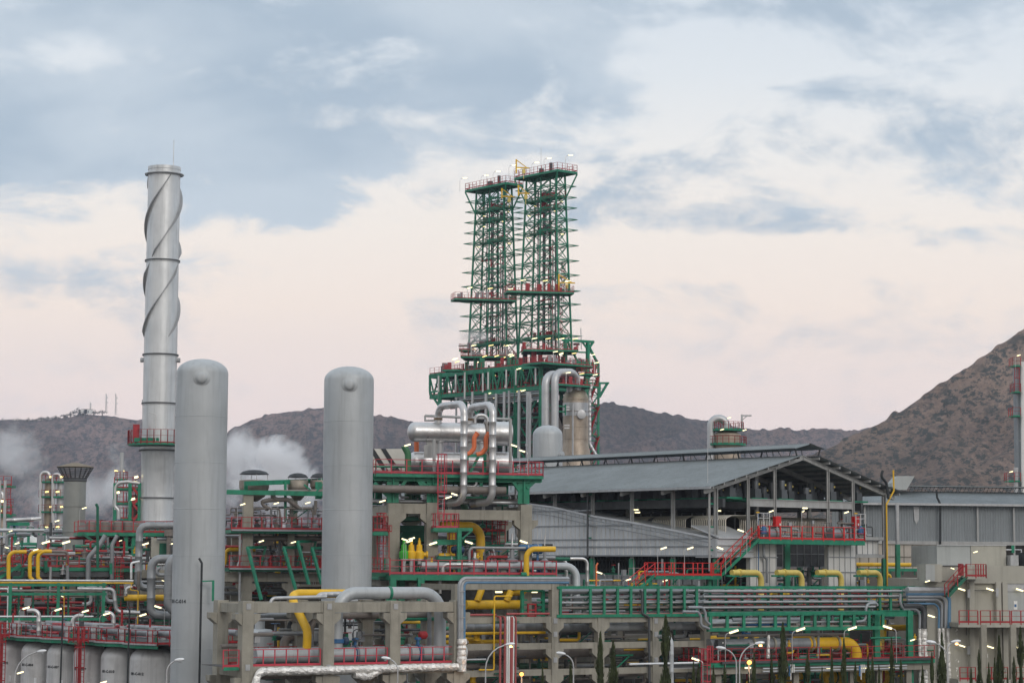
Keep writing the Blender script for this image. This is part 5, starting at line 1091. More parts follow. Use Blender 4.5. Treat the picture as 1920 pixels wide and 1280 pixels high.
# shade deck (green plate floor) seen inside the left bay, added black backing for its shade
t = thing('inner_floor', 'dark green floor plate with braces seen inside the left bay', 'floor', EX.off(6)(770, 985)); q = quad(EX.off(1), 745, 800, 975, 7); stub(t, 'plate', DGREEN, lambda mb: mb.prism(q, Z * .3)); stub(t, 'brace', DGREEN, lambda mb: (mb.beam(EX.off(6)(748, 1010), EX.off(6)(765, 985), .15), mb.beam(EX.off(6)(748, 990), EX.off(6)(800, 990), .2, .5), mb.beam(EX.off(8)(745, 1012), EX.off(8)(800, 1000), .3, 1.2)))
t = thing('shade_backdrop', 'added black sheet for the shade deep inside the left bay of the concrete structure', 'wall', EX.off(10)(770, 1060)); stub(t, 'wall', DARK, lambda mb: mb.prism([EX.off(10)(735, 1078), EX.off(10)(812, 1078), EX.off(10)(812, 985), EX.off(10)(735, 985)], n * .3)); stub(t, 'rack_pipe', GPIPE, lambda mb: [mb.beam(EX.off(9.6)(740, 1020 + 9 * k), EX.off(9.6)(810, 1020 + 9 * k), .12) for k in range(5)])  # black sheet added as the dark depth of the bay
for i, (px, py, fl, lab) in enumerate(((759, 1011, True, 'pole lamp over the green valve, the left one of the cluster'), (768, 1014, False, 'pole lamp over the yellow valves, the middle one of the cluster'), (772, 1009, False, 'pole lamp over the yellow valves, the upper right one of the cluster'), (812, 1018, False, 'long tube lamp on the concrete column left of the green post'), (879, 1016, True, 'long tube lamp right of the green post under the yellow bend'), (982, 1015, True, 'tube lamp over the blue actuator'), (717, 939, False, 'tube lamp at the left end of the concrete beam beside the grey vessel'), (841, 932, False, 'tube lamp beside the red caged ladder foot'), (852, 926, True, 'small tube lamp behind the red caged ladder under the drum platform'), (764, 834, False, 'tube lamp left of the upper silver drum'), (964, 835, True, 'tube lamp right of the upper silver drum, the upper one'), (979, 845, True, 'tube lamp right of the silver drums, the lower one'))):
    lamp('pole' if i in (1, 2, 7, 10, 11) else 'wall', px, py, EX.xy(px).y - 1.8, fl, lab, -.25 if fl else .25, 1.35 if i in (3, 4, 5) else 1.05)

# ================================================================ hopper structure between the two tall vessels
HP = PL(at(520, 1000, 218), uE); n2 = HP.n
hs = thing('concrete_structure', 'concrete frame with the three hoppers between the two tall grey vessels', 'structure', HP.xy(520))
for px, yt, bk, w_ in ((463, 925, 0, .95), (566, 930, 6, .7), (640, 930, 0, .9), (460, 1000, 8, .8), (545, 1000, 0, .6)):
    mb = MB(); col_mesh(mb, HP.xy(px) + n2 * bk, 0, zof(HP, px, yt), w_, HP.u, [zof(HP, px, 1093)]); mb.build('column', CONC, hs)
for y, bk in ((1082, .0), (1082, 8), (1140, 4)):
    a, b = HP.h(405, 640, y, 520); 
    for k, (x0, x1) in enumerate(((405, 458), (468, 541), (549, 636))): a, b = HP.xy(x0) + n2 * bk, HP.xy(x1) + n2 * bk; stub(hs, 'beam', CONC, lambda mb: mb.beam(zp(a, zof(HP, 520, y)), zp(b, zof(HP, 520, y)), .6, .8))
for (x0, x1, y, lab, bkd) in ((434, 640, 992, 'red railed deck at the upper level between the two tall vessels', 7), (430, 640, 1064, 'red railed deck at the lower level behind the green struts', 7)):
    a, b = HP.off(-1.4).h(x0, x1, y, 520); t = thing('hopper_deck', lab, 'platform', a, 'decks between the two tall vessels'); Pq = [a, b, b + n2 * bkd, a + n2 * bkd]; deck(t, Pq, a.z, DGREEN if y > 1000 else GREEN, .3); railing(t, [a, b], RED, False, 1.15, 1.0, True, .11); railing(t, [Pq[3], Pq[2]], RED, False, 1.15, 1.1, True, .11)
    stub(t, 'cable_tray', GSTEEL, lambda mb: mb.beam(a - Z * .1 - n2 * .2, b - Z * .1 - n2 * .2, .25, .16)); rr = random.Random(x0 + y); 
    for k in range(12):
        q = a.lerp(b, rr.random()) + n2 * rr.uniform(1, 5); stub(t, 'valve', rr.choice((BPIPE, BPIPE, GPIPE, DSTEEL, RED)), lambda mb: mb.lathe(q, [(.25, 0), (.28, .5), (.15, .55), (.15, .9), (.3, .92), (.3, .98)], 10))
for i, (px, w_, r0, r1, lab) in enumerate(((474, 54, 888, 940, 'left and largest hopper with a black disc cap on thin legs'), (556, 38, 894, 938, 'middle hopper with a black disc cap on thin legs'), (597, 34, 894, 933, 'right hopper with a black disc cap, partly behind the tall vessel'))):
    pl = HP.off(2); d_ = pl.xy(px).y; rad_ = w_ / 2 * d_ / F; q = zp(pl.xy(px), 0); zt7, zb7 = zof(pl, px, 900), zof(pl, px, r1); t = thing('hopper', lab, 'hopper', zp(q, zb7), 'hoppers with black disc caps')
    stub(t, 'shell', mat('hopper_steel', (.27, .24, .20), .5, .5, .15, 1, .5, .2) if i == 0 else bpy.data.materials['hopper_steel'], lambda mb: mb.lathe(zp(q, zb7), [(.3, 0), (rad_ * .75, .5), (rad_ * .98, 1.1)] + [(rad_, 1.2), (rad_, (zt7 - zb7) * .62), (rad_ * 1.04, (zt7 - zb7) * .63), (rad_ * 1.04, zt7 - zb7 - .06), (rad_, zt7 - zb7)], 36))
    stub(t, 'disc_cap', DARK, lambda mb: mb.lathe(zp(q, zof(pl, px, r0 + 1)), [(rad_ * 1.04, 0), (rad_ * .8, .28), (rad_ * .4, .42), (0, .46)], 36)); stub(t, 'cap_leg', MTL, lambda mb: [mb.beam(zp(q, zt7 - .1) + V((math.cos(k), math.sin(k), 0)) * rad_ * .93, zp(q, zof(pl, px, r0)) + V((math.cos(k), math.sin(k), 0)) * rad_ * .93, .06) for k in (.3, 1.9, 3.5, 5)])
g2 = thing('steel_platform_frame', 'green steel beams around the three hoppers', 'steel frame', HP(520, 930)); p = HP
stub(g2, 'beam', GREEN, lambda mb: (mb.beam(HP.off(-.5)(425, 922), HP.off(-.5)(640, 926), .3, .45), mb.beam(HP.off(-1)(460, 906), HP.off(4)(620, 900), .3, .45), mb.beam(HP.off(4)(430, 922), HP.off(4)(560, 922), .25, .3))); stub(g2, 'post', GREEN, lambda mb: (mb.beam(HP(461, 925), HP(461, 903), .35), mb.beam(HP.off(1)(535, 975), HP.off(1)(535, 903), .25), mb.beam(HP.off(1)(594, 935), HP.off(1)(594, 903), .3), mb.beam(HP.off(1)(600, 935), HP.off(1)(600, 903), .3))); stub(g2, 'brace', GREEN, lambda mb: (mb.beam(HP(570, 908), HP(582, 918), .15), mb.beam(HP(607, 905), HP(590, 925), .15)))
for pts, r_, lab in (([(625, 921), (512, 923), (512, 935), (522, 937)], .25, 'brown bent pipe above the upper deck, the highest of them'), ([(492, 940), (505, 937), (540, 936), (560, 952)], .22, 'brown S-shaped pipe below the middle hopper'), ([(492, 938), (492, 946), (505, 953)], .16, 'short brown elbow pipe right of the left hopper'), ([(475, 957), (480, 953), (524, 953), (526, 975)], .09, 'thin brown pipe over the upper red rail, left one'), ([(534, 975), (534, 953), (585, 953), (588, 975)], .09, 'thin brown pipe over the upper red rail, right one'), ([(475, 1009), (640, 1009)], .25, 'thick brown level pipe under the upper deck'), ([(590, 965), (592, 945), (592, 938)], .16, 'short brown vertical pipe with a black cap near the tall vessel')):
    pipe('brown_pipe', lab, 'pipe', [HP.off(.3)(*q) for q in pts], r_, BPIPE, r_ * 2.4, 1.3, 12, group='brown pipes around the hoppers')
for i, (x0, y0, x1, y1) in enumerate(((464, 1026, 490, 1124), (532, 1026, 556, 1110), (558, 1015, 583, 1110), (585, 1027, 606, 1105))):
    q0, q1 = HP.off(-2.6)(x0, y0), HP.off(-4.5)(x1, y1); t = thing('green_strut', 'slanting green steel strut between the tall vessels, %s from the left' % words[i], 'strut', q1, 'slanting green struts'); stub(t, 'strut', GREEN, lambda mb: mb.beam(q0, q1, .24)); stub(t, 'head_beam', GREEN, lambda mb: mb.beam(q0, HP.off(1.5)(x0 + 34, y0 - 1), .25)); stub(t, 'tie', DGREEN, lambda mb: mb.beam(HP(x0 + 34, y0), HP(x0 + 22, y0 + 45), .2))
t = thing('shade_backdrop', 'added dark brown sheet for the shade behind the green struts', 'wall', HP.off(11)(520, 1100)); stub(t, 'wall', mat('shaded_brown_wall', (.10, .085, .07), .9), lambda mb: mb.prism([HP.off(11)(425, 1280), HP.off(11)(640, 1280), HP.off(11)(640, 1000), HP.off(11)(425, 1000)], n2 * .3)); rr = random.Random(8)  # brown sheet added behind the struts, shade mixed into its colour
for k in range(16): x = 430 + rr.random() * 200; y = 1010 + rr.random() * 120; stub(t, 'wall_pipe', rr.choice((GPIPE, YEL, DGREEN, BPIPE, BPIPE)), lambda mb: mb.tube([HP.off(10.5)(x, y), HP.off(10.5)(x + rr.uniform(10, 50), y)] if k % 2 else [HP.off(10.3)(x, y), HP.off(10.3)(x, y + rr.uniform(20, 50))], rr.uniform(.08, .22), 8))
pipe('white_downpipe', 'grey drain pipe with a kink on the concrete column right of the left tall vessel', 'pipe', [HP.off(-1)(450, 1000), HP.off(-1)(450, 1050), HP.off(-1)(446, 1060), HP.off(-1)(446, 1066), HP.off(-1)(450, 1074), HP.off(-1)(449, 1128)], .12, GAL, .3, 0, 8)
for px, py, fl, lab in ((455, 945, False, 'tube lamp at the head of the left concrete column under the hopper'), (518, 943, False, 'unlit looking tube lamp below the left hopper pipes'), (577, 942, False, 'tube lamp below the middle hopper'), (490, 1014, False, 'tube lamp under the upper deck, left of the green struts'), (550, 1016, False, 'tube lamp under the upper deck, between the green struts')):
    lamp('pole' if py < 1000 else 'wall', px, py, HP.xy(px).y - 2, fl, lab, .2, 1.0)
# ================================================================ tall grey vessels
def bubble(t, c, r_, z, a, m):
    d = V((math.sin(a), -math.cos(a), 0)); q = c + d * (r_ - .1) + Z * z
    stub(t, 'nozzle_plate', m, lambda mb: mb.lathe(q, [(.66, 0), (.66, .06), (.6, .1)], 20, d)); stub(t, 'nozzle_cap', m, lambda mb: mb.lathe(q + d * .18, [(.42, -.1), (.42, .14), (.36, .2), (.2, .23), (0, .24)], 20, d))
def wrap_text(t, s, c, r_, z, a_end, size):
    """letters bent round the shell, their right end at angle a_end (0 faces the camera)"""
    cu = bpy.data.curves.new('w', 'FONT'); cu.body = s; cu.size = size; cu.offset = .012; cu.space_character = 1.1; o = bpy.data.objects.new('w', cu); COL.objects.link(o); bpy.context.view_layer.update(); wd = o.dimensions.x; bpy.data.objects.remove(o)
    def fn(x, y):
        a = a_end + (x - wd) / r_; return c + V((math.sin(a), -math.cos(a), 0)) * (r_ + .02) + Z * (z + y)
    text_mesh(s, size, fn, t, off=.014)
v14, c14, r14, h14, _ = vessel('tall_vessel', 'tall pale grey dome-topped vessel marked 001-C-014, left of the concrete frame', 380, 673, 97, 176, VES, .36, group='tall grey domed vessels')
bubble(v14, c14, r14, zof(PL(V((0, 174, 0)), V((1, 0, 0))), 380, 708), .12, VES)
PV = PL(V((0, c14.y - r14, 0)), V((1, 0, 0)))
wrap_text(v14, '001-C-014', c14, r14, zof(PV, 345, 1130), -.33, .38)
v15, c15, r15, h15, _ = vessel('tall_vessel', 'tall pale grey dome-topped vessel between the hopper frame and the silver drums', 655, 687, 93.5, 184, VES, .36, group='tall grey domed vessels')
bubble(v15, c15, r15, zof(PL(V((0, 182, 0)), V((1, 0, 0))), 656, 721), .1, VES)
stub(v14, 'manway', VES, lambda mb: mb.lathe(c14 + V((r14 * .92, -r14 * .3, zof(PV, 400, 1228))), [(.62, -.3), (.62, .35), (.4, .5), (0, .55)], 20, V((.95, -.3, 0))))
stub(v14, 'black_mast', DARK, lambda mb: mb.tube(fillet([V((c14.x + .6, c14.y - r14 - .7, 0)), V((c14.x + .62, c14.y - r14 - .7, zof(PV, 394, 1055))), V((c14.x + .4, c14.y - r14 - .7, zof(PV, 391, 1046)))], .2, 3), .085, 8))
stub(v14, 'green_bracket', GREEN, lambda mb: (mb.beam(V((c14.x + .6, c14.y - r14 - .7, zof(PV, 394, 1089))), V((c14.x + 1.55, c14.y - r14 - .5, zof(PV, 394, 1088))), .1), mb.beam(V((c14.x + 1.5, c14.y - r14 - .5, zof(PV, 394, 1087))), V((c14.x + 1.5, c14.y - r14 - .5, zof(PV, 394, 1126))), .17)))
# ================================================================ row of weathered domed vessels
base = at(285, 1215, 189.5); nums = ['012', '010', '008', '006', '004', '002']; cv = []
for i, nm in enumerate(nums):
    q = V((base.x, base.y, 0)) + uL * 4.85 * i; r_ = 1.82; z7 = base.z + .15; c = V((q.x, q.y, 0)); cv.append(c)
    t = thing('domed_vessel', 'weathered grey domed vessel marked 001-C-%s in the bottom left row' % nm, 'vessel', c, 'numbered domed vessels')
    dh = 1.15; pts = [(r_ * math.cos(R(a)) ** .75 if a < 90 else 0.01, z7 - dh + dh * math.sin(R(a))) for a in range(6, 91, 7)]
    stub(t, 'shell', VESW, lambda mb: mb.lathe(c, [(r_, 0), (r_, z7 - 5.2), (r_ * 1.004, z7 - 5.18), (r_ * 1.004, z7 - 5.14), (r_, z7 - 5.12), (r_, z7 - dh)] + pts, 48))
    wrap_text(t, '001-C-' + nm, c, r_, z7 - 2.28, -.20, .30)
    for a, z, h in ((-.08, z7 - 3.3, .55), (-.2, z7 - 4.4, .35))[:2 if i % 2 else 1]:
        d = V((math.sin(a), -math.cos(a), 0)); stub(t, 'tag_plate', MTLW, lambda mb: mb.beam(c + d * (r_ + .02) + Z * z, c + d * (r_ + .02) + Z * (z - h), .24, .03, V((0, 1, 0))))
    stub(t, 'top_nozzle', ALU, lambda mb: mb.lathe(c + Z * (z7 - .1), [(.32, 0), (.32, 1.1), (.5, 1.12), (.5, 1.26), (.32, 1.28), (.32, 1.7)], 14)); stub(t, 'top_stud', GREEN, lambda mb: mb.beam(c + uL * -.7 + Z * (z7 - .4), c + uL * -.7 + Z * (z7 + .9), .2))
nrm = V((-uL.y, uL.x, 0)) * -1   # away from the row, to the back right
for i in range(5):
    q = cv[0] + uR * 4.6 + uL * 4.85 * i + uL * 1.0; t = thing('domed_vessel', 'weathered domed vessel in the rear row, behind the one marked %s' % nums[i], 'vessel', q, 'rear row of domed vessels'); r_ = 1.82; z7 = base.z
    stub(t, 'shell', VESW, lambda mb: mb.lathe(q, [(r_, 0), (r_, z7 - 1.15)] + [(r_ * math.cos(R(a)) ** .75 if a < 90 else .01, z7 - 1.15 + 1.15 * math.sin(R(a))) for a in range(6, 91, 12)], 40)); stub(t, 'top_nozzle', ALU, lambda mb: mb.lathe(q + Z * (z7 - .1), [(.3, 0), (.3, 1.2), (.5, 1.22), (.5, 1.3)], 14))
q = at(487, 1178, 196); t = thing('domed_vessel', 'squat pale grey vessel behind the left bay of the front concrete frame', 'vessel', V((q.x, q.y, 0))); rq = 1.25
stub(t, 'shell', VES, lambda mb: mb.lathe(V((q.x, q.y, 0)), [(rq, 0), (rq, q.z - .3), (rq * .8, q.z - .05), (.45, q.z), (.45, q.z + 1.2)], 36)); stub(t, 'lettering_plate', VES, lambda mb: mb.box(V((q.x - .6, q.y - rq - .03, q.z - .9)), .8, .04, .5))
text_mesh('9', .42, lambda x, y: V((q.x - .75 + x, q.y - rq - .06, q.z - 1.05 + y)), t)
# deck above the row
zt8 = base.z + .45; e0 = cv[0] - uL * 3.6; t = thing('vessel_deck', 'zigzag red railed deck over the row of numbered domed vessels', 'platform', zp(cv[2], zt8)); 
outer = []; 
for i in range(6):
    c = cv[i]; outer += [c - uR * 1.55 - uL * 1.9, c - uR * 2.1 - uL * .9, c - uR * 2.1 + uL * .9, c - uR * 1.55 + uL * 1.9]
outer = [cv[0] - uL * 3.4 - uR * 1.5] + outer; inner = [cv[5] + uL * 2 + uR * 6.5, cv[0] - uL * 3.4 + uR * 6.5]
Pq = [zp(p, zt8) for p in outer + inner]
mb = MB(); mb.prism([p - Z * .06 for p in Pq], Z * .06); mb.build('grating_deck', GRATE, t)
stub(t, 'edge_beam', GREEN, lambda mb: [mb.beam(a - Z * .22, b - Z * .22, .12, .3) for a, b in zip(Pq[:len(outer)], Pq[1:len(outer)])]); stub(t, 'cable_tray', GAL, lambda mb: [mb.beam(a - Z * .02 - uR * .12, b - Z * .02 - uR * .12, .2, .12) for a, b in zip(Pq[:len(outer)], Pq[1:len(outer)])])
for a, b in zip(Pq[:len(outer)], Pq[1:len(outer)]): railing(t, [a, b], RED, False, 1.15, 1.0, True, .09)
railing(t, [Pq[-2] , Pq[-1]], RED, False, 1.15, 1.2, True, .09); railing(t, [Pq[-1], Pq[0]], RED, False, 1.15, 1.2, True, .09)
for k in (0, 2.35, 4.1): 
    q = cv[0] + uL * 4.85 * k - uR * 2.3 + uL * 2.4
for x, k, lab in ((118, 3, 'red caged ladder hanging in front of the vessels marked 002 and 004'), (722, 0, '')):
    pass
for j, (i, lab) in enumerate(((4.5, 'tall red caged ladder between the vessels marked 002 and 004'), (1.5, 'tall red caged ladder between the vessels marked 008 and 010'))):
    q = cv[0] + uL * 4.85 * i - uR * 2.5; tt = thing('red_ladder', lab, 'ladder', zp(q, 0), 'caged ladders on the numbered vessels'); stub(tt, 'ladder', RED, lambda mb: (ladder(mb, zp(q, 1), zp(q, zt8 + 1.2), .55, True, uL, -uR), mb.beam(zp(q + uL * .55, 1), zp(q + uL * .55, zt8), .28)))
    stub(tt, 'gate_rail', RED, lambda mb: (rail(mb, zp(q - uL * .9, zt8), zp(q - uL * .9 - uR * .9, zt8), 1.2, .5, True, .1), rail(mb, zp(q + uL * .9, zt8), zp(q + uL * .9 - uR * .9, zt8), 1.2, .5, True, .1)))
hdr = [zp(cv[0] - uL * 6 + uR * .0, zt8 + .75), zp(cv[5] + uL * 3, zt8 + .75)]
pipe('header_pipe', 'long grey header pipe along the tops of the numbered domed vessels', 'pipe', [hdr[0] + uR * .9, hdr[1] + uR * .9], .3, GPIPE, 0, 1.2, 14)
pipe('header_pipe', 'second grey header pipe behind the first on top of the numbered vessels', 'pipe', [hdr[0] + uR * 4.6 + Z * .2, hdr[1] + uR * 4.6 + Z * .2], .26, GPIPE, 0, 1.2, 14)
for i in range(6): c = cv[i] + uL * .6; pipe('branch_pipe', 'short grey elbow joining the header above the vessel marked %s' % nums[i], 'pipe', [zp(c, base.z + .9), zp(c, zt8 + .9), zp(c + uR * .9 - uL * .3, zt8 + .9)], .24, GPIPE, .35, 0, 12, group='header branches')
PB = PL(at(180, 1180, 201), V((1, .02, 0)))
for i, (x, dx, y0, y1, r_, lab) in enumerate(((73, -22, 1144, 1190, .2, 'silver elbow pipe standing on the vessel header, first from the left'), (137, 20, 1154, 1190, .21, 'silver elbow pipe turning right on the vessel header, second from the left'), (213, -16, 1148, 1190, .19, 'silver elbow pipe standing on the vessel header, third from the left'))):
    pipe('silver_elbow_pipe', lab, 'pipe', [PB(x, y1), PB(x, y0), PB(x + dx, y0)], r_ * 1.0, ALUB, .55, .9, 14)
for i, (px, py, fl) in enumerate(((49, 1139, False), (109, 1142, False), (160, 1145, False), (200, 1150, False), (268, 1152, False), (296, 1137, True))):
    lamp('pole', px, py, PB.xy(px).y - 6, fl, 'pole lamp above the numbered vessel deck, %s from the left' % words[i], .2, 1.2)
lamp('wall', 38, 1260, 178, False, 'low tube lamp in front of the vessel marked 004', 0, 1.0); lamp('wall', 194, 1278, 178, False, 'low tube lamp in front of the vessel marked 010', 0, 1.0)
for px, y0, lab in ((118, 1130, 'black bent mast in front of the vessel marked 006'), (243, 1134, 'black bent mast in front of the vessels marked 010 and 012')):
    p5 = PL(V((0, 176, 0)), V((1, 0, 0))); pipe('black_mast', lab, 'mast', [zp(p5.xy(px), 0), p5(px, y0 + 10), p5(px - 4, y0 + 2)], .07, DARK, .2, 0, 8, group='black bent masts')
p5 = PL(V((0, 176, 0)), V((1, 0, 0)))
# ================================================================ front concrete frame with the large grey pipes
FR = PL(at(620, 1135, 165), uM); nF = FR.n
zt9 = zof(FR, 620, 1127); zb9 = zof(FR, 620, 1255); zbm1, zbm2 = zt9 - .42, zb9
ff = conc_frame('portal_structure', 'front concrete portal frame holding the large grey pipe loop', 'frame', FR, [(463, zt9 + .05), (614, zt9 + .05), (738, zt9 + .05), (857, zt9 + .05)], [zbm1 - .42, zbm2 - .42], [(0, 1, zbm1), (1, 2, zbm1), (2, 3, zbm1), (0, 1, zbm2), (1, 2, zbm2), (2, 3, zbm2)], 4.6, .86, .72)
for px in (614, 738, 857, 463):
    q = FR.xy(px) - nF * .46
    for y in (1136, 1250): stub(ff, 'steel_plate', GAL, lambda mb: mb.box(zp(q, zof(FR, px, y)), .35, .05, .42, uM))
fp = thing('frame_deck', 'red railed deck inside the front concrete frame beside the grey header pipe', 'platform', FR(620, 1247)); zdk = zof(FR, 620, 1246)
for x0, x1 in ((421, 452), (474, 604), (626, 729), (748, 856)):
    f2 = FR.off(-.1); a, b = zp(f2.xy(x0 + 1), zdk), zp(f2.xy(x1 - 1), zdk); railing(fp, [a, b], PINK, False, 1.2, .95, True, .1); stub(fp, 'edge_beam', GREEN, lambda mb: mb.beam(a - Z * .12, b - Z * .12, .14, .22)); stub(fp, 'grating_deck', GRATE, lambda mb: mb.prism([a, b, b + nF * 4, a + nF * 4], Z * .04))
railing(fp, [zp(FR.xy(474) + nF * 4.2, zdk), zp(FR.xy(856) + nF * 4.2, zdk)], RED, False, 1.2, 1.2, True, .09)
fm = FR.off(2.1)
z_h = zof(fm, 650, 1226); z_top = zof(fm, 700, 1111)
pipe('header_pipe', 'large grey horizontal header pipe at the bottom of the front concrete frame', 'pipe', [zp(fm.xy(480), z_h), zp(fm.xy(872), z_h)], .56, VES, 0, 6, 26, flanges=[(zp(fm.xy(788), z_h), uM), (zp(fm.xy(766), z_h), uM), (zp(fm.xy(668), z_h), uM)], fm=GPIPE)
for x, lab in ((668, 'blue valve with a handwheel on the grey header, the left one'), (785, 'blue and red valve on the grey header, the right one')):
    q = zp(fm.xy(x), z_h); t = thing('butterfly_valve', lab, 'valve', q, 'blue valves on the front grey header'); stub(t, 'body', BLUE, lambda mb: mb.lathe(q - uM * .12, [(.58, 0), (.68, .02), (.68, .22), (.58, .24)], 26, uM)); stub(t, 'neck', BLUE, lambda mb: mb.lathe(q + Z * .6, [(.12, 0), (.12, .4), (.26, .42), (.26, .6)], 12)); stub(t, 'handwheel', DSTEEL if x < 700 else RED, lambda mb: mb.tube([q + Z * 1.45 - nF * .35 + (uM * math.cos(k * .6) + Z * math.sin(k * .6)) * .42 for k in range(12)], .045, 6) if x < 700 else mb.lathe(q + Z * 1.35 + uM * .1, [(.2, 0), (.3, .1), (.3, .55), (.2, .65)], 18, uM))
pipe('large_grey_pipe', 'large grey pipe loop arching over the front concrete frame', 'pipe', [zp(fm.xy(633), z_h + .3), zp(fm.xy(633), z_top), zp(fm.xy(826), z_top), zp(fm.xy(826), z_h)], .46, VES, 1.55, 5, 26)
q = zp(fm.xy(633), zof(fm, 626, 1205)); t = thing('blue_valve', 'blue clamp valve on the left leg of the large grey pipe loop', 'valve', q); stub(t, 'body', BLUE, lambda mb: mb.lathe(q, [(.48, 0), (.56, .02), (.56, .3), (.48, .32)], 24)); stub(t, 'actuator', mat('dark_navy', (.02, .05, .10), .5), lambda mb: mb.lathe(q + uM * .5 + Z * .15, [(.2, 0), (.3, .1), (.3, .4), (.12, .5)], 14, uM))
for x, w_, lab in ((728, .22, 'green strap around the top run of the large grey pipe loop'), ):
    q = zp(fm.xy(x), z_top); t = stub(ff, 'pipe_strap', GREEN, lambda mb: mb.lathe(q, [(.47, 0), (.5, .01), (.5, w_), (.47, w_ + .01)], 26, uM)); stub(t, 'shoe', GREEN, lambda mb: mb.beam(q - Z * .45, q - Z * .95, .25))
pipe('yellow_pipe', 'bright yellow pipe bending down through the front concrete frame', 'pipe', [FR.off(5)(680, 1112), FR.off(5)(549, 1112), FR.off(4)(550, 1128), FR.off(1.9)(577, 1182), zp(fm.xy(577), z_h - .1)], .32, YEL, .95, 0, 20)
pipe('slim_silver_pipe', 'slim silver pipe over the left top beam of the front frame', 'pipe', [FR.off(1)(612, 1118), FR.off(1)(508, 1121), FR.off(1)(508, 1145), FR.off(1)(483, 1147)], .13, ALU, .35, 1, 12)
pipe('silver_elbow_pipe', 'ribbed silver elbow pipe behind the yellow pipe at the frame top', 'pipe', [FR.off(3)(640, 1113), FR.off(3)(602, 1114), FR.off(3)(596, 1119)], .2, ALU, .5, .5, 14)
for (x0, x1, y, r_, bk, m, lab) in ((632, 800, 1153, .24, 4, BPIPE, 'dull brown level pipe behind the front frame columns, right part'), (428, 560, 1147, .22, 7, ALU, 'bright level pipe behind the left bay of the front frame, upper one'), (428, 560, 1155, .26, 6, GPIPE, 'grey level pipe behind the left bay of the front frame, lower one'), (640, 860, 1165, .12, 8, GPIPE, 'thin level pipe far behind the right bay of the front frame')):
    a, b = FR.off(bk).h(x0, x1, y); pipe('level_pipe', lab, 'pipe', [a, b], r_, m, 0, 1.8, 12)
pipe('grey_riser', 'grey vertical pipe just left of the right leg of the large grey loop', 'pipe', [FR.off(3.5)(805, 1140), FR.off(3.5)(805, 1212)], .16, GPIPE, 0, 1.2, 12); pipe('grey_riser', 'thin silver drop pipe below the middle platform behind the grey loop', 'pipe', [EX.off(-2)(825, 1085), EX.off(-2)(825, 1112)], .14, ALU, 0, 0, 10)
for pts, r_, lab in (([(572, 1160), (578, 1150), (592, 1146), (610, 1146)], .36, 'fat brown elbow pipe between the yellow pipe and the middle column'), ([(533, 1215), (533, 1200), (545, 1193), (556, 1193)], .34, 'fat pale brown elbow pipe left of the yellow pipe foot'), ([(582, 1212), (583, 1175), (590, 1160)], .26, 'brown vertical pipe right of the yellow pipe')):
    pipe('brown_elbow_pipe', lab, 'pipe', [FR.off(5)(*q) for q in pts], r_, BPIPE, r_ * 2, 1, 14)
# foil wrapped pipes
def foil(name, lab, pts, r_, seed=1, m=FOIL, n=16, bend=None):
    rr = random.Random(seed); path = fillet([V(p) for p in pts], bend or r_ * 2.2, 5); out = []; rs = []
    for a, b in zip(path, path[1:]):
        k = max(1, int((b - a).length / .16))
        for i in range(k): out.append(a.lerp(b, i / k)); rs.append(r_ * (1 + rr.uniform(-.09, .12)) * (.88 if rr.random() < .18 else 1))
    out.append(path[-1]); rs.append(r_); mb = MB(); mb.tube(out, rs, n); mb.v = [(x + rr.uniform(-1, 1) * r_ * .09, y + rr.uniform(-1, 1) * r_ * .09, z + rr.uniform(-1, 1) * r_ * .09) for x, y, z in mb.v]
    o = mb.build(name, m, flat=True); tag(o, lab, 'pipe'); return o
fo = FR.off(-.75)
foil('foil_pipe', 'crumpled silver foil wrapped pipe running level along the foot of the front frame', [fo(478, 1290), fo(483, 1258), zp(fo.xy(600), zof(fo, 700, 1254)), fo(858, 1249)], .28, 2)
foil('foil_pipe', 'thick crumpled foil riser at the right end of the front frame', [fo(866, 1258), fo(866, 1197)], .34, 3)
foil('foil_pipe', 'bulging foil bundle hanging under the level foil pipe', [fo(665, 1264), fo(690, 1268), fo(712, 1256)], .27, 4)
foil('foil_pipe', 'brownish foil pipe seen under the left bay of the front frame', [FR.off(2)(480, 1268), FR.off(2)(600, 1266)], .2, 5, BPIPE)
rp = FR.off(-.7)
t = thing('cable_tray', 'blue and grey cable tray bending from the foil riser along the rack top', 'cable tray', rp(866, 1197)); pR = FR.off(-.6)
def traypath(off, y): return [pR(866 + off, 1198), pR(866 + off, y), V((pR.xy(1066).x, pR.xy(1066).y, pR(866 + off, y).z))]
stub(t, 'grey_side', GSTEEL, lambda mb: mb.tube(fillet(traypath(-4.5, 1084), .6, 6), .16, 8)); stub(t, 'grey_middle', GAL, lambda mb: mb.tube(fillet(traypath(0, 1087), .45, 6), .13, 8)); stub(t, 'blue_side', BLUEC, lambda mb: mb.tube(fillet(traypath(4, 1091), .35, 6), .12, 8))
stub(t, 'strap', GAL, lambda mb: [mb.beam(pR(860, y) - nF * .18, pR(869, y) - nF * .18, .05) for y in (1180, 1157, 1133, 1108)])

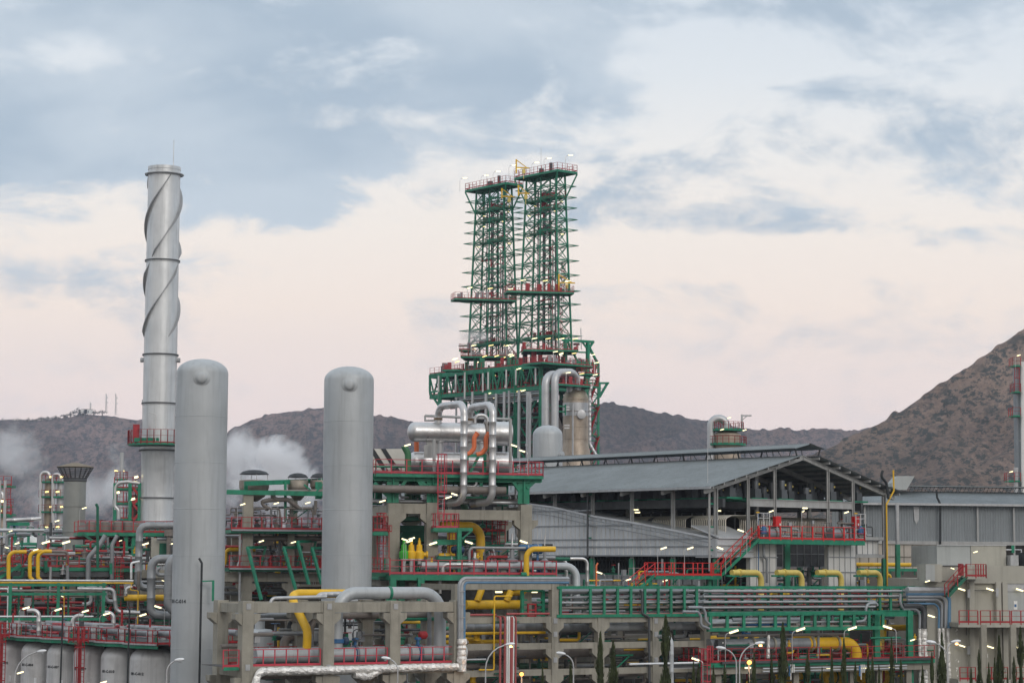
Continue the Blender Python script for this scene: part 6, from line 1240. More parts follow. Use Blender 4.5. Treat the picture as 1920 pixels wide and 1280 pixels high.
# ================================================================ concrete pipe rack
R2 = PL(at(1038, 1160, 187), uM); nR = R2.n; zl = [zof(R2, 1038, y) for y in (1161, 1210, 1259)]; zk = zof(R2, 1038, 1099)
rk = conc_frame('pipe_rack', 'long three-level concrete pipe rack in the lower middle', 'pipe rack', R2, [(856, zk + .2), (1038, zof(R2, 1038, 1092)), (1124, zof(R2, 1124, 1155)), (1226, zof(R2, 1226, 1155)), (1322, zof(R2, 1322, 1155))], [z - .24 for z in zl], [(i, i + 1, z) for i in range(4) for z in zl] + [(0, 1, zk)], 7.5, .62, .5)
for px in (1038, 1226): 
    for y in (1163, 1188, 1236): q = R2.xy(px) - nR * .34; stub(rk, 'steel_plate', GAL, lambda mb: mb.box(zp(q, zof(R2, px, y)), .36, .05, .42, uM))
rr = random.Random(12)
for (y, bk, r_, m, x0, x1, lab) in ((1176, 1.6, .34, GPIPE, 870, 1028, 'grey pipe on the upper rack level left of the tall column'), (1186, .9, .12, YEL, 872, 1022, 'thin yellow pipe on the upper rack level'), (1176, 2.0, .36, GPIPE, 1046, 1118, 'grey pipe behind the bottom of the big grey elbow'), (1174, 1.4, .36, VES, 1132, 1218, 'large grey pipe end on the upper rack level, middle bay'), (1173, 1.4, .36, VES, 1234, 1314, 'large grey pipe end on the upper rack level, right bay'),
                                (1225, 1.8, .46, BPIPE, 868, 1024, 'fat brown pipe on the middle rack level, left bay'), (1222, 1.8, .42, BPIPE, 1046, 1118, 'fat brown pipe on the middle rack level, second bay'), (1221, 1.8, .42, BPIPE, 1132, 1218, 'fat brown pipe on the middle rack level, third bay'), (1219, 1.8, .42, BPIPE, 1234, 1314, 'fat brown pipe on the middle rack level, right bay'), (1249, 2.5, .2, BPIPE, 868, 896, 'flanged pipe stub at the lower left of the rack'), (1247, 3.2, .24, mat('bottle_green_paint', (.03, .09, .05), .5), 972, 1030, 'dark green pipe on the lower rack level')):
    a, b = R2.off(bk).h(x0, x1, y); pipe('rack_pipe', lab, 'pipe', [a, b], r_, m, 0, 1.6, 18, flanges=[(b, uM)] if 'stub' in lab or 'dark green' in lab else ())
a, b = R2.off(3.2).h(873, 973, 1133); q = a
t = pipe('yellow_drum_pipe', 'fat yellow capped pipe lying under the rack top beam', 'pipe', [a, b], .38, YEL, 0, 0, 22); stub(t, 'end_cap', PYEL, lambda mb: mb.lathe(b, [(.375, 0), (.36, .12), (.25, .22), (0, .27)], 22, uM)); stub(t, 'saddle', GREEN, lambda mb: mb.beam(zp(a.lerp(b, .5), a.z - .35), zp(a.lerp(b, .5), a.z - .95), .5, .2))
for pts, lab in (([(905, 1099), (895, 1126)], 'yellow slanting branch dropping onto the fat yellow pipe, left'), ([(958, 1107), (950, 1126)], 'yellow slanting branch dropping onto the fat yellow pipe, right')): pipe('yellow_branch', lab, 'pipe', [R2.off(3)(*p) for p in pts], .28, YEL, 0, 0, 16)
pipe('thin_yellow_pipe', 'thin yellow conduit dropping in front of the rack from a short top arm', 'pipe', [R2.off(-.5)(960, 1117), R2.off(-.5)(927, 1117), R2.off(-.5)(926, 1255), R2.off(-.5)(898, 1255)], .07, YEL, .15, 0, 8)
pipe('yellow_pipe', 'yellow pipe with a drooping end on the second rack level', 'pipe', [R2.off(2.5)(866, 1198), R2.off(2.5)(900, 1200), R2.off(2.5)(903, 1206)], .22, YEL, .5, 0, 14); pipe('yellow_pipe', 'small yellow elbow pipe in the second bay behind the big grey elbow', 'pipe', [R2.off(2.5)(1048, 1199), R2.off(2.5)(1086, 1199), R2.off(2.5)(1086, 1184)], .13, YEL, .3, 0, 12)
rc = mat('dusky_red_pipe', (.36, .075, .075), .5, 0, .1, 1, .2); rs_ = R2.off(-.75)
for i, (x, m, lab, r_) in enumerate(((938.5, rc, 'first', .095), (947, rc, 'second', .09), (951.2, WHITE, 'third', .08), (955, WHITE, 'fourth', .08), (959.5, rc, 'fifth', .13), (963, WHITE, 'sixth', .08), (967.5, rc, 'seventh', .075))):
    turn = [rs_.off(1.1)(x - (9 if i not in (2, 3) else 2), 1156)] if i != 4 else []; pipe('riser_pipe', '%s riser, %s of the seven slim risers before the rack' % ('white' if m is WHITE else 'dusky red', lab), 'pipe', [zp(rs_.xy(x), 0), rs_(x, 1156)] + turn, r_, m, .25, 0, 8, group='slim red and white risers')
for y in (1165, 1213, 1262): stub(rk, 'riser_bracket', DGREEN, lambda mb: mb.beam(rs_.off(.35)(927, y), rs_.off(.35)(973, y), .1))
for x0, x1, y, lab in ((870, 930, 1152, 'dusky red pipe lying on the rack top beam, left part'), (950, 1030, 1150, 'dusky red pipe lying on the rack top beam, right part'), (1045, 1330, 1151, 'long dusky red pipe along the foot of the green truss')): a, b = R2.off(-.2).h(x0, x1, y); pipe('red_pipe', lab, 'pipe', [a, b], .09, rc, 0, 0, 8)
# clutter behind the rack: pipes as parts of a background rack
bg = thing('pipe_rack', 'dim rear pipe rack crowded with pipes behind the concrete one', 'pipe rack', R2.off(14).xy(1100)); rr = random.Random(21); pb = R2.off(14)
for k in range(64):
    x = rr.uniform(760, 1330); y = rr.uniform(1105, 1275); m = rr.choice((GPIPE, BPIPE, BPIPE, DSTEEL, DGREEN, GPIPE, YEL, RED, DSTEEL)); pl = pb.off(rr.uniform(-4, 4)); L_ = rr.uniform(30, 130)
    if rr.random() < .65: a, b = pl.h(x, x + L_, y); stub(bg, 'pipe', m, lambda mb: mb.tube([a, b], rr.uniform(.08, .34), 10))
    else: stub(bg, 'riser', m, lambda mb: mb.tube([pl(x, y), pl(x, y + rr.uniform(15, 60))], rr.uniform(.06, .2), 8))
for x in range(700, 1340, 88):
    q = pb.xy(x) - nR * 2; stub(bg, 'column', DCONC, lambda mb: mb.beam(zp(q, 0), zp(q, zof(pb, x, 1120)), .6))
for y in (1163, 1198, 1235, 1270): a, b = pb.off(-2.4).h(700, 1330, y); stub(bg, 'beam', DCONC, lambda mb: mb.beam(a, b, .4, .55))
dw = mat('deep_shade_wall', (.06, .057, .052), .9)  # deep shade as a colour, for backing walls added behind the racks
t = thing('shade_backing', 'added dark backing wall, gap shade in its colour, behind the lower pipe racks', 'wall', pb.off(6).xy(900)); stub(t, 'wall', dw, lambda mb: mb.prism([zp(pb.off(7).xy(560), 0), zp(pb.off(7).xy(1345), 0), zp(pb.off(7).xy(1345), zof(pb, 1000, 1100)), zp(pb.off(7).xy(560), zof(pb, 1000, 1100))], nR * .3)); stub(t, 'coping', DCONC, lambda mb: mb.beam(zp(pb.off(7).xy(560), zof(pb, 1000, 1099)), zp(pb.off(7).xy(1345), zof(pb, 1000, 1099)), .5, .2))
# ================================================================ green pipe truss on top of the rack
T1p = R2.off(-.3); tr = thing('pipe_truss', 'long green steel pipe truss with thin grey pipes running level across the right half', 'truss', T1p(1200, 1152))
zu, zlw = zof(T1p, 1200, 1101), zof(T1p, 1200, 1153)
for bk in (0, 3.2):
    for z, h in ((zu, .2), (zlw, .26)): stub(tr, 'chord', GREEN, lambda mb: mb.beam(zp(T1p.off(bk).xy(1044), z), zp(T1p.off(bk).xy(1760), z), .25, h))
xs = [1051, 1107, 1133, 1158, 1183, 1209, 1234, 1258, 1283, 1306, 1331, 1361, 1391, 1415, 1440, 1465, 1490, 1514, 1537, 1565, 1592, 1628, 1649, 1669, 1689, 1710, 1738, 1758]
for x in xs:
    for bk in ((0, 3.2) if not 1320 < x < 1620 else (1.6, 3.2)): q = T1p.off(bk).xy(x); stub(tr, 'vertical', GREEN, lambda mb: mb.beam(zp(q, zlw), zp(q, zu), .26, .2))
mb = MB()
for i, x in enumerate(xs):
    for k in range(5): q = T1p.xy(x); z = zlw + (zu - zlw) * (k + .35) / 5; mb.beam(zp(q + nR * .2, z - .1), zp(q + nR * 3.1, z - .1), .16)
mb.build('pipe_support', DGREEN, tr)
k = 0
for bk in (.35, 1.1, 1.9, 2.7):
    for j, y in enumerate((1108, 1116, 1125, 1134, 1145)):
        if bk > .5 and (j + k) % 3 == 0: k += 1; continue
        k += 1; x0 = 1044 if bk < 1 else rr.uniform(1044, 1180); pl = T1p.off(bk if (bk > .5 or True) else 0); z = zlw + (zu - zlw) * (4.35 - j) / 5 + rr.uniform(-.05, .05)
        stub(tr, 'thin_pipe', rr.choice((GAL, GPIPE, ALU, BPIPE)), lambda mb: mb.tube([zp(pl.xy(x0), z), zp(pl.xy(1757 if bk < 1 else rr.uniform(1500, 1755)), z)], .1 if bk < 1 else rr.uniform(.08, .18), 8))
for j in range(5): z = zlw + (zu - zlw) * (4.35 - j) / 5; pl = T1p.off(-.3); stub(tr, 'thin_pipe', GAL, lambda mb: mb.tube([zp(pl.xy(1318), z), zp(pl.xy(1690 if j < 2 else 1640), z)], .1, 8))
a, b = T1p.off(.6).h(1050, 1290, 1108); stub(tr, 'fat_pipe', GPIPE, lambda mb: mb.tube([a, b], .24, 12))
t = thing('green_gate', 'small green ladder-like frame with a red gate beside the tall concrete column', 'gate', R2(1000, 1153)); 
stub(t, 'frame', GREEN, lambda mb: ([mb.beam(R2.off(1)(x, 1155), R2.off(1)(x, 1106), .25) for x in (979, 1018)], [mb.beam(R2.off(1)(x0, y), R2.off(1)(x1, y), .14) for y in (1124, 1133, 1143, 1152) for x0, x1 in ((979, 988), (1007, 1018))], mb.beam(R2.off(1)(979, 1107), R2.off(1)(1018, 1107), .15))); stub(t, 'gate', RED, lambda mb: (mb.beam(R2.off(.7)(990, 1154), R2.off(.7)(990, 1131), .13), mb.beam(R2.off(.7)(1004, 1154), R2.off(.7)(1004, 1131), .13), mb.beam(R2.off(.7)(989, 1132), R2.off(.7)(1005, 1132), .12), mb.beam(R2.off(.7)(989, 1143), R2.off(.7)(1005, 1143), .1), mb.beam(R2.off(.7)(989, 1156), R2.off(.7)(1005, 1156), .1, .3)))
lamp('flat', 935, 1109, 190, False, 'flat tube lamp over the fat yellow pipe, left one', R(30), 1.3); lamp('flat', 1002, 1109, 192, False, 'flat tube lamp over the red gate beside the tall column', R(30), 1.1)
lamp('pole', 1178, 1086, 198, False, 'tube lamp over the green truss below the hall wall, first on the right', .2, .9); lamp('pole', 1247, 1088, 200, False, 'tube lamp over the green truss under the red walkway', .2, .9); lamp('pole', 1124, 1073, 196, True, 'pole lamp beside the orange vent hook, right of the silver elbow', -.2, 1.0); lamp('flat', 1191, 1105, 196, False, 'flat tube lamp hung on the top chord of the green truss', R(30), 1)
pipe('orange_vent', 'slim orange vent hook rising behind the green truss', 'vent', [R2.off(6)(1118, 1098), R2.off(6)(1118, 1060), R2.off(6)(1121, 1055)], .08, ORANGE, .2, 0, 8, group='orange vents')
# ---------------- lower truss and duct deck at the right
T2p = R2.off(-2.2); t2 = thing('pipe_truss', 'shorter green box truss hung in front of the long one, lower right', 'truss', T2p(1490, 1180)); za, zb_2 = zof(T2p, 1490, 1149), zof(T2p, 1490, 1178)
for bk in (0, 2.4):
    for z, h in ((za, .3), (zb_2, .3)): stub(t2, 'chord', GREEN, lambda mb: mb.beam(zp(T2p.off(bk).xy(1326), z), zp(T2p.off(bk).xy(1655), z), .28, h))
for x in (1332, 1363, 1394, 1424, 1453, 1478, 1503, 1527, 1552, 1576, 1600, 1628, 1654):
    for bk in (0, 2.4): q = T2p.off(bk).xy(x); stub(t2, 'vertical', GREEN, lambda mb: mb.beam(zp(q, zb_2), zp(q, za), .25))
for y, m in ((1166, GAL), (1174, CONC)): a, b = T2p.off(.4).h(1330, 1625, y); stub(t2, 'thin_pipe', m, lambda mb: mb.tube([a, b], .09, 8))
for x0, x1, y, r_, m in ((1332, 1370, 1167, .34, VES), (1390, 1440, 1168, .3, BLUE), (1446, 1472, 1168, .26, BLUE), (1372, 1500, 1162, .25, GPIPE)): a, b = T2p.off(1.6).h(x0, x1, y); stub(t2, 'inner_pipe', m, lambda mb: mb.tube([a, b], r_, 12))
t = thing('green_portal', 'green portal frame at the right end of the box truss', 'steel frame', T2p(1670, 1230)); stub(t, 'column', GREEN, lambda mb: [mb.beam(zp(T2p.off(bk).xy(x), 0), zp(T2p.off(bk).xy(x), za + .1), .5) for x, bk in ((1642, 1), (1704, 1), (1512, 2.6), (1585, 2.6), (1376, 3.5))]); stub(t, 'beam', GREEN, lambda mb: mb.ibeam(T2p.off(1)(1648, 1149), T2p.off(1)(1706, 1149), .3, .55))
dkp = R2.off(-2.6); dd = thing('duct_deck', 'long red railed deck in front of the silver and yellow duct, lower right', 'platform', dkp(1500, 1237)); a, b = dkp.h(1329, 1752, 1238, 1500); Pq = [a, b, b + nR * 4.5, a + nR * 4.5]; deck(dd, Pq, a.z, GREEN, .35); railing(dd, [a, b], RED, False, 1.15, 1.2, True, .07); railing(dd, [Pq[3], Pq[2]], RED, False, 1.15, 1.5, True, .07); railing(dd, [a, Pq[3]], RED, False, 1.15, .7, True, .1); zdd = a.z
stub(dd, 'cable_tray', DSTEEL, lambda mb: mb.beam(zp(dkp.off(-.25).xy(1352), zdd - .02), zp(dkp.off(-.25).xy(1745), zdd - .02), .3, .2)); stub(dd, 'concrete_beam', CONC, lambda mb: mb.beam(a + nR * .6 - Z * .72, b + nR * .6 - Z * .72, .5, .6)); stub(dd, 'concrete_leg', CONC, lambda mb: [mb.beam(zp(dkp.off(1).xy(x), 0), zp(dkp.off(1).xy(x), zdd - .8), .5) for x in (1345, 1490, 1595, 1645, 1700)])
dp = R2.off(-.6); a, b = dp.h(1328, 1514, 1207, 1450); c = zp(dp.xy(1600), a.z)
duct = pipe('silver_duct', 'large silver duct with pale flanges behind the lower right red rail', 'duct', [a, b], .55, GPIPE, 0, 4, 26, flanges=[(zp(dp.xy(x), a.z), uM) for x in (1408, 1446, 1462)], fm=mat('pale_flange', (.42, .40, .33), .5, .3))
yd = pipe('yellow_duct', 'large yellow duct turning down at its right end, lower right', 'duct', [b + uM * .02, zp(dp.xy(1603), a.z), zp(dp.xy(1603), zdd - .3)], .55, YEL, 1.2, 0, 26, flanges=[(zp(dp.xy(1518), a.z), uM), (zp(dp.xy(1566), a.z), uM)], fm=bpy.data.materials['pale_flange'])
foil('foil_pipe', 'short vertical foil wrapped pipe crossing the silver duct', [dp.off(-.9)(1441, 1190), dp.off(-.9)(1440, 1233)], .15, 7)
t = thing('junction_box', 'dark grey steel junction box at the left end of the silver duct', 'box', dp.off(-.8)(1350, 1213)); stub(t, 'body', DSTEEL, lambda mb: mb.box(dp.off(-.9)(1350, 1207), .75, .5, .75, uM)); stub(t, 'leg', MTL, lambda mb: mb.beam(dp.off(-.9)(1346, 1214), zp(dp.off(-.9).xy(1346), zdd), .1)); stub(t, 'label_plate', WHITE, lambda mb: mb.box(dp.off(-.9)(1352, 1204) - nR * .27, .12, .03, .1, uM))
a, b = dp.off(-.6).h(1345, 1590, 1190, 1450); pipe('brown_pipe', 'brown rusty pipe running level above the silver duct', 'pipe', [a, b], .13, BPIPE, 0, 1.5, 10)
t = thing('red_ladder', 'pink-red caged ladder at the left end of the lower right deck', 'ladder', zp(dkp.xy(1320), 0)); stub(t, 'ladder', PINK, lambda mb: (ladder(mb, zp(dkp.off(-.5).xy(1320), 2), zp(dkp.off(-.5).xy(1320), zdd + 1.2), .6, True, uM, -nR), ladder(mb, zp(dkp.off(-.5).xy(1326), 0), zp(dkp.off(-.5).xy(1326), zdd - 2), .5, True, uM, -nR))); stub(t, 'gate_rail', RED, lambda mb: rail(mb, dkp.off(-.3)(1327, 1237), dkp.off(-.3)(1336, 1237), 1.2, .3, True, .12))
for i, (px, py, fl) in enumerate(((1376, 1183, False), (1501, 1179, False), (1598, 1177, False), (1664, 1175, True))):
    lamp('pole', px, py, dkp.xy(px).y - .4, fl, 'tall pole lamp on the lower right deck rail, %s from the left' % words[i], .2 if not fl else -.2, 1.6)
lamp('pole', 1304, 1235, 175, True, 'unlit looking pole lamp left of the pink ladder', -.2, 1.2)
for i, px in enumerate((1402, 1480, 1555, 1620, 1672)): lamp('flat', px, 1251 + (i % 2), dkp.xy(px).y - .2, False, 'flat tube lamp under the lower right deck, %s from the left' % words[i], R(30), 1.2)
a, b = dkp.off(-.5).h(1430, 1700, 1250, 1560); 
for k, lab in ((0, 'upper'), (.24, 'lower')): pipe('silver_pipe', 'thin silver pipe under the lower right deck, the %s of two' % lab, 'pipe', [a - Z * k, b - Z * k], .08, ALU, 0, 2, 8)
for i, (x0, x1) in enumerate(((1466, 1502), (1540, 1577), (1608, 1640), (1652, 1668))):
    a, b = R2.off(2).h(x0, x1, 1268); t = thing('yellow_tank', 'yellow horizontal tank under the lower right deck, %s from the left' % words[i], 'tank', a, 'yellow tanks under the deck'); L_ = (b - a).length; stub(t, 'shell', YEL, lambda mb: mb.lathe(a, [(0, 0), (.45, .12), (.62, .4), (.62, L_ - .4), (.45, L_ - .12), (0, L_)], 22, uM)); stub(t, 'band', DGREEN, lambda mb: mb.lathe(a + uM * L_ * .6, [(.64, 0), (.64, .15)], 22, uM)); stub(t, 'leg', YEL, lambda mb: mb.beam(zp((a + b) / 2, 0), (a + b) / 2 - Z * .5, .3))
for x, lab in ((1480, 'left'), (1612, 'right')):
    p6 = dkp.off(-.6)(x, 1258); t = thing('gauge_cluster', 'blue and white gauge column under the lower right deck, the %s one' % lab, 'gauge', p6, 'gauge columns'); stub(t, 'blue_side', BLUE, lambda mb: mb.beam(p6 + Z * .5, p6 - Z * .4, .12)); stub(t, 'white_tube', WHITE, lambda mb: [mb.tube([p6 + uM * (.15 + .18 * k) + Z * .6, p6 + uM * (.15 + .18 * k) - Z * (.7 if k == 0 else .1)], .05, 6) for k in range(3)])
# background rack right
bg2 = thing('pipe_rack', 'crowded rear pipe rack behind the green box truss at the right', 'pipe rack', R2.off(10).xy(1550)); pb2 = R2.off(9)
for k in range(60):
    x = rr.uniform(1330, 1760); y = rr.uniform(1120, 1272); m = rr.choice((GPIPE, YEL, RED, DGREEN, GREEN, DSTEEL, BPIPE, RED, GPIPE)); pl = pb2.off(rr.uniform(-2, 5)); L_ = rr.uniform(15, 80)
    if rr.random() < .6: a, b = pl.h(x, min(1775, x + L_), y); stub(bg2, 'pipe', m, lambda mb: mb.tube([a, b], rr.uniform(.07, .24), 10))
    else: stub(bg2, 'riser', m, lambda mb: mb.tube([pl(x, y), pl(x, y + rr.uniform(12, 45))], rr.uniform(.06, .2), 8))
for y in (1135, 1228, 1262):
    a, b = pb2.off(2).h(1328, 1775, y); stub(bg2, 'handrail', RED, lambda mb: rail(mb, a, b, 1.2, 1.1, True, .1)) if y < 1250 else stub(bg2, 'beam', DCONC, lambda mb: mb.beam(a, b, .5, .6))
t = thing('shade_backing', 'added dark backing wall, gap shade in its colour, behind the right pipe racks', 'wall', pb2.off(8).xy(1500)); stub(t, 'wall', dw, lambda mb: mb.prism([zp(pb2.off(8).xy(1335), 0), zp(pb2.off(8).xy(1770), 0), zp(pb2.off(8).xy(1770), zof(pb2.off(8), 1500, 1110)), zp(pb2.off(8).xy(1335), zof(pb2.off(8), 1500, 1110))], nR * .3)); stub(t, 'coping', DCONC, lambda mb: mb.beam(zp(pb2.off(8).xy(1335), zof(pb2.off(8), 1500, 1109)), zp(pb2.off(8).xy(1770), zof(pb2.off(8), 1500, 1109)), .5, .2))  # backing added to keep the gaps of the right racks dark
for x0, x1, y, r_, lab in ((1658, 1705, 1176, .28, 'fat yellow pipe right of the green portal'), (1600, 1660, 1178, .14, 'thin yellow pipe behind the right end of the box truss'), (1652, 1770, 1126, .16, 'yellow pipe inside the right end of the long truss')): a, b = R2.off(4).h(x0, x1, y); pipe('yellow_pipe', lab, 'pipe', [a, b], r_, YEL, 0, 0, 14)
pipe('yellow_riser', 'pale yellow vertical pipe behind the green portal', 'pipe', [R2.off(4)(1652, 1120), R2.off(4)(1652, 1218)], .3, PYEL, 0, 0, 16)
# nested cable tray bends and foil legs at the right end
tp = R2.off(-1.2)
def tray(lab, x, y, m, w_, yb=1177, x0=None, nm='cable_tray'):
    x0 = x0 or x - 60; pl = tp; q0 = pl(x, yb); zt_2 = zof(pl, x, y); return pipe(nm, lab, 'cable tray', [zp(pl.xy(x0), zt_2), zp(pl.xy(x), zt_2), q0], w_, m, .75, 0, 8, group='nested cable tray bends')
for x, y, m, w_, lab in ((1791, 1106, GAL, .32, 'outermost and thickest cable tray bend, pale grey'), (1779, 1112, BLUEC, .2, 'second cable tray bend from the right, blue'), (1772, 1118, GSTEEL, .15, 'third cable tray bend from the right, grey'), (1765, 1124, GSTEEL, .14, 'fourth cable tray bend from the right, grey'), (1760, 1131, BLUEC, .1, 'fifth cable tray bend from the right, dark blue')): tray(lab, x, y, m, w_, x0=1700)
for x, y, m, w_, lab in ((1732, 1135, DSTEEL, .26, 'black cable tray bend left of the green gap, right one'), (1724, 1141, GSTEEL, .13, 'grey cable tray bend left of the green gap, left one')): tray(lab, x, y, m, w_, x0=1692)
foil('foil_pipe', 'thickest foil wrapped leg at the right end of the rack', [tp(1791, 1177), zp(tp.xy(1791), 0)], .36, 11); foil('foil_pipe', 'second foil wrapped leg from the right', [tp(1777, 1177), zp(tp.xy(1778), 0)], .19, 12); foil('foil_pipe', 'third foil wrapped leg from the right', [tp(1768, 1177), zp(tp.xy(1769), 0)], .17, 13); foil('foil_pipe', 'thin foil wrapped leg fourth from the right', [tp(1761, 1177), zp(tp.xy(1761), 0)], .15, 14)
foil('foil_pipe', 'foil wrapped leg below the black tray bend', [tp(1732, 1178), zp(tp.xy(1732), 0)], .29, 15); foil('foil_pipe', 'thin foil wrapped leg left of the one below the black tray', [tp(1724, 1178), zp(tp.xy(1723), 0)], .16, 16)
pipe('grey_conduit', 'grey dog-leg conduit running down the green portal right column', 'conduit', [tp(1688, 1112), tp(1688, 1128), tp(1691, 1138), tp(1705, 1142), tp(1706, 1215)], .13, GSTEEL, .3, 0, 8)
for pts, lab in (([(1290, 1138), (1318, 1138), (1323, 1150), (1323, 1163), (1331, 1170)], 'dark twin cable tray dropping in a step left of the box truss, right one'), ([(1280, 1146), (1309, 1146), (1314, 1155), (1314, 1172), (1330, 1178)], 'dark twin cable tray dropping in a step left of the box truss, left one')): pipe('cable_tray', lab, 'cable tray', [R2.off(-2.4)(*q) for q in pts], .12, GSTEEL, .4, 0, 8)
pipe('cable_tray', 'looped grey cable tray on the right end of the long truss', 'cable tray', [R2.off(-2)(1645, 1135), R2.off(-2)(1645, 1130), R2.off(-2)(1624, 1131), R2.off(-2)(1624, 1163), R2.off(-2)(1605, 1165)], .12, GSTEEL, .5, 0, 8)
pipe('cable_conduit', 'black cable conduit running down the concrete rack column', 'conduit', [R2.off(-.5)(1200, 1106), R2.off(-.5)(1204, 1110), R2.off(-.5)(1204, 1150), R2.off(-.5)(1217, 1156), zp(R2.off(-.5).xy(1218), 0)], .11, DSTEEL, .3, 0, 8)
pipe('grey_elbow_pipe', 'pale grey elbow pipe standing between the rack and the cypress', 'pipe', [R2.off(-1)(1236, 1193), R2.off(-3)(1259, 1193), zp(R2.off(-3).xy(1259), 0)], .19, VES, .7, 1.6, 14)
a, b = R2.off(-3).h(1180, 1310, 1243); pipe('white_pipe', 'thin white pipe running level across the rack behind the cypresses', 'pipe', [a, b], .09, MTLW, 0, 1.5, 8); a, b = R2.off(-2.5).h(1258, 1308, 1248); t = thing('cable_tray', 'dark cable tray below the thin white pipe', 'cable tray', a); stub(t, 'tray', DSTEEL, lambda mb: mb.beam(a, b, .3, .25)); stub(t, 'lip', GAL, lambda mb: mb.beam(a - Z * .15, b - Z * .15, .32, .05))
# ================================================================ tall stack with helical strakes
sx = at(294, 985, 335); k_ = 335 / F; sc = V((sx.x, sx.y, 0)); PSk = PL(V((0, 335, 0)), V((1, 0, 0)))
def sz(y, px=300): return zof(PSk, px, y)
stk = thing('tall_stack', 'tall pale grey chimney with two spiral strakes around its upper part', 'chimney', sc)
zT, zJ1, zJ2, zJ3, zPl, zB = sz(314), sz(491), sz(667), sz(758), sz(832), sz(985)
r0, r1, r2 = 30.5 * k_, 31.5 * k_, 33 * k_
def ring(z, r_): return [(r_, z - .12), (r_ * 1.05, z - .1), (r_ * 1.05, z + .1), (r_, z + .12)]
prof = [(r2 * 1.0, 0), (r2, zB)] + ring(sz(935), 30.8 * k_)[0:0] + [(31 * k_, zB + .1)] + ring(sz(935), 31 * k_) + [(31 * k_, sz(850)), (33.5 * k_, sz(846)), (33.5 * k_, sz(838)), (30 * k_, sz(834))] + ring(zJ3, 31 * k_) + ring(zJ2, 31.2 * k_) + ring(zJ1, 30.6 * k_) + [(30.2 * k_, sz(330)), (33 * k_, sz(329)), (33 * k_, sz(327)), (30.2 * k_, sz(326)), (30.2 * k_, zT - .5), (31 * k_, zT - .45), (31 * k_, zT), (29 * k_, zT), (28.6 * k_, zT - 3)]
stub(stk, 'shell', STACK, lambda mb: mb.lathe(sc, prof, 56))
[stub(stk, 'joint_flange', DSTEEL, lambda mb: mb.lathe(sc + Z * zz, [(q_ * k_, 0), (q_ * k_ * 1.035, 0), (q_ * k_ * 1.035, .22), (q_ * k_, .22)], 56)) for zz, q_ in ((zJ1, 32.1), (zJ2, 32.8), (zJ3, 32.4), (sz(935), 32.4), (sz(846), 35))]
stub(stk, 'dark_throat', DARK, lambda mb: mb.lathe(sc + Z * (zT - 3), [(28.5 * k_, 0), (28.4 * k_, .1)], 40))
def strake(za, zb_, a0, turns_h, rr_):
    mb = MB(); nn = int((zb_ - za) / .5); w_ = 5.2 * k_; vs = []
    for i in range(nn + 1):
        z = za + (zb_ - za) * i / nn; a = a0 + 2 * math.pi * (z - za) / turns_h; e = min(1, i / 2, (nn - i) / 3)
        d = V((math.sin(a), -math.cos(a), 0)); vs += [sc + d * (rr_ - .05) + Z * z, sc + d * (rr_ + w_ * max(.05, e)) + Z * (z - .1), sc + d * (rr_ + w_ * max(.05, e)) + Z * (z + .12), sc + d * (rr_ - .05) + Z * (z + .2)]
    mb.add(vs, [(4 * i + j, 4 * i + (j + 1) % 4, 4 * i + 4 + (j + 1) % 4, 4 * i + 4 + j) for i in range(nn) for j in range(4)]); mb.build('strake', mat('strake_metal', (.30, .31, .32), .5, .4, .1, .4, .3) if 'strake_metal' not in bpy.data.materials else bpy.data.materials['strake_metal'], stk, flat=True)
TH = (sz(340) - sz(490)) * 2.0
for za, zb_, off in ((sz(485), sz(331), 0), (sz(634), sz(497), 1.15)):
    for j in range(3): strake(za, zb_, -.55 + off + j * 2.094, TH * 1.0, 30.5 * k_)
stub(stk, 'lug', GAL, lambda mb: [mb.lathe(sc + V((s * 31 * k_, 0, sz(y))), [(.35, 0), (.35, .5)], 10, V((s, 0, 0))) for s in (-1, 1) for y in (675,)])
stub(stk, 'lifting_bar', GAL, lambda mb: mb.tube([sc + V((math.cos(q * .5), math.sin(q * .5), 0)) * 36 * k_ + Z * sz(328) for q in range(14)], .12, 6))
stub(stk, 'lightning_rod', MTL, lambda mb: mb.tube([sc + V((1.5, -1, zT)), sc + V((1.5, -1, zT + 4))], .05, 5))
pl8 = thing('stack_platform', 'round red railed platform with a green rim around the tall stack', 'platform', sc + Z * zPl)
def ringdeck(t, c, z, ri, ro, m=RED, n=24, rail_h=1.2, pw=.07, toe=False):
    vs = []; 
    for i in range(n):
        a = 2 * math.pi * i / n; d = V((math.cos(a), math.sin(a), 0)); vs += [c + d * ri + Z * z, c + d * ro + Z * z, c + d * ro + Z * (z - .3), c + d * ri + Z * (z - .3)]
    stub(t, 'deck', GREEN, lambda mb: mb.add(vs, [(4 * i + j, 4 * i + (j + 1) % 4, 4 * ((i + 1) % n) + (j + 1) % 4, 4 * ((i + 1) % n) + j) for i in range(n) for j in range(4)]))
    mb = MB(); pts = [c + V((math.cos(2 * math.pi * i / n), math.sin(2 * math.pi * i / n), 0)) * ro + Z * z for i in range(n)]
    for a, b in zip(pts, pts[1:] + pts[:1]): rail(mb, a, b, rail_h * .75, 2.5, toe, pw)
    mb.build('handrail', m, t)
ringdeck(pl8, sc, zPl, r0 * .99, 57 * k_, RED, 28, 2.6, .13, True)
stub(pl8, 'inner_step', GREEN, lambda mb: mb.box(sc + V((-1.2, -3.6, zPl + .4)), 3.6, .6, .6)); stub(pl8, 'cabinet', RED, lambda mb: mb.box(sc + V((-2.8, -3.4, zPl + 1.6)), .9, .6, 2.2)); stub(pl8, 'lamp_post', MTL, lambda mb: mb.tube(fillet([sc + V((.2, -4.2, zPl)), sc + V((.2, -4.2, zPl + 4.2)), sc + V((-.9, -4.2, zPl + 4.4))], .4, 3), .06, 5))
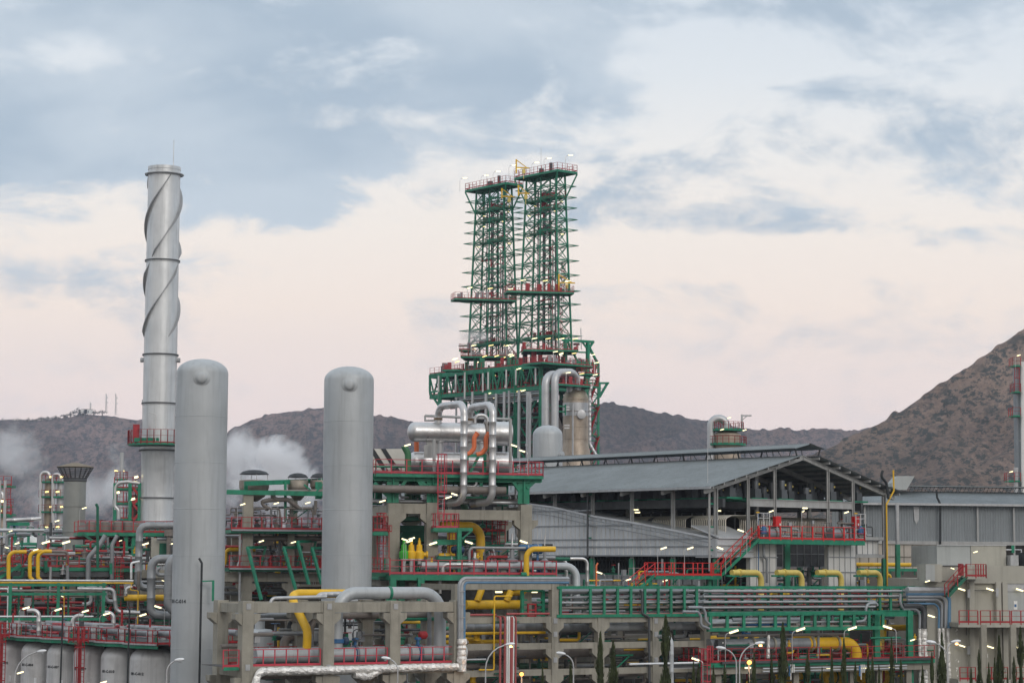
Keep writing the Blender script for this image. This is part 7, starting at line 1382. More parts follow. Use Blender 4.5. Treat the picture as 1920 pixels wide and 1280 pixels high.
t = thing('flue_duct', 'grey flue duct box at the foot of the tall stack', 'duct', V((sc.x, sc.y - 3, 0))); stub(t, 'box', GPIPE, lambda mb: mb.prism([PSk.off(-4)(258, 992), PSk.off(-4)(345, 992), PSk.off(-4)(345, 975), PSk.off(-4)(258, 977)], V((0, 6, 0)))); stub(t, 'leg', GREEN, lambda mb: [mb.beam(zp(PSk.off(-4).xy(x), 0), PSk.off(-4)(x, 992), .6) for x in (264, 300, 336)])
def cyl(name, lab, px, ytop, ybot, w_, d, m, grp=None, rings=(), cat='column', top='dome'):
    pl = PL(V((0, d, 0)), V((1, 0, 0))); c = pl.xy(px); r_ = w_ / 2 * d / F; z0, z1_ = (0 if ybot is None else zof(pl, px, ybot)), zof(pl, px, ytop); t = thing(name, lab, cat, zp(c, z0), grp)
    pr = [(r_, z0)]
    for y in sorted(rings, reverse=True): pr += ring(zof(pl, px, y), r_)
    pr += [(r_, z1_ - (r_ * .5 if top == 'dome' else 0))]
    if top == 'dome': pr += [(r_ * math.cos(R(a)), z1_ - r_ * .5 + r_ * .5 * math.sin(R(a))) for a in range(10, 91, 16)]
    stub(t, 'shell', m, lambda mb: mb.lathe(zp(c, 0), pr, 36)); return t, pl, c, r_
t, plf, cf, rf = cyl('funnel_stack', 'short fat dark grey stack with a flared wire-guarded cap', 137, 900, None, 41, 262, FUN, rings=(948, 996), top='flat')
zf0, zf1, zf2 = zof(plf, 137, 898), zof(plf, 137, 876), zof(plf, 137, 867); ro = 34 * 262 / F
stub(t, 'cap_roof', mat('rusty_cap', (.20, .165, .12), .8), lambda mb: mb.lathe(zp(cf, zf1), [(ro, 0), (ro, .08), (ro * .6, (zf2 - zf1) * .6), (ro * .2, (zf2 - zf1) * .95), (0, zf2 - zf1)], 36)); mb = MB()
for i in range(18): a = 2 * math.pi * i / 18; d = V((math.cos(a), math.sin(a), 0)); mb.beam(cf + d * rf + Z * zf0, cf + d * ro * .98 + Z * zf1, .09)
mb.build('cap_strut', DSTEEL, t); stub(t, 'collar', DSTEEL, lambda mb: mb.lathe(zp(cf, zf0 - .3), [(rf, 0), (rf * 1.06, .05), (rf * 1.06, .4), (rf, .45)], 32)); stub(t, 'wire_skirt', mat('wire_mesh', (.20, .21, .22), .8), lambda mb: [mb.tube([cf + V((math.cos(q * .35), math.sin(q * .35), 0)) * (rf + (ro - rf) * f) + Z * (zf0 + (zf1 - zf0) * f) for q in range(19)], .035, 4) for f in (.15, .3, .45, .6, .75, .9)])
# slim stacks, columns far left
t, p_, c_, r_ = cyl('slim_stack', 'slim pale stack behind the left edge of the tall stack', 263, 752, 985, 5, 360, ALU, rings=(790, 830, 870, 930), top='flat'); stub(t, 'cap', GAL, lambda mb: mb.lathe(zp(c_, zof(p_, 263, 755)), [(r_ * 1.5, 0), (r_ * 1.5, .5)], 12))
t, p_, c_, r_ = cyl('slim_stack', 'slim tapered pale stack above a small red railed platform, left of the tall stack', 224, 848, 985, 8, 390, ALU, rings=(875,), top='flat'); tt = stub(t, 'tube_lamp', TUBEY, lambda mb: [mb.beam(p_(x - 3, 882), p_(x + 3, 883), .25) for x in (218, 230)])
t = thing('ring_platform', 'small red railed ring platform on the slim tapered stack', 'platform', zp(c_, zof(p_, 224, 897))); ringdeck(t, zp(c_, 0), zof(p_, 224, 897), r_, 12 * 390 / F, RED, 12, 1.6)
fl1 = thing('process_frame', 'green framed process tower with red platforms left of the tall stack', 'structure', PL(V((0, 340, 0)), V((1, 0, 0))).xy(240)); P4 = PL(V((0, 340, 0)), V((1, .1, 0)))
for x in (216, 244, 262): stub(fl1, 'column', GREEN, lambda mb: mb.beam(zp(P4.xy(x), 0), P4(x, 905), .5))
for y in (918, 945, 975):
    q = quad(P4, 214, 266, y, 6); o = stub(fl1, 'deck', GREEN, lambda mb: mb.prism(q, Z * .3)); stub(o, 'handrail', RED, lambda mb: (rail(mb, q[0] + Z * .3, q[1] + Z * .3, 1.6, 1.2, True, .12), rail(mb, q[3] + Z * .3, q[2] + Z * .3, 1.6, 1.2, True, .12)))
stub(fl1, 'red_stair', RED, lambda mb: [mb.beam(P4(x0, y0), P4(x1, y1), .35) for x0, y0, x1, y1 in ((250, 975, 262, 960), (262, 960, 250, 945), (250, 945, 262, 930), (262, 930, 250, 915))]); stub(fl1, 'top_pipe', ALUB, lambda mb: mb.tube(fillet([P4(216, 955), P4(216, 905), P4(240, 903), P4(262, 906)], 1.0, 4), .3, 10)); stub(fl1, 'silver_riser', ALU, lambda mb: mb.tube(fillet([P4(215, 935), P4(215, 950), P4(222, 955), P4(222, 975)], .7, 4), .35, 10))
stub(fl1, 'tube_lamp', TUBE, lambda mb: [mb.beam(P4(x - 3, y), P4(x + 4, y - 2), .3) for x, y in ((220, 924), (249, 936), (255, 895))]); stub(fl1, 'inner_vessel', BPIPE, lambda mb: mb.lathe(zp(P4.off(3).xy(251), zof(P4, 251, 972)), [(1.1, 0), (1.1, 3), (.6, 3.6)], 16))
for (px, w_, yt, d, m, lab) in ((90, 20, 893, 400, TALU, 'weathered silver column with red railed rings, left of the flared stack'), (110, 14, 897, 396, ALU, 'second silver column touching the flared stack on its left'), (2, 16, 930, 370, TALU, 'silver column with lamps at the far left edge')):
    t, p_, c_, r_ = cyl('process_column', lab, px, yt, 1010, w_, d, m, 'silver process columns at far left', rings=(920, 950, 980))
    for j, y in enumerate((902, 930, 958, 996) if px > 50 else (948, 966)):
        if yt < y + 2: o = thing('ring_platform', 'red railed ring platform, %s from the top, on the %s' % (words[j], lab.split(' with')[0].split(' touching')[0]), 'platform', zp(c_, zof(p_, px, y)), 'ring platforms on the silver columns'); ringdeck(o, zp(c_, 0), zof(p_, px, y), r_, r_ + 1.0, RED, 14, 1.5)
        stub(t, 'tube_lamp', TUBEY, lambda mb: mb.beam(p_.off(-r_ - 1)(px + 3 - 8 * (j % 2), y - 8), p_.off(-r_ - 1)(px + 9 - 8 * (j % 2), y - 9), .28))
    stub(t, 'side_pipe', ALUB, lambda mb: mb.tube(fillet([p_.off(-r_ - .3)(px - w_ / 2 - 3, 1005), p_.off(-r_ - .3)(px - w_ / 2 - 3, yt - 8), p_.off(-r_ - .3)(px + 3, yt - 8), p_.off(-r_ - .3)(px + 3, yt + 4)], .9, 4), .32, 10))
flx = thing('process_frame', 'narrow red and green ladder tower at the far left edge', 'structure', PL(V((0, 330, 0)), V((1, 0, 0))).xy(8)); P6 = PL(V((0, 330, 0)), V((1, .05, 0)))
for x in (0, 10): stub(flx, 'column', ALU, lambda mb: mb.beam(zp(P6.xy(x), 0), P6(x, 900), .4))
for y in (913, 966): q = quad(P6, -8, 21, y, 4); o = stub(flx, 'deck', GREEN, lambda mb: mb.prism(q, Z * .3)); stub(o, 'handrail', RED, lambda mb: rail(mb, q[0] + Z * .3, q[1] + Z * .3, 1.3, 1, True, .12))
stub(flx, 'ladder', RED, lambda mb: ladder(mb, P6(15, 965), P6(15, 915), .7, True, V((1, 0, 0)), V((0, -1, 0)))); stub(flx, 'tube_lamp', TUBE, lambda mb: mb.beam(P6(0, 939), P6(12, 939), .3))
# low white tank dome
t, p_, c_, r_ = cyl('domed_tank', 'low white domed tank at the far left behind the red rails', 74, 1003, 1060, 96, 330, WHITE); o = t.children[0]
for v in o.data.vertices:
    pass
stub(t, 'stripe', RED, lambda mb: mb.lathe(zp(c_, zof(p_, 74, 1028)), [(r_ * 1.005, 0), (r_ * 1.005, .25)], 36))
a, b = PL(V((0, 345, 0)), V((1, 0, 0))).h(6, 118, 992); t = thing('pipe_bridge', 'pale pipe bridge behind the low white tank at far left', 'pipe bridge', a); stub(t, 'pipe', ALU, lambda mb: [mb.tube([a - Z * .5 * k, b - Z * .5 * k], .16, 8) for k in range(4)]); stub(t, 'bracket', GREEN, lambda mb: [mb.beam(a.lerp(b, k / 10) - Z * 2.6, a.lerp(b, k / 10) + Z * .3, .25) for k in range(11)])
pipe('silver_pipe', 'pale silver pipe joining the two column groups at far left', 'pipe', [P6(12, 975), P6(40, 974), P6(78, 972)], .32, ALUB, .6, 3, 10)
t = thing('gantry', 'green pipe gantry left of the silver columns', 'gantry', P6(40, 990)); stub(t, 'beam', GREEN, lambda mb: mb.beam(P6(14, 982), P6(55, 982), .4, .5)); stub(t, 'post', GREEN, lambda mb: [mb.beam(zp(P6.xy(x), 0), P6(x, 982), .35) for x in (16, 54)])

# ================================================================ left process blocks, mid distance
LP = PL(at(230, 1000, 236), uE); nL = LP.n
def block(name, lab, pl, x0, x1, y, dep, m=RED, eh=.35, legs=(), grp=None, sp=1.1, em=GREEN, back=True):
    a, b = pl.h(x0, x1, y); t = thing(name, lab, 'platform', a, grp); Pq = [a, b, b + pl.n * dep, a + pl.n * dep]; deck(t, Pq, a.z, em, eh); railing(t, [a, b], m, False, 1.15, sp, True, .12)
    if back: railing(t, [Pq[3], Pq[2]], m, False, 1.15, sp, True, .1)
    for x in legs:
        for bk in (.5, dep - .5): stub(t, 'leg', em, lambda mb: mb.beam(zp(pl.xy(x) + pl.n * bk, 0), zp(pl.xy(x) + pl.n * bk, a.z - .1), .4))
    return t, a, b
up, a, b = block('upper_deck', 'upper red railed deck at the foot of the tall stack', LP, 146, 332, 997, 7, legs=(236, 250))
stub(up, 'brace', DGREEN, lambda mb: [mb.beam(LP(*p), LP(*q), .25) for p, q in (((155, 1000), (190, 1025)), ((190, 1025), (180, 1000)), ((190, 1025), (207, 1045)), ((222, 1000), (200, 1030)))]); stub(up, 'machinery', BPIPE, lambda mb: [mb.lathe(LP.off(3)(x, 996), [(.5, 0), (.5, 1.0), (.3, 1.1)], 12) for x in (170, 196, 222, 240)])
stub(up, 'concrete_block', DCONC, lambda mb: mb.beam(LP.off(5)(160, 988), LP.off(5)(260, 988), 2, .8))
lo, a, b = block('lower_deck', 'lower red railed deck running across the far left above the concrete beam', LP.off(-4), -40, 210, 1062, 9, grp=None); rr = random.Random(31)
for k in range(26):
    q = a.lerp(b, rr.random()) + nL * rr.uniform(1, 7); r_ = rr.uniform(.15, .45); h = rr.uniform(.8, 2.2); stub(lo, 'valve', rr.choice((BPIPE, GPIPE, ALU, DGREEN, RED, YEL, GPIPE)), lambda mb: mb.lathe(q, [(r_, 0), (r_, h * .5), (r_ * .5, h * .55), (r_ * .5, h * .85), (r_, h * .9), (r_, h)], 10))
stub(lo, 'under_beam', DSTEEL, lambda mb: mb.beam(a - Z * .75, b - Z * .75, .8, .5))
lr, a2, b2 = block('side_deck', 'red railed deck between the bent grey pipes and the lower deck', LP.off(-5), 212, 262, 1064, 5, legs=(222,), sp=.8); t = thing('red_ladder', 'red caged ladder under the side deck left of the large grey pipe', 'ladder', LP.off(-6)(221, 1150)); stub(t, 'ladder', RED, lambda mb: ladder(mb, LP.off(-6)(221, 1155), LP.off(-6)(221, 1045), .6, True, uE, -nL))
cb = thing('concrete_structure', 'concrete beam frame under the far left decks', 'structure', LP.off(-3).xy(120))
for y in (1075, 1112): a, b = LP.off(-3).h(60, 330, y); stub(cb, 'beam', CONC, lambda mb: mb.beam(a, b, .7, .85))
for x in (84, 136, 190, 245, 300): stub(cb, 'column', DCONC, lambda mb: mb.beam(zp(LP.off(-2.9).xy(x), 0), zp(LP.off(-2.9).xy(x), zof(LP, 200, 1079)), .7))
ts = thing('green_stair', 'red railed green stair at the far left going down left', 'stair', LP.off(-6)(15, 1085)); stair(ts, LP.off(-7)(-6, 1086), LP.off(-7)(40, 1058), 1, nL)
for i, (x0, x1, yt, yb) in enumerate(((13, 50, 1034, 1090), (53, 78, 1033, 1085), (68, 97, 1033, 1086))):
    p7 = LP.off(-8); pipe('yellow_elbow_pipe', 'yellow elbow pipe at far left, %s from the edge' % words[i], 'pipe', [p7(x1, yt), p7(x0 + 3, yt), p7(x0 + 3, yb), p7(x0 + 10, yb + 2)], .2, YEL, .7, 0, 14, group='yellow elbow pipes at far left')
for x, y, lab in ((60, 1065, 0), (74, 1066, 0)): pass
for pts, r_, m, lab, bk in (([(330, 985), (262, 985), (258, 1100), (290, 1103)], .36, GPIPE, 'large grey pipe dropping from the stack foot, left of the tall vessel', -8), ([(330, 1047), (284, 1047), (283, 1150), (306, 1153), (330, 1153)], .42, GPIPE, 'large grey pipe bend beside the tall vessel, left of two', -14), ([(345, 1042), (318, 1047), (316, 1138), (330, 1146)], .48, GPIPE, 'ribbed grey pipe bend touching the tall vessel, right of two', -16),
                            ([(300, 1065), (295, 1065), (294, 1077), (330, 1079)], .2, GPIPE, 'small grey pipe behind the two large bends', -9), ([(246, 1085), (246, 1055), (262, 1052)], .12, MTLW, 'thin pale pipe hook left of the large grey pipe', -10)):
    pipe('grey_bend_pipe', lab, 'pipe', [LP.off(bk)(*p) for p in pts], r_, m, r_ * 2.2, .5 if 'ribbed' in lab else 1.6, 16)
for pts, r_, lab in (([(198, 1003), (188, 1020), (166, 1045), (165, 1088)], .26, 'grey sloping pipe under the upper deck, left one'), ([(220, 1003), (210, 1022), (210, 1085)], .2, 'grey sloping pipe under the upper deck, right one')): pipe('sloping_pipe', lab, 'pipe', [LP.off(-5)(*p) for p in pts], r_, GPIPE, .8, 0, 12)
LQ = LP.off(-14)
for (x0, x1, y, r_, m, lab) in ((-20, 250, 1088, .12, ALU, 'long pale level pipe across the far left'), (-20, 250, 1092, .08, YEL, 'thin yellow conduit under the long pale level pipe'), (20, 195, 1107, .14, BPIPE, 'brown level pipe resting on green posts at left')):
    a, b = LQ.h(x0, x1, y); pipe('level_pipe', lab, 'pipe', [a, b], r_, m, 0, 2.5, 10)
pipe('grey_pipe', 'silver pipe stepping down right of the brown level pipe', 'pipe', [LQ(145, 1103), LQ(213, 1104), LQ(218, 1146), LQ(262, 1148)], .2, ALU, .5, 1.2, 12)
gp = thing('pipe_support', 'green post and beam pipe support at left below the long pipe', 'steel frame', LQ(110, 1170)); stub(gp, 'post', GREEN, lambda mb: [mb.beam(zp(LQ.xy(x), 2), LQ(x, 1092), .3) for x in (20, 110, 195)]); stub(gp, 'beam', GREEN, lambda mb: [mb.beam(LQ(-10, y), LQ(200, y), .2, .25) for y in (1096, 1113, 1160)])
for x in (35, 62, 90, 128, 160, 184): stub(gp, 'hanger', DGREEN, lambda mb: mb.beam(LQ.off(2)(x, 1090), LQ.off(2)(x, 1165), .2))
pipe('white_pipe', 'pale thin pipe level behind the lamps at left', 'pipe', list(LQ.off(-3).h(-10, 175, 1155)), .08, MTLW, 0, 0, 8)
pipe('white_frame_pipe', 'thin pale pipe frame at the far left edge', 'pipe', [LQ(-5, 1103), LQ(15, 1103), LQ(14, 1180)], .08, MTLW, .2, 0, 8)
a, b = LP.off(-12).h(233, 345, 1120); pipe('yellow_drum_pipe', 'fat yellow capped pipe left of the tall vessel', 'pipe', [a, b], .32, YEL, 0, 0, 20); pipe('silver_elbow_pipe', 'small bright elbow pipe over the fat yellow pipe end', 'pipe', [LP.off(-12.4)(248, 1100), LP.off(-12.4)(237, 1102), LP.off(-12.4)(236, 1116)], .18, ALUB, .4, .6, 12)
pipe('thin_yellow_pipe', 'thin yellow conduit dropping at left from the long pale pipe', 'pipe', [LQ(240, 1092), LQ(120, 1092), LQ(120, 1162)], .05, YEL, .1, 0, 6); pipe('thin_yellow_pipe', 'thin yellow conduit with a bracket hook over the fat yellow pipe', 'pipe', [LQ(247, 1093), LQ(244, 1105), LQ(259, 1107), LQ(258, 1170)], .05, YEL, .1, 0, 6)
# cream equipment house, tall valves
t = thing('equipment_house', 'cream coloured equipment housing behind the bent grey pipes', 'housing', LP.off(1)(300, 1040)); q = quad(LP.off(0), 283, 332, 1045, 5); stub(t, 'body', WCONC, lambda mb: mb.prism(q, Z * (zof(LP, 300, 1008) - q[0].z))); stub(t, 'door', DGREEN, lambda mb: mb.box(LP.off(-.1)(306, 1032), .8, .1, 1.6, uE)); stub(t, 'vent_stack', BPIPE, lambda mb: mb.lathe(LP.off(-1.5)(316, 1045), [(.25, 0), (.25, 2.2), (.5, 2.25), (.5, 3), (.3, 3.05)], 12))
bgl = thing('pipe_rack', 'crowded pipe rack behind the decks at far left', 'pipe rack', LP.off(4).xy(150))
for k in range(96):
    x = rr.uniform(-20, 330); y = rr.uniform(1012, 1060) if k % 3 == 0 else rr.uniform(1085, 1190); m = rr.choice((GPIPE, DGREEN, GREEN, RED, BPIPE, DSTEEL, ALU, DSTEEL, GPIPE)); pl = LP.off(rr.uniform(-9, 4)); L_ = rr.uniform(12, 70)
    if rr.random() < .5: a, b = pl.h(x, min(x + L_, 335), y); stub(bgl, 'pipe', m, lambda mb: mb.tube([a, b], rr.uniform(.06, .22), 8))
    else: stub(bgl, 'riser', m, lambda mb: mb.tube([pl(x, y), pl(x, y + rr.uniform(12, 40))], rr.uniform(.06, .2), 8))
for x0, x1, y in ((90, 175, 1150), (-10, 100, 1165), (150, 260, 1160), (0, 120, 1130)): a, b = LP.off(-7).h(x0, x1, y); stub(bgl, 'handrail', RED, lambda mb: rail(mb, a, b, 1.2, 1.0, True, .14)); stub(bgl, 'deck', DSTEEL, lambda mb: mb.prism([a - Z * .1, b - Z * .1, b + nL * 4 - Z * .1, a + nL * 4 - Z * .1], Z * .12))
t = thing('shade_backing', 'added dark backing wall, gap shade in its colour, behind the left pipe rack', 'wall', LP.off(10).xy(150)); stub(t, 'wall', dw, lambda mb: mb.prism([zp(LP.off(9).xy(-60), 0), zp(LP.off(9).xy(435), 0), zp(LP.off(9).xy(435), zof(LP.off(9), 200, 1072)), zp(LP.off(9).xy(-60), zof(LP.off(9), 200, 1072))], nL * .3)); stub(t, 'coping', DCONC, lambda mb: mb.beam(zp(LP.off(9).xy(-60), zof(LP.off(9), 200, 1071)), zp(LP.off(9).xy(435), zof(LP.off(9), 200, 1071)), .5, .25))  # same shade-coloured backing, added behind the left rack
# equipment skyline behind the decks at left
sk = thing('process_frame', 'low green and silver process equipment on the skyline behind the lower deck', 'structure', LP.off(30).xy(150)); p8 = LP.off(30)
for k in range(54):
    x = rr.uniform(-10, 330); y = rr.uniform(1000, 1050); m = rr.choice((GREEN, GPIPE, ALU, RED, DGREEN, YEL, BPIPE, ALU)); pl = p8.off(rr.uniform(-14, 10))
    if k % 3: stub(sk, 'riser', m, lambda mb: mb.tube([zp(pl.xy(x), 8), pl(x, y)], rr.uniform(.1, .45), 8))
    else: a, b = pl.h(x, x + rr.uniform(20, 60), y + 8); stub(sk, 'pipe', m, lambda mb: mb.tube([a, b], rr.uniform(.1, .25), 8))
for i, (px, py, fl, big, lab) in enumerate(((86, 1016, 0, 1.6, 'long tube lamp left of the flared stack foot'), (124, 1016, 0, 1.6, 'long tube lamp in front of the flared stack foot'), (32, 1018, 0, .9, 'tube lamp over the low white tank'), (67, 1030, 0, 1, 'tube lamp over the three yellow elbows'), (273, 1019, 0, 1.3, 'long tube lamp in front of the large grey drop pipe'), (325, 1018, 0, 1, 'tube lamp beside the tall vessel over the cream housing'), (226, 1013, 0, .6, 'tiny tube lamp under the upper deck'), (249, 936, 0, .8, 'tube lamp on the green framed process tower'), (13, 1026, 1, .8, 'tube lamp at the far left edge over the yellow elbow'), (20, 995, 0, .7, 'tube lamp on the far left pale pipe bridge'), (107, 976, 0, .9, 'tube lamp between the silver columns and the flared stack'), (158, 952, 0, .9, 'pale tube lamp right of the flared stack'), (116, 1117, 1, .7, 'small tube lamp on the green support post'), (306, 1088, 1, .6, 'small tube lamp between the two large grey bends'))):
    lamp('wall' if py > 1000 else 'pole', px, py, LP.xy(px).y - 9, bool(fl), lab, .15 if not fl else -.15, big)
pipe('black_mast', 'black bent mast rising over the upper deck at left', 'mast', [LP.off(-8)(183, 1065), LP.off(-8)(183, 950), LP.off(-8)(180, 944)], .14, DGREEN, .3, 0, 8, group='black bent masts')

# ================================================================ dome tower over the hall, right chimney
t, p_, c_, r_ = cyl('dome_tower', 'silver dome-topped tower with green and red ring decks behind the hall roof', 1364, 806, None, 50, 300, TALU, rings=(815, 836, 846))
for y, ro_ in ((804, 31), (831, 36)):
    o = thing('ring_platform', 'ring deck with red rail on the silver dome tower, the %s one' % ('upper' if y == 804 else 'lower'), 'platform', zp(c_, zof(p_, 1364, y)), 'ring decks on the dome tower'); ringdeck(o, zp(c_, 0), zof(p_, 1364, y), r_ * (.5 if y == 804 else .98), ro_ * 300 / F, RED, 20, 1.2)
pipe('overhead_pipe', 'silver inverted-U pipe on the left side of the dome tower', 'pipe', [p_.off(-.5)(1333, 862), p_.off(-.5)(1333, 784), p_.off(-.5)(1362, 784), p_.off(-.5)(1362, 803)], .52, ALU, 1.5, 1.5, 16)
t = thing('jib_crane', 'grey jib crane arm on top of the silver dome tower', 'crane', p_(1391, 803)); stub(t, 'post', GAL, lambda mb: mb.beam(p_(1391, 803), p_(1391, 777), .25)); stub(t, 'arm', GAL, lambda mb: (mb.beam(p_(1390, 779), p_(1409, 779), .2), mb.beam(p_(1391, 788), p_(1400, 780), .12)))
cu_ = TUBE
for px, py, lab in ((1367, 783, 'tube lamp above the dome tower upper deck'), (1354, 805, 'tube lamp under the dome tower upper deck'), (1396, 806, 'tube lamp at the right end of the dome tower upper deck')): lamp('wall', px, py, 296, False, lab, 0, 1.0)
rc_ = thing('box_stack', 'tall grey boxed stack at the right edge in front of the hill', 'chimney', PL(V((0, 350, 0)), V((1, 0, 0))).xy(1920)); p9 = PL(V((0, 350, 0)), V((1, 0, 0)))
stub(rc_, 'shell', WALLS, lambda mb: mb.prism([zp(p9.xy(1913), 0), zp(p9.xy(1931), 0), zp(p9.xy(1931), zof(p9, 1915, 686)), zp(p9.xy(1913), zof(p9, 1915, 686))], V((0, 3, 0)))); stub(rc_, 'side_pipe', WHITE, lambda mb: mb.tube([zp(p9.off(-.6).xy(1917), 0), p9.off(-.6)(1917, 678)], .3, 8)); stub(rc_, 'base_column', ALU, lambda mb: mb.tube([zp(p9.off(-1).xy(1905), 0), p9.off(-1)(1905, 876)], .35, 8))
stub(rc_, 'seam', STEEL, lambda mb: [mb.beam(p9.off(-.1)(1911, y), p9.off(-.1)(1921, y), .25) for y in (707, 735, 782, 826, 893)])
for y, x0, lab in ((687, 1899, 'highest'), (736, 1901, 'second'), (781, 1898, 'third'), (903, 1890, 'lowest')):
    t = thing('side_platform', 'small red railed platform on the right edge stack, the %s one' % lab, 'platform', p9(x0, y), 'small platforms on the box stack'); q = quad(p9.off(-1.5), x0, 1914, y, 2.5); stub(t, 'deck', GREEN, lambda mb: mb.prism(q, Z * .25)); stub(t, 'handrail', RED, lambda mb: (rail(mb, q[0] + Z * .25, q[1] + Z * .25, 1.2, 1, False, .09), rail(mb, q[3] + Z * .25, q[0] + Z * .25, 1.2, 1, False, .09)))
t = thing('red_ladder', 'red ladder run between the upper platforms of the right edge stack', 'ladder', p9(1907, 735)); stub(t, 'ladder', RED, lambda mb: ladder(mb, p9.off(-1)(1907, 735), p9.off(-1)(1907, 690), .8, True, V((1, 0, 0)), V((0, -1, 0))))
for px, py, lab in ((1910, 666, 'tube lamp at the top of the right edge stack'), (1896, 884, 'tube lamp at the foot of the right edge stack above the shed')): lamp('pole', px, py, 346, False, lab, 0, 1.1)

# ================================================================ pale concrete building at the right edge
CB = PL(at(1830, 1100, 207), V((.99, .13, 0))); uC, nC = CB.u, CB.n
cbd = thing('concrete_building', 'pale concrete building with balconies at the right edge', 'building', CB.xy(1735)); zc = zof(CB, 1850, 1060); q0, q1 = CB.xy(1737), CB.xy(2010)
stub(cbd, 'wall', WCONC, lambda mb: mb.prism([zp(q0, 0), zp(q1, 0), zp(q1, zc - 1.2), zp(q0, zc - 1.2)], nC * 12)); stub(cbd, 'parapet', WCONC, lambda mb: mb.prism([zp(CB.xy(1810) - nC * .35, zof(CB, 1850, 1093)), zp(q1 - nC * .35, zof(CB, 1850, 1093)), zp(q1 - nC * .35, zc), zp(CB.xy(1810) - nC * .35, zc)], nC * 3)); stub(cbd, 'left_parapet', WCONC, lambda mb: mb.prism([zp(q0 - nC * .2, zof(CB, 1780, 1088)), zp(CB.xy(1809.5) - nC * .2, zof(CB, 1780, 1088)), zp(CB.xy(1809.5) - nC * .2, zof(CB, 1780, 1059)), zp(q0 - nC * .2, zof(CB, 1780, 1059))], nC * 3))
for x in (1818, 1868, 1880): stub(cbd, 'pilaster', WCONC, lambda mb: mb.beam(zp(CB.xy(x) - nC * .2, 0), zp(CB.xy(x) - nC * .2, zof(CB, x, 1090)), .55, .5))
stub(cbd, 'roller_door', BOXG, lambda mb: mb.beam(zp(CB.xy(1882) - nC * .12, zof(CB, 1900, 1133)), zp(CB.xy(1940) - nC * .12, zof(CB, 1900, 1133)), .12, 3.0)); stub(cbd, 'door_head', GAL, lambda mb: mb.beam(CB.off(-.2)(1880, 1100), CB.off(-.2)(1940, 1100), .1, .8))
stub(cbd, 'cable_run', DSTEEL, lambda mb: (mb.tube([CB.off(-.25)(1815, 1106), CB.off(-.25)(1872, 1106)], .03, 5), mb.tube([CB.off(-.25)(1812, 1106), CB.off(-.25)(1812, 1190)], .03, 5), mb.tube([CB.off(-.25)(1765, 1060), CB.off(-.25)(1765, 1078), CB.off(-.25)(1760, 1090)], .05, 5), mb.tube([CB.off(-.3)(1768, 1060), CB.off(-.3)(1812, 1060)], .05, 5)))
for x, y in ((1816, 1112), (1869, 1110), (1816, 1218)): stub(cbd, 'conduit_box', GAL, lambda mb: mb.beam(CB.off(-.5)(x, y - 8), CB.off(-.5)(x, y + 8), .25))
stub(cbd, 'wall_notice', WHITE, lambda mb: mb.beam(CB.off(-.2)(1904, 1126), CB.off(-.2)(1904, 1142), .35, .03, nC)); stub(cbd, 'wall_notice', WHITE, lambda mb: mb.beam(CB.off(-.1)(1850, 1225), CB.off(-.1)(1850, 1232), .22, .03, nC)); stub(cbd, 'wall_notice', BLUE, lambda mb: mb.beam(CB.off(-.24)(1904, 1132), CB.off(-.24)(1904, 1137), .2, .02, nC))
for y, lab, x0 in ((1167, 'upper', 1797), (1273, 'lower', 1797)):
    t = thing('balcony', '%s balcony with a red rail on the pale concrete building' % lab, 'balcony', CB.off(-2)(1850, y), 'balconies of the pale building'); cb2 = CB.off(-2.6); a, b = cb2.h(x0, 1990, y, 1850); stub(t, 'slab', WCONC, lambda mb: mb.prism([a - Z * .4, b - Z * .4, b + nC * 2.5 - Z * .4, a + nC * 2.5 - Z * .4], Z * .4))
    segs = ((x0, 1832), (1837, 1892), (1895, 1930)) if y == 1167 else ((x0, 1826), (1841, 1886), (1902, 1935))
    for s0, s1 in segs: stub(t, 'handrail', RED, lambda mb: rail(mb, zp(cb2.xy(s0), a.z), zp(cb2.xy(s1), a.z), 1.1, .85, True, .08))
cb3 = CB.off(-2.4)
for x in (1841, 1896): stub(cbd, 'column', CONC, lambda mb: mb.beam(zp(cb3.xy(x), 0), zp(cb3.xy(x), zof(cb3, x, 1170)), .5, .55))
hv = thing('rooftop_box', 'pale windowless rooftop box between the shed and the concrete building', 'building', CB.off(8).xy(1800)); c8 = CB.off(8); q2 = [zp(c8.xy(1757), zof(c8, 1800, 1062)), zp(c8.xy(1757), zof(c8, 1800, 1022)), zp(c8.xy(1820), zof(c8, 1800, 1022)), zp(c8.xy(1820), zof(c8, 1800, 1062))]; stub(hv, 'left_face', BOXG, lambda mb: mb.prism(q2, nC * 8)); q2 = [zp(c8.xy(1820.3), zof(c8, 1800, 1062)), zp(c8.xy(1820.3), zof(c8, 1800, 1022)), zp(c8.xy(1886), zof(c8, 1800, 1022)), zp(c8.xy(1886), zof(c8, 1800, 1062))]; stub(hv, 'right_face', WCONC, lambda mb: mb.prism([p - nC * .1 for p in q2], nC * 8)); stub(hv, 'roof_edge', GAL, lambda mb: mb.beam(zp(c8.xy(1756) - nC * .12, zof(c8, 1800, 1021.5)), zp(c8.xy(1887) - nC * .12, zof(c8, 1800, 1021.5)), .1, .08))
t = thing('rooftop_box', 'small pale wall box left of the concrete building, above the green truss end', 'box', CB.off(-1)(1755, 1075)); q = CB.off(-1.2); stub(t, 'front', WCONC, lambda mb: mb.prism([q(1736, 1090), q(1736, 1057), q(1766, 1057), q(1766, 1090)], nC * 2)); stub(t, 'side_panel', BOXG, lambda mb: mb.prism([q.off(-.05)(1736, 1089), q.off(-.05)(1736, 1058), q.off(-.05)(1753, 1058), q.off(-.05)(1753, 1089)], nC * .04))
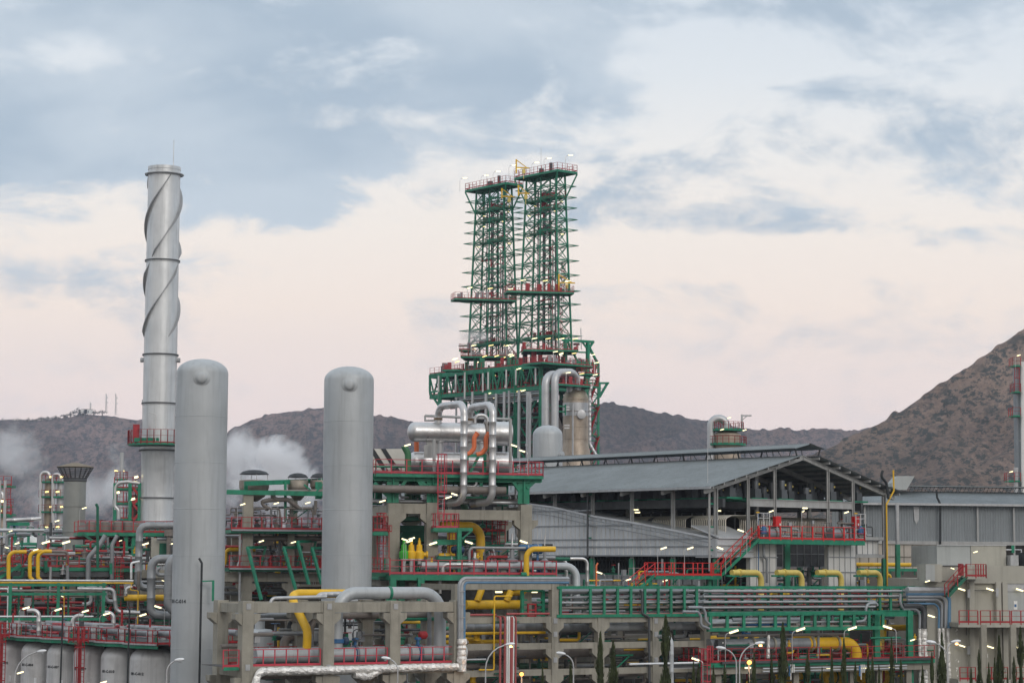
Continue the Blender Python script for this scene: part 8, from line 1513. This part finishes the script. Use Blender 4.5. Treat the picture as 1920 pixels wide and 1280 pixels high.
t = thing('chiller_unit', 'dark fronted roof cooling unit at the right edge', 'machine', c8(1905, 1058)); stub(t, 'duct', GAL, lambda mb: mb.beam(c8(1888, 1050), c8(1903, 1050), 2, 1.0)); stub(t, 'dark_panel', DARK, lambda mb: mb.beam(c8.off(-.5)(1913, 1048), c8.off(-.5)(1930, 1048), 2, 1.3)); stub(t, 'post', GREEN, lambda mb: mb.beam(c8(1899, 1022), c8(1899, 1036), .25)); stub(t, 'rail', MTLW, lambda mb: mb.tube([c8(1886, 1030), c8(1915, 1030), c8(1915, 1040)], .06, 6))
t = thing('red_stair', 'red railed green stair up to the landing on the pale concrete building', 'stair', CB.off(-3)(1785, 1110)); stair(t, CB.off(-3)(1778, 1118), CB.off(-3)(1813, 1080), 1, nC, RED, DGREEN); t = thing('stair_landing', 'red railed landing at the top of the stair on the concrete building', 'platform', CB.off(-2)(1830, 1080)); a, b = CB.off(-3).h(1811, 1849, 1080); q = [a, b, b + nC * 2.8, a + nC * 2.8]; stub(t, 'slab', WCONC, lambda mb: mb.prism([p - Z * .25 for p in q], Z * .2)); railing(t, [q[0], q[1], q[2]], RED, False, 1.1, .8, True, .1); stub(t, 'gate', RED, lambda mb: mb.beam(a + Z * .6 + nC, a + Z * .6 + nC * 2, .1, 1.1))
for i, (px, py, fl, s, kd, lab) in enumerate(((1829, 1034, 0, .8, 'pole', 'pole lamp over the stair landing of the pale building'), (1786, 1065, 1, .6, 'wall', 'short steep lamp on the pale building left parapet'), (1739, 1089, 0, .8, 'wall', 'tube lamp at the small pale wall box'), (1803, 1104, 1, 1.3, 'wall', 'wall tube lamp under the stair of the pale building'), (1856, 1104, 1, 1.3, 'wall', 'wall tube lamp between the pilasters of the pale building'), (1912, 1105, 1, 1.3, 'wall', 'wall tube lamp over the roller door at the right edge'), (1746, 1154, 1, 1.1, 'wall', 'tube lamp before the nested cable tray bends'), (1804, 1210, 1, 1.1, 'wall', 'wall tube lamp under the upper balcony, leftmost'), (1857, 1212, 1, 1.2, 'wall', 'wall tube lamp under the upper balcony, middle one'), (1912, 1214, 1, 1.2, 'wall', 'wall tube lamp under the upper balcony, rightmost'), (1711, 1199, 0, .8, 'wall', 'tube lamp at the right end of the long red deck rail'), (1873, 1277, 0, 1, 'flat', 'flat tube lamp under the lower balcony'))):
    lamp(kd, px, py, CB.xy(px).y - (.7 if px > 1790 else 22) - (2.5 if px == 1829 else 0), bool(fl), lab, .1 if not fl else -.1, s)

# ================================================================ street lamps
def street(px, py, d, side, lit, lab, pxpole, grp='curved street lamps'):
    p = PL(V((0, d, 0)), V((1, 0, 0))); h = p(px, py); f = p.xy(pxpole); hz_ = h.z; t = thing('street_lamp', lab, 'street lamp', f, grp); s = 1 if h.x > f.x else -1; dx = abs(h.x - f.x)
    pts = [V((f.x, d, 0)), V((f.x, d, hz_ - dx * 1.0))] + [V((f.x + s * dx * (1 - math.cos(a)), d, hz_ - dx * 1.0 + dx * 1.0 * math.sin(a))) for a in [R(q) for q in (15, 30, 45, 60, 75)]] + [V((h.x - s * .25, d, hz_))]
    stub(t, 'pole', MTL, lambda mb: mb.tube(pts, [.06] + [.035] * (len(pts) - 1), 8)); stub(t, 'head', MTLW, lambda mb: mb.lathe(h - V((s * .22, 0, 0)), [(.04, 0), (.07, .08), (.09, .2), (.08, .36), (.04, .46), (0, .48)], 14, V((s, 0, .12)))); stub(t, 'lens', SODL if lit else GAL, lambda mb: mb.lathe(h + V((s * .05, 0, -.08)), [(.08, 0), (.07, -.04), (0, -.05)], 12))
SODL = mat('lit_sodium_lens', (1, .5, .15), emit=9)
street(956, 1208, 112, 1, True, 'curved street lamp with a glowing head before the red and white risers', 912); street(1052, 1225, 116, -1, False, 'unlit curved street lamp leaning left below the big grey elbow', 1076); street(1424, 1206, 108, 1, True, 'curved street lamp with a glowing head before the silver duct', 1386); street(1352, 1215, 112, -1, False, 'unlit curved street lamp leaning left beside the lit one before the silver duct', 1380)
street(1746, 1204, 110, -1, False, 'left unlit arm of the double street lamp before the foil wrapped legs', 1774); street(1792, 1203, 110, 1, True, 'right lit arm of the double street lamp before the foil wrapped legs', 1774.5); street(336, 1237, 112, 1, False, 'unlit curved street lamp before the tall vessel marked 014', 317); street(78, 1221, 116, 1, False, 'unlit curved street lamp before the vessel marked 004', 34); street(724, 1234, 118, -1, False, 'unlit curved street lamp before the front concrete frame', 748)
for px, py, d, lab in ((978, 1263, 168, 'bright orange floodlight glowing on the lower rack beside the red risers'), (1405, 1241, 150, 'brightest orange floodlight, under the silver duct')):
    q = at(px, py, d); t = thing('floodlight', lab, 'floodlight', q, 'orange floodlights'); stub(t, 'housing', DSTEEL, lambda mb: mb.box(q + V((0, .25, .05)), .4, .25, .34)); stub(t, 'glowing_lens', SOD, lambda mb: mb.lathe(q, [(.15, 0), (.13, .06), (0, .1)], 14, V((0, -1, -.2)))); stub(t, 'post', MTL, lambda mb: mb.tube([q + V((0, .3, 0)), V((q.x, q.y + .3, 0))], .06, 6))
    l = bpy.data.lights.new('floodlight_glow', 'POINT'); l.energy = 150; l.color = (1, .45, .12); l.shadow_soft_size = .25; lo_ = bpy.data.objects.new('floodlight_glow', l); COL.objects.link(lo_); lo_.parent = t; lo_.location = (.3, -1.3, -.5)

# ================================================================ cypresses
def leafmat():
    m = mat('cypress_foliage', (.046, .060, .022), .85, 0, .5, 2.2); return m
CYP = leafmat(); protos = []
def cypress_mesh(seed):
    rr = random.Random(seed); mb = MB(); H = 10.0
    for k in range(4200):
        h = rr.random() ** .6; prof_ = min(1, ((1 - h) / .15)) ** .62 * min(1, .6 + h * 2) * .9; lob = .62 + .75 * NZ.noise(V((h * 7, seed, 0))) + .2 * NZ.noise(V((h * 20, seed, 2)))
        a = rr.random() * 6.283; bump_ = .75 + .8 * NZ.noise(V((math.cos(a) * 1.7, math.sin(a) * 1.7, h * 9 + seed)))
        r_ = prof_ * lob * bump_ * (rr.random() ** .35) * (1.3 if k % 9 == 0 else 1); z = h * H; c = V((math.cos(a) * r_, math.sin(a) * r_, z)); s = rr.uniform(.06, .14) * (1 if h < .9 else .7)
        up_ = V((math.cos(a) * .35 + rr.uniform(-.3, .3), math.sin(a) * .35 + rr.uniform(-.3, .3), 1)).normalized() * s * 2.6; sd_ = V((-math.sin(a + rr.uniform(-1, 1)), math.cos(a + rr.uniform(-1, 1)), 0)) * s * .7
        mb.add([c - sd_, c + sd_, c + up_ * .7 + sd_ * .4, c + up_, ], [(0, 1, 2, 3)])
    return mb
rr = random.Random(77); trees = []
for i, (px, yt, w_) in enumerate(((1018, 1246, 10), (1071, 1242, 14), (1126, 1188, 21), (1150, 1204, 18), (1248, 1158, 23), (1300, 1240, 11), (1309, 1246, 12), (1337, 1250, 12), (1358, 1250, 12), (1385, 1247, 14), (1403, 1262, 9), (1413, 1228, 15), (1446, 1228, 13), (1467, 1172, 20), (1513, 1222, 13), (1540, 1254, 12), (1558, 1218, 11), (1581, 1200, 16), (1602, 1244, 11), (1626, 1232, 12), (1634, 1230, 12), (1646, 1250, 10), (1670, 1200, 14), (1687, 1240, 11), (1727, 1250, 10), (1745, 1226, 14), (1764, 1190, 17), (1818, 1254, 13), (1833, 1222, 11), (1851, 1246, 11), (1862, 1236, 11), (1871, 1195, 16), (1886, 1256, 8), (1898, 1236, 14), (1911, 1180, 16))):
    d = 118 + (i * 7 % 11) - 5; p = PL(V((0, d, 0)), V((1, 0, 0))); top_ = zof(p, px, yt); g = zp(p.xy(px), 0); kk = i % 5
    lab = 'dark slender cypress in the front row, number %d counting from the left' % (i + 1)
    near = ['just left of the tall rack column', 'under the unlit lamp below the big grey elbow', 'left of the close pair before the rack', 'right of the close pair before the rack', 'broad and tall before the pale grey elbow', 'left of two small ones by the pink ladder', 'right of two small ones by the pink ladder', 'short, just right of the pink ladder', 'short, between the pink ladder and the lit street lamp', 'wide one at the foot of the lit street lamp', 'shortest, beside the bright orange floodlight', 'right beside the bright orange floodlight', 'thin, between the floodlight and the tallest one', 'tallest one before the foil pipe and silver duct', 'thin, before the left yellow duct flange', 'short and bushy before the yellow tanks', 'slim, before the right yellow duct flange', 'tall, before the yellow duct bend', 'short, left of the right gauge column', 'left twin right of the gauge column', 'right twin right of the gauge column', 'small, before the green portal left post', 'tall thin one inside the green portal', 'before the green portal right post', 'before the left foil wrapped legs', 'between the two groups of foil wrapped legs', 'tall one before the right foil wrapped legs', 'short, left of the first balcony column', 'slim, before the first balcony column', 'short, right of the first balcony column', 'middling, between the balcony columns', 'tall, between the balcony columns', 'tiny, left of the second balcony column', 'low one before the second balcony column', 'tallest at the right edge of the picture'][i]
    lab = 'dark cypress, ' + near
    if kk >= len(protos) or len(protos) < 5 and kk == len(protos):
        t = thing('cypress_tree', lab, 'tree', V((0, 0, 0)), 'row of cypresses along the front'); cypress_mesh(kk + 3).build('crown', CYP, t, flat=True); stub(t, 'trunk', BARK, lambda mb: mb.tube([V((0, 0, -.2)), V((.02, 0, 4)), V((0, 0, 9.2))], [.14, .1, .02], 7)); t.location = g; protos.append(t)
    else: t = copy_tree(protos[kk], g, rr.random() * 6, lab, 'row of cypresses along the front'); t['category'] = 'tree'
    s = top_ / 10.0; wr = (w_ / 2) * d / F / .76; t.scale = (wr * 1.0, wr * 1.0, s)
# ================================================================ steam
def st(px, py, d, sx_, sy_, name, lab, dens, seed, sc_, thr=.45): steam(name, lab, at(px, py, d), (sx_ * d / F, 14, sy_ * d / F), dens, seed, sc_, thr)
st(520, 905, 520, 98, 92, 'steam', 'white steam cloud rising between the two tall vessels', .30, 3, .09, .42)
st(445, 880, 540, 60, 90, 'steam', 'thin steam wisps right of the left tall vessel', .12, 8, .1, .44)
st(30, 870, 560, 75, 95, 'steam', 'pale steam drifting up the hill at the far left', .07, 14, .08, .42)
st(150, 930, 560, 150, 62, 'steam', 'thin steam bank behind the flared stack', .045, 21, .07, .40)
st(225, 900, 520, 50, 75, 'steam', 'white steam left of the tall stack', .08, 31, .1, .42)
st(895, 632, 470, 60, 20, 'steam', 'faint steam wisp low on the left derrick', .06, 41, .16, .46)
# ================================================================ haze: one closed box round the camera and the whole scene
mb = MB(); mb.add([(x, y, z) for z in (-8, 480) for y in (-60, 4800) for x in (-2500, 2500)], [(0, 2, 3, 1), (4, 5, 7, 6), (0, 1, 5, 4), (2, 6, 7, 3), (0, 4, 6, 2), (1, 3, 7, 5)])
hz = bpy.data.materials.new('haze_air'); hz.use_nodes = True; nn = hz.node_tree.nodes; nn.remove(nn['Principled BSDF']); vv = nn.new('ShaderNodeVolumePrincipled'); vv.inputs['Color'].default_value = (.80, .87, 1, 1); vv.inputs['Anisotropy'].default_value = .3; vv.inputs['Density'].default_value = HAZE; hz.node_tree.links.new(vv.outputs[0], nn['Material Output'].inputs['Volume'])
o = mb.build('haze', hz, flat=True); tag(o, None, kind='stuff')
# ================================================================ small pipework, valves and boxes that fill the plant
rc2 = random.Random(404)
def clutter(t, pl, x0, x1, y0, y1, cnt, mats, spread=3, size=1.0, zfloor=None):
    """elbowed pipes, valves, cabinets and short ladders fixed to the structure t"""
    for k in range(cnt):
        x, y = rc2.uniform(x0, x1), rc2.uniform(y0, y1); q = pl.off(rc2.uniform(0, spread)); p = q(x, y); m = rc2.choice(mats); u = q.u; s = size * rc2.uniform(.7, 1.4); kind = rc2.random(); sg = rc2.choice((-1, 1))
        if kind < .34:
            a, b, c = rc2.uniform(.8, 3.5) * s, rc2.uniform(.5, 1.8) * s, rc2.uniform(.3, 1.4) * s; r_ = rc2.uniform(.05, .15) * s
            stub(t, 'elbow_pipe', m, lambda mb: mb.tube(fillet([p, p + u * a * sg, p + u * a * sg - Z * b, p + u * (a + c) * sg - Z * b], r_ * 2.2, 3), r_, 7))
        elif kind < .5: stub(t, 'pipe', m, lambda mb: mb.tube([p - u * s * 2, p + u * s * rc2.uniform(1, 3)], rc2.uniform(.05, .14) * s, 7))
        elif kind < .66: stub(t, 'riser', m, lambda mb: mb.tube([p + Z * s, p - Z * s * rc2.uniform(.8, 2.4)], rc2.uniform(.04, .11) * s, 7))
        elif kind < .84:
            r_ = .16 * s; o = stub(t, 'valve', m, lambda mb: mb.lathe(p - Z * .4 * s, [(r_ * 1.3, 0), (r_ * 1.3, .08), (r_, .1), (r_ * 1.1, .3 * s), (r_ * 1.6, .32 * s), (r_ * 1.6, .4 * s), (r_ * .5, .44 * s), (r_ * .4, .8 * s)], 10)); stub(o, 'handwheel', rc2.choice((RED, DSTEEL, BLUE)), lambda mb: mb.lathe(p + Z * .38 * s, [(r_ * 1.5, 0), (r_ * 1.5, .05)], 10))
        elif kind < .93: stub(t, 'junction_box', rc2.choice((GAL, GPIPE, DSTEEL)), lambda mb: mb.box(p, .45 * s, .25, .55 * s, u)); stub(t, 'conduit', GSTEEL, lambda mb: mb.tube([p - Z * .2 * s, p - Z * 1.6 * s], .03, 5))
        else: stub(t, 'bracket', rc2.choice((GREEN, DGREEN)), lambda mb: (mb.beam(p, p + u * 1.4 * s, .14), mb.beam(p - Z * .9 * s, p + u * 1.2 * s, .1)))
MG = [GPIPE, BPIPE, ALU, GAL, DSTEEL, BPIPE, GPIPE, RED, DGREEN, GREEN]
clutter(ff, FR.off(3), 480, 835, 1150, 1245, 70, MG + [YEL], 6, 1.1); clutter(mp, EX.off(-2), 745, 1030, 1040, 1070, 46, MG + [BLUE, YEL], 4, .9); clutter(dk, EX.off(1), 705, 1008, 872, 888, 26, MG, 6, .7)
clutter(gf, EX.off(2), 705, 1000, 903, 940, 22, [BPIPE, GPIPE, ALU, DGREEN], 5, 1.0); clutter(ex, EX.off(4), 820, 1000, 975, 1040, 34, MG, 5, 1.1); clutter(hs, HP.off(1), 435, 605, 945, 1000, 44, [BPIPE, BPIPE, GPIPE, GAL, DSTEEL], 5, 1.0); clutter(hs, HP.off(4), 435, 605, 1005, 1120, 70, MG + [YEL], 6, 1.2)
clutter(lo, LP.off(-5), 0, 260, 1030, 1075, 60, MG + [YEL], 8, 1.2); clutter(bgl, LP.off(-10), 0, 325, 1090, 1185, 96, MG + [GREEN, RED], 10, 1.3); clutter(up, LP.off(-1), 150, 325, 1000, 1050, 44, [GREEN, DGREEN, GPIPE, BPIPE, RED, GAL], 6, 1.3); clutter(sk, p8, 0, 330, 985, 1040, 60, MG + [YEL, ALU], 12, 1.6)
clutter(wk, plS.off(2), 1110, 1400, 1062, 1108, 50, MG + [YEL, GREEN], 5, .9); clutter(tr, T1p.off(1.5), 1050, 1755, 1103, 1152, 90, [RED, GREEN, DGREEN, GPIPE, GAL, RED, YEL], 5, .9); clutter(t2, T2p.off(1), 1335, 1650, 1152, 1178, 40, [BLUE, GPIPE, GAL, DGREEN, BPIPE], 3, .8); clutter(dd, dp.off(-1), 1335, 1745, 1190, 1236, 80, [GPIPE, BPIPE, RED, YEL, GAL, DGREEN, RED, GREEN], 5, .8)
clutter(rk, R2.off(1), 870, 1320, 1166, 1275, 96, [BPIPE, GPIPE, DSTEEL, DGREEN, GPIPE, YEL, BPIPE], 6, 1.1); clutter(dd, R2.off(1), 1335, 1760, 1245, 1278, 60, [BPIPE, GPIPE, DSTEEL, DGREEN, YEL, RED], 6, 1.1); clutter(gd, PG.off(-1), 1425, 1618, 975, 1008, 34, [GAL, MTL, GPIPE, DSTEEL, BPIPE], 2, .8); clutter(hall, PG.off(3), 1400, 1650, 1066, 1098, 36, [GPIPE, YEL, DSTEEL, GREEN, GAL], 6, 1.0); clutter(t_deck := [o for o in bpy.data.objects if o.name == 'vessel_deck'][0], PL(cv[3] - uR * .6, -uL), 0, 325, 1168, 1196, 50, [GPIPE, GAL, RED, GPIPE, DGREEN], 4, .9)
for T, pl in ((T1, PL(T1[3] - uR * 1.5, -uL)), (T2, PL(T2[3] - uR * 1.5, -uL))):
    x0, x1 = (900, 944) if T is T1 else (1000, 1044); clutter(T[0], pl, x0, x1, 355, 640, 64, [RED, DSTEEL, DGREEN, GREEN, BPIPE, GAL, RED], 3, .9)
clutter(bt, PL(lx, -uL), 835, 1000, 690, 735, 90, [GREEN, DGREEN, RED, GAL, ALU, DSTEEL, GPIPE], 7, 1.7); clutter(bt, PL(lx, -uL).off(2), 870, 1005, 740, 850, 90, [GREEN, DGREEN, RED, GAL, ALU, BPIPE, GPIPE], 7, 1.8); clutter(pf, TRp, 1030, 1095, 672, 718, 50, [GREEN, RED, GAL, DGREEN, RED, DSTEEL], 4, 1.1); clutter(at_, TRp, 1106, 1117, 700, 850, 30, [GREEN, RED, GAL, RED], 3, .7)
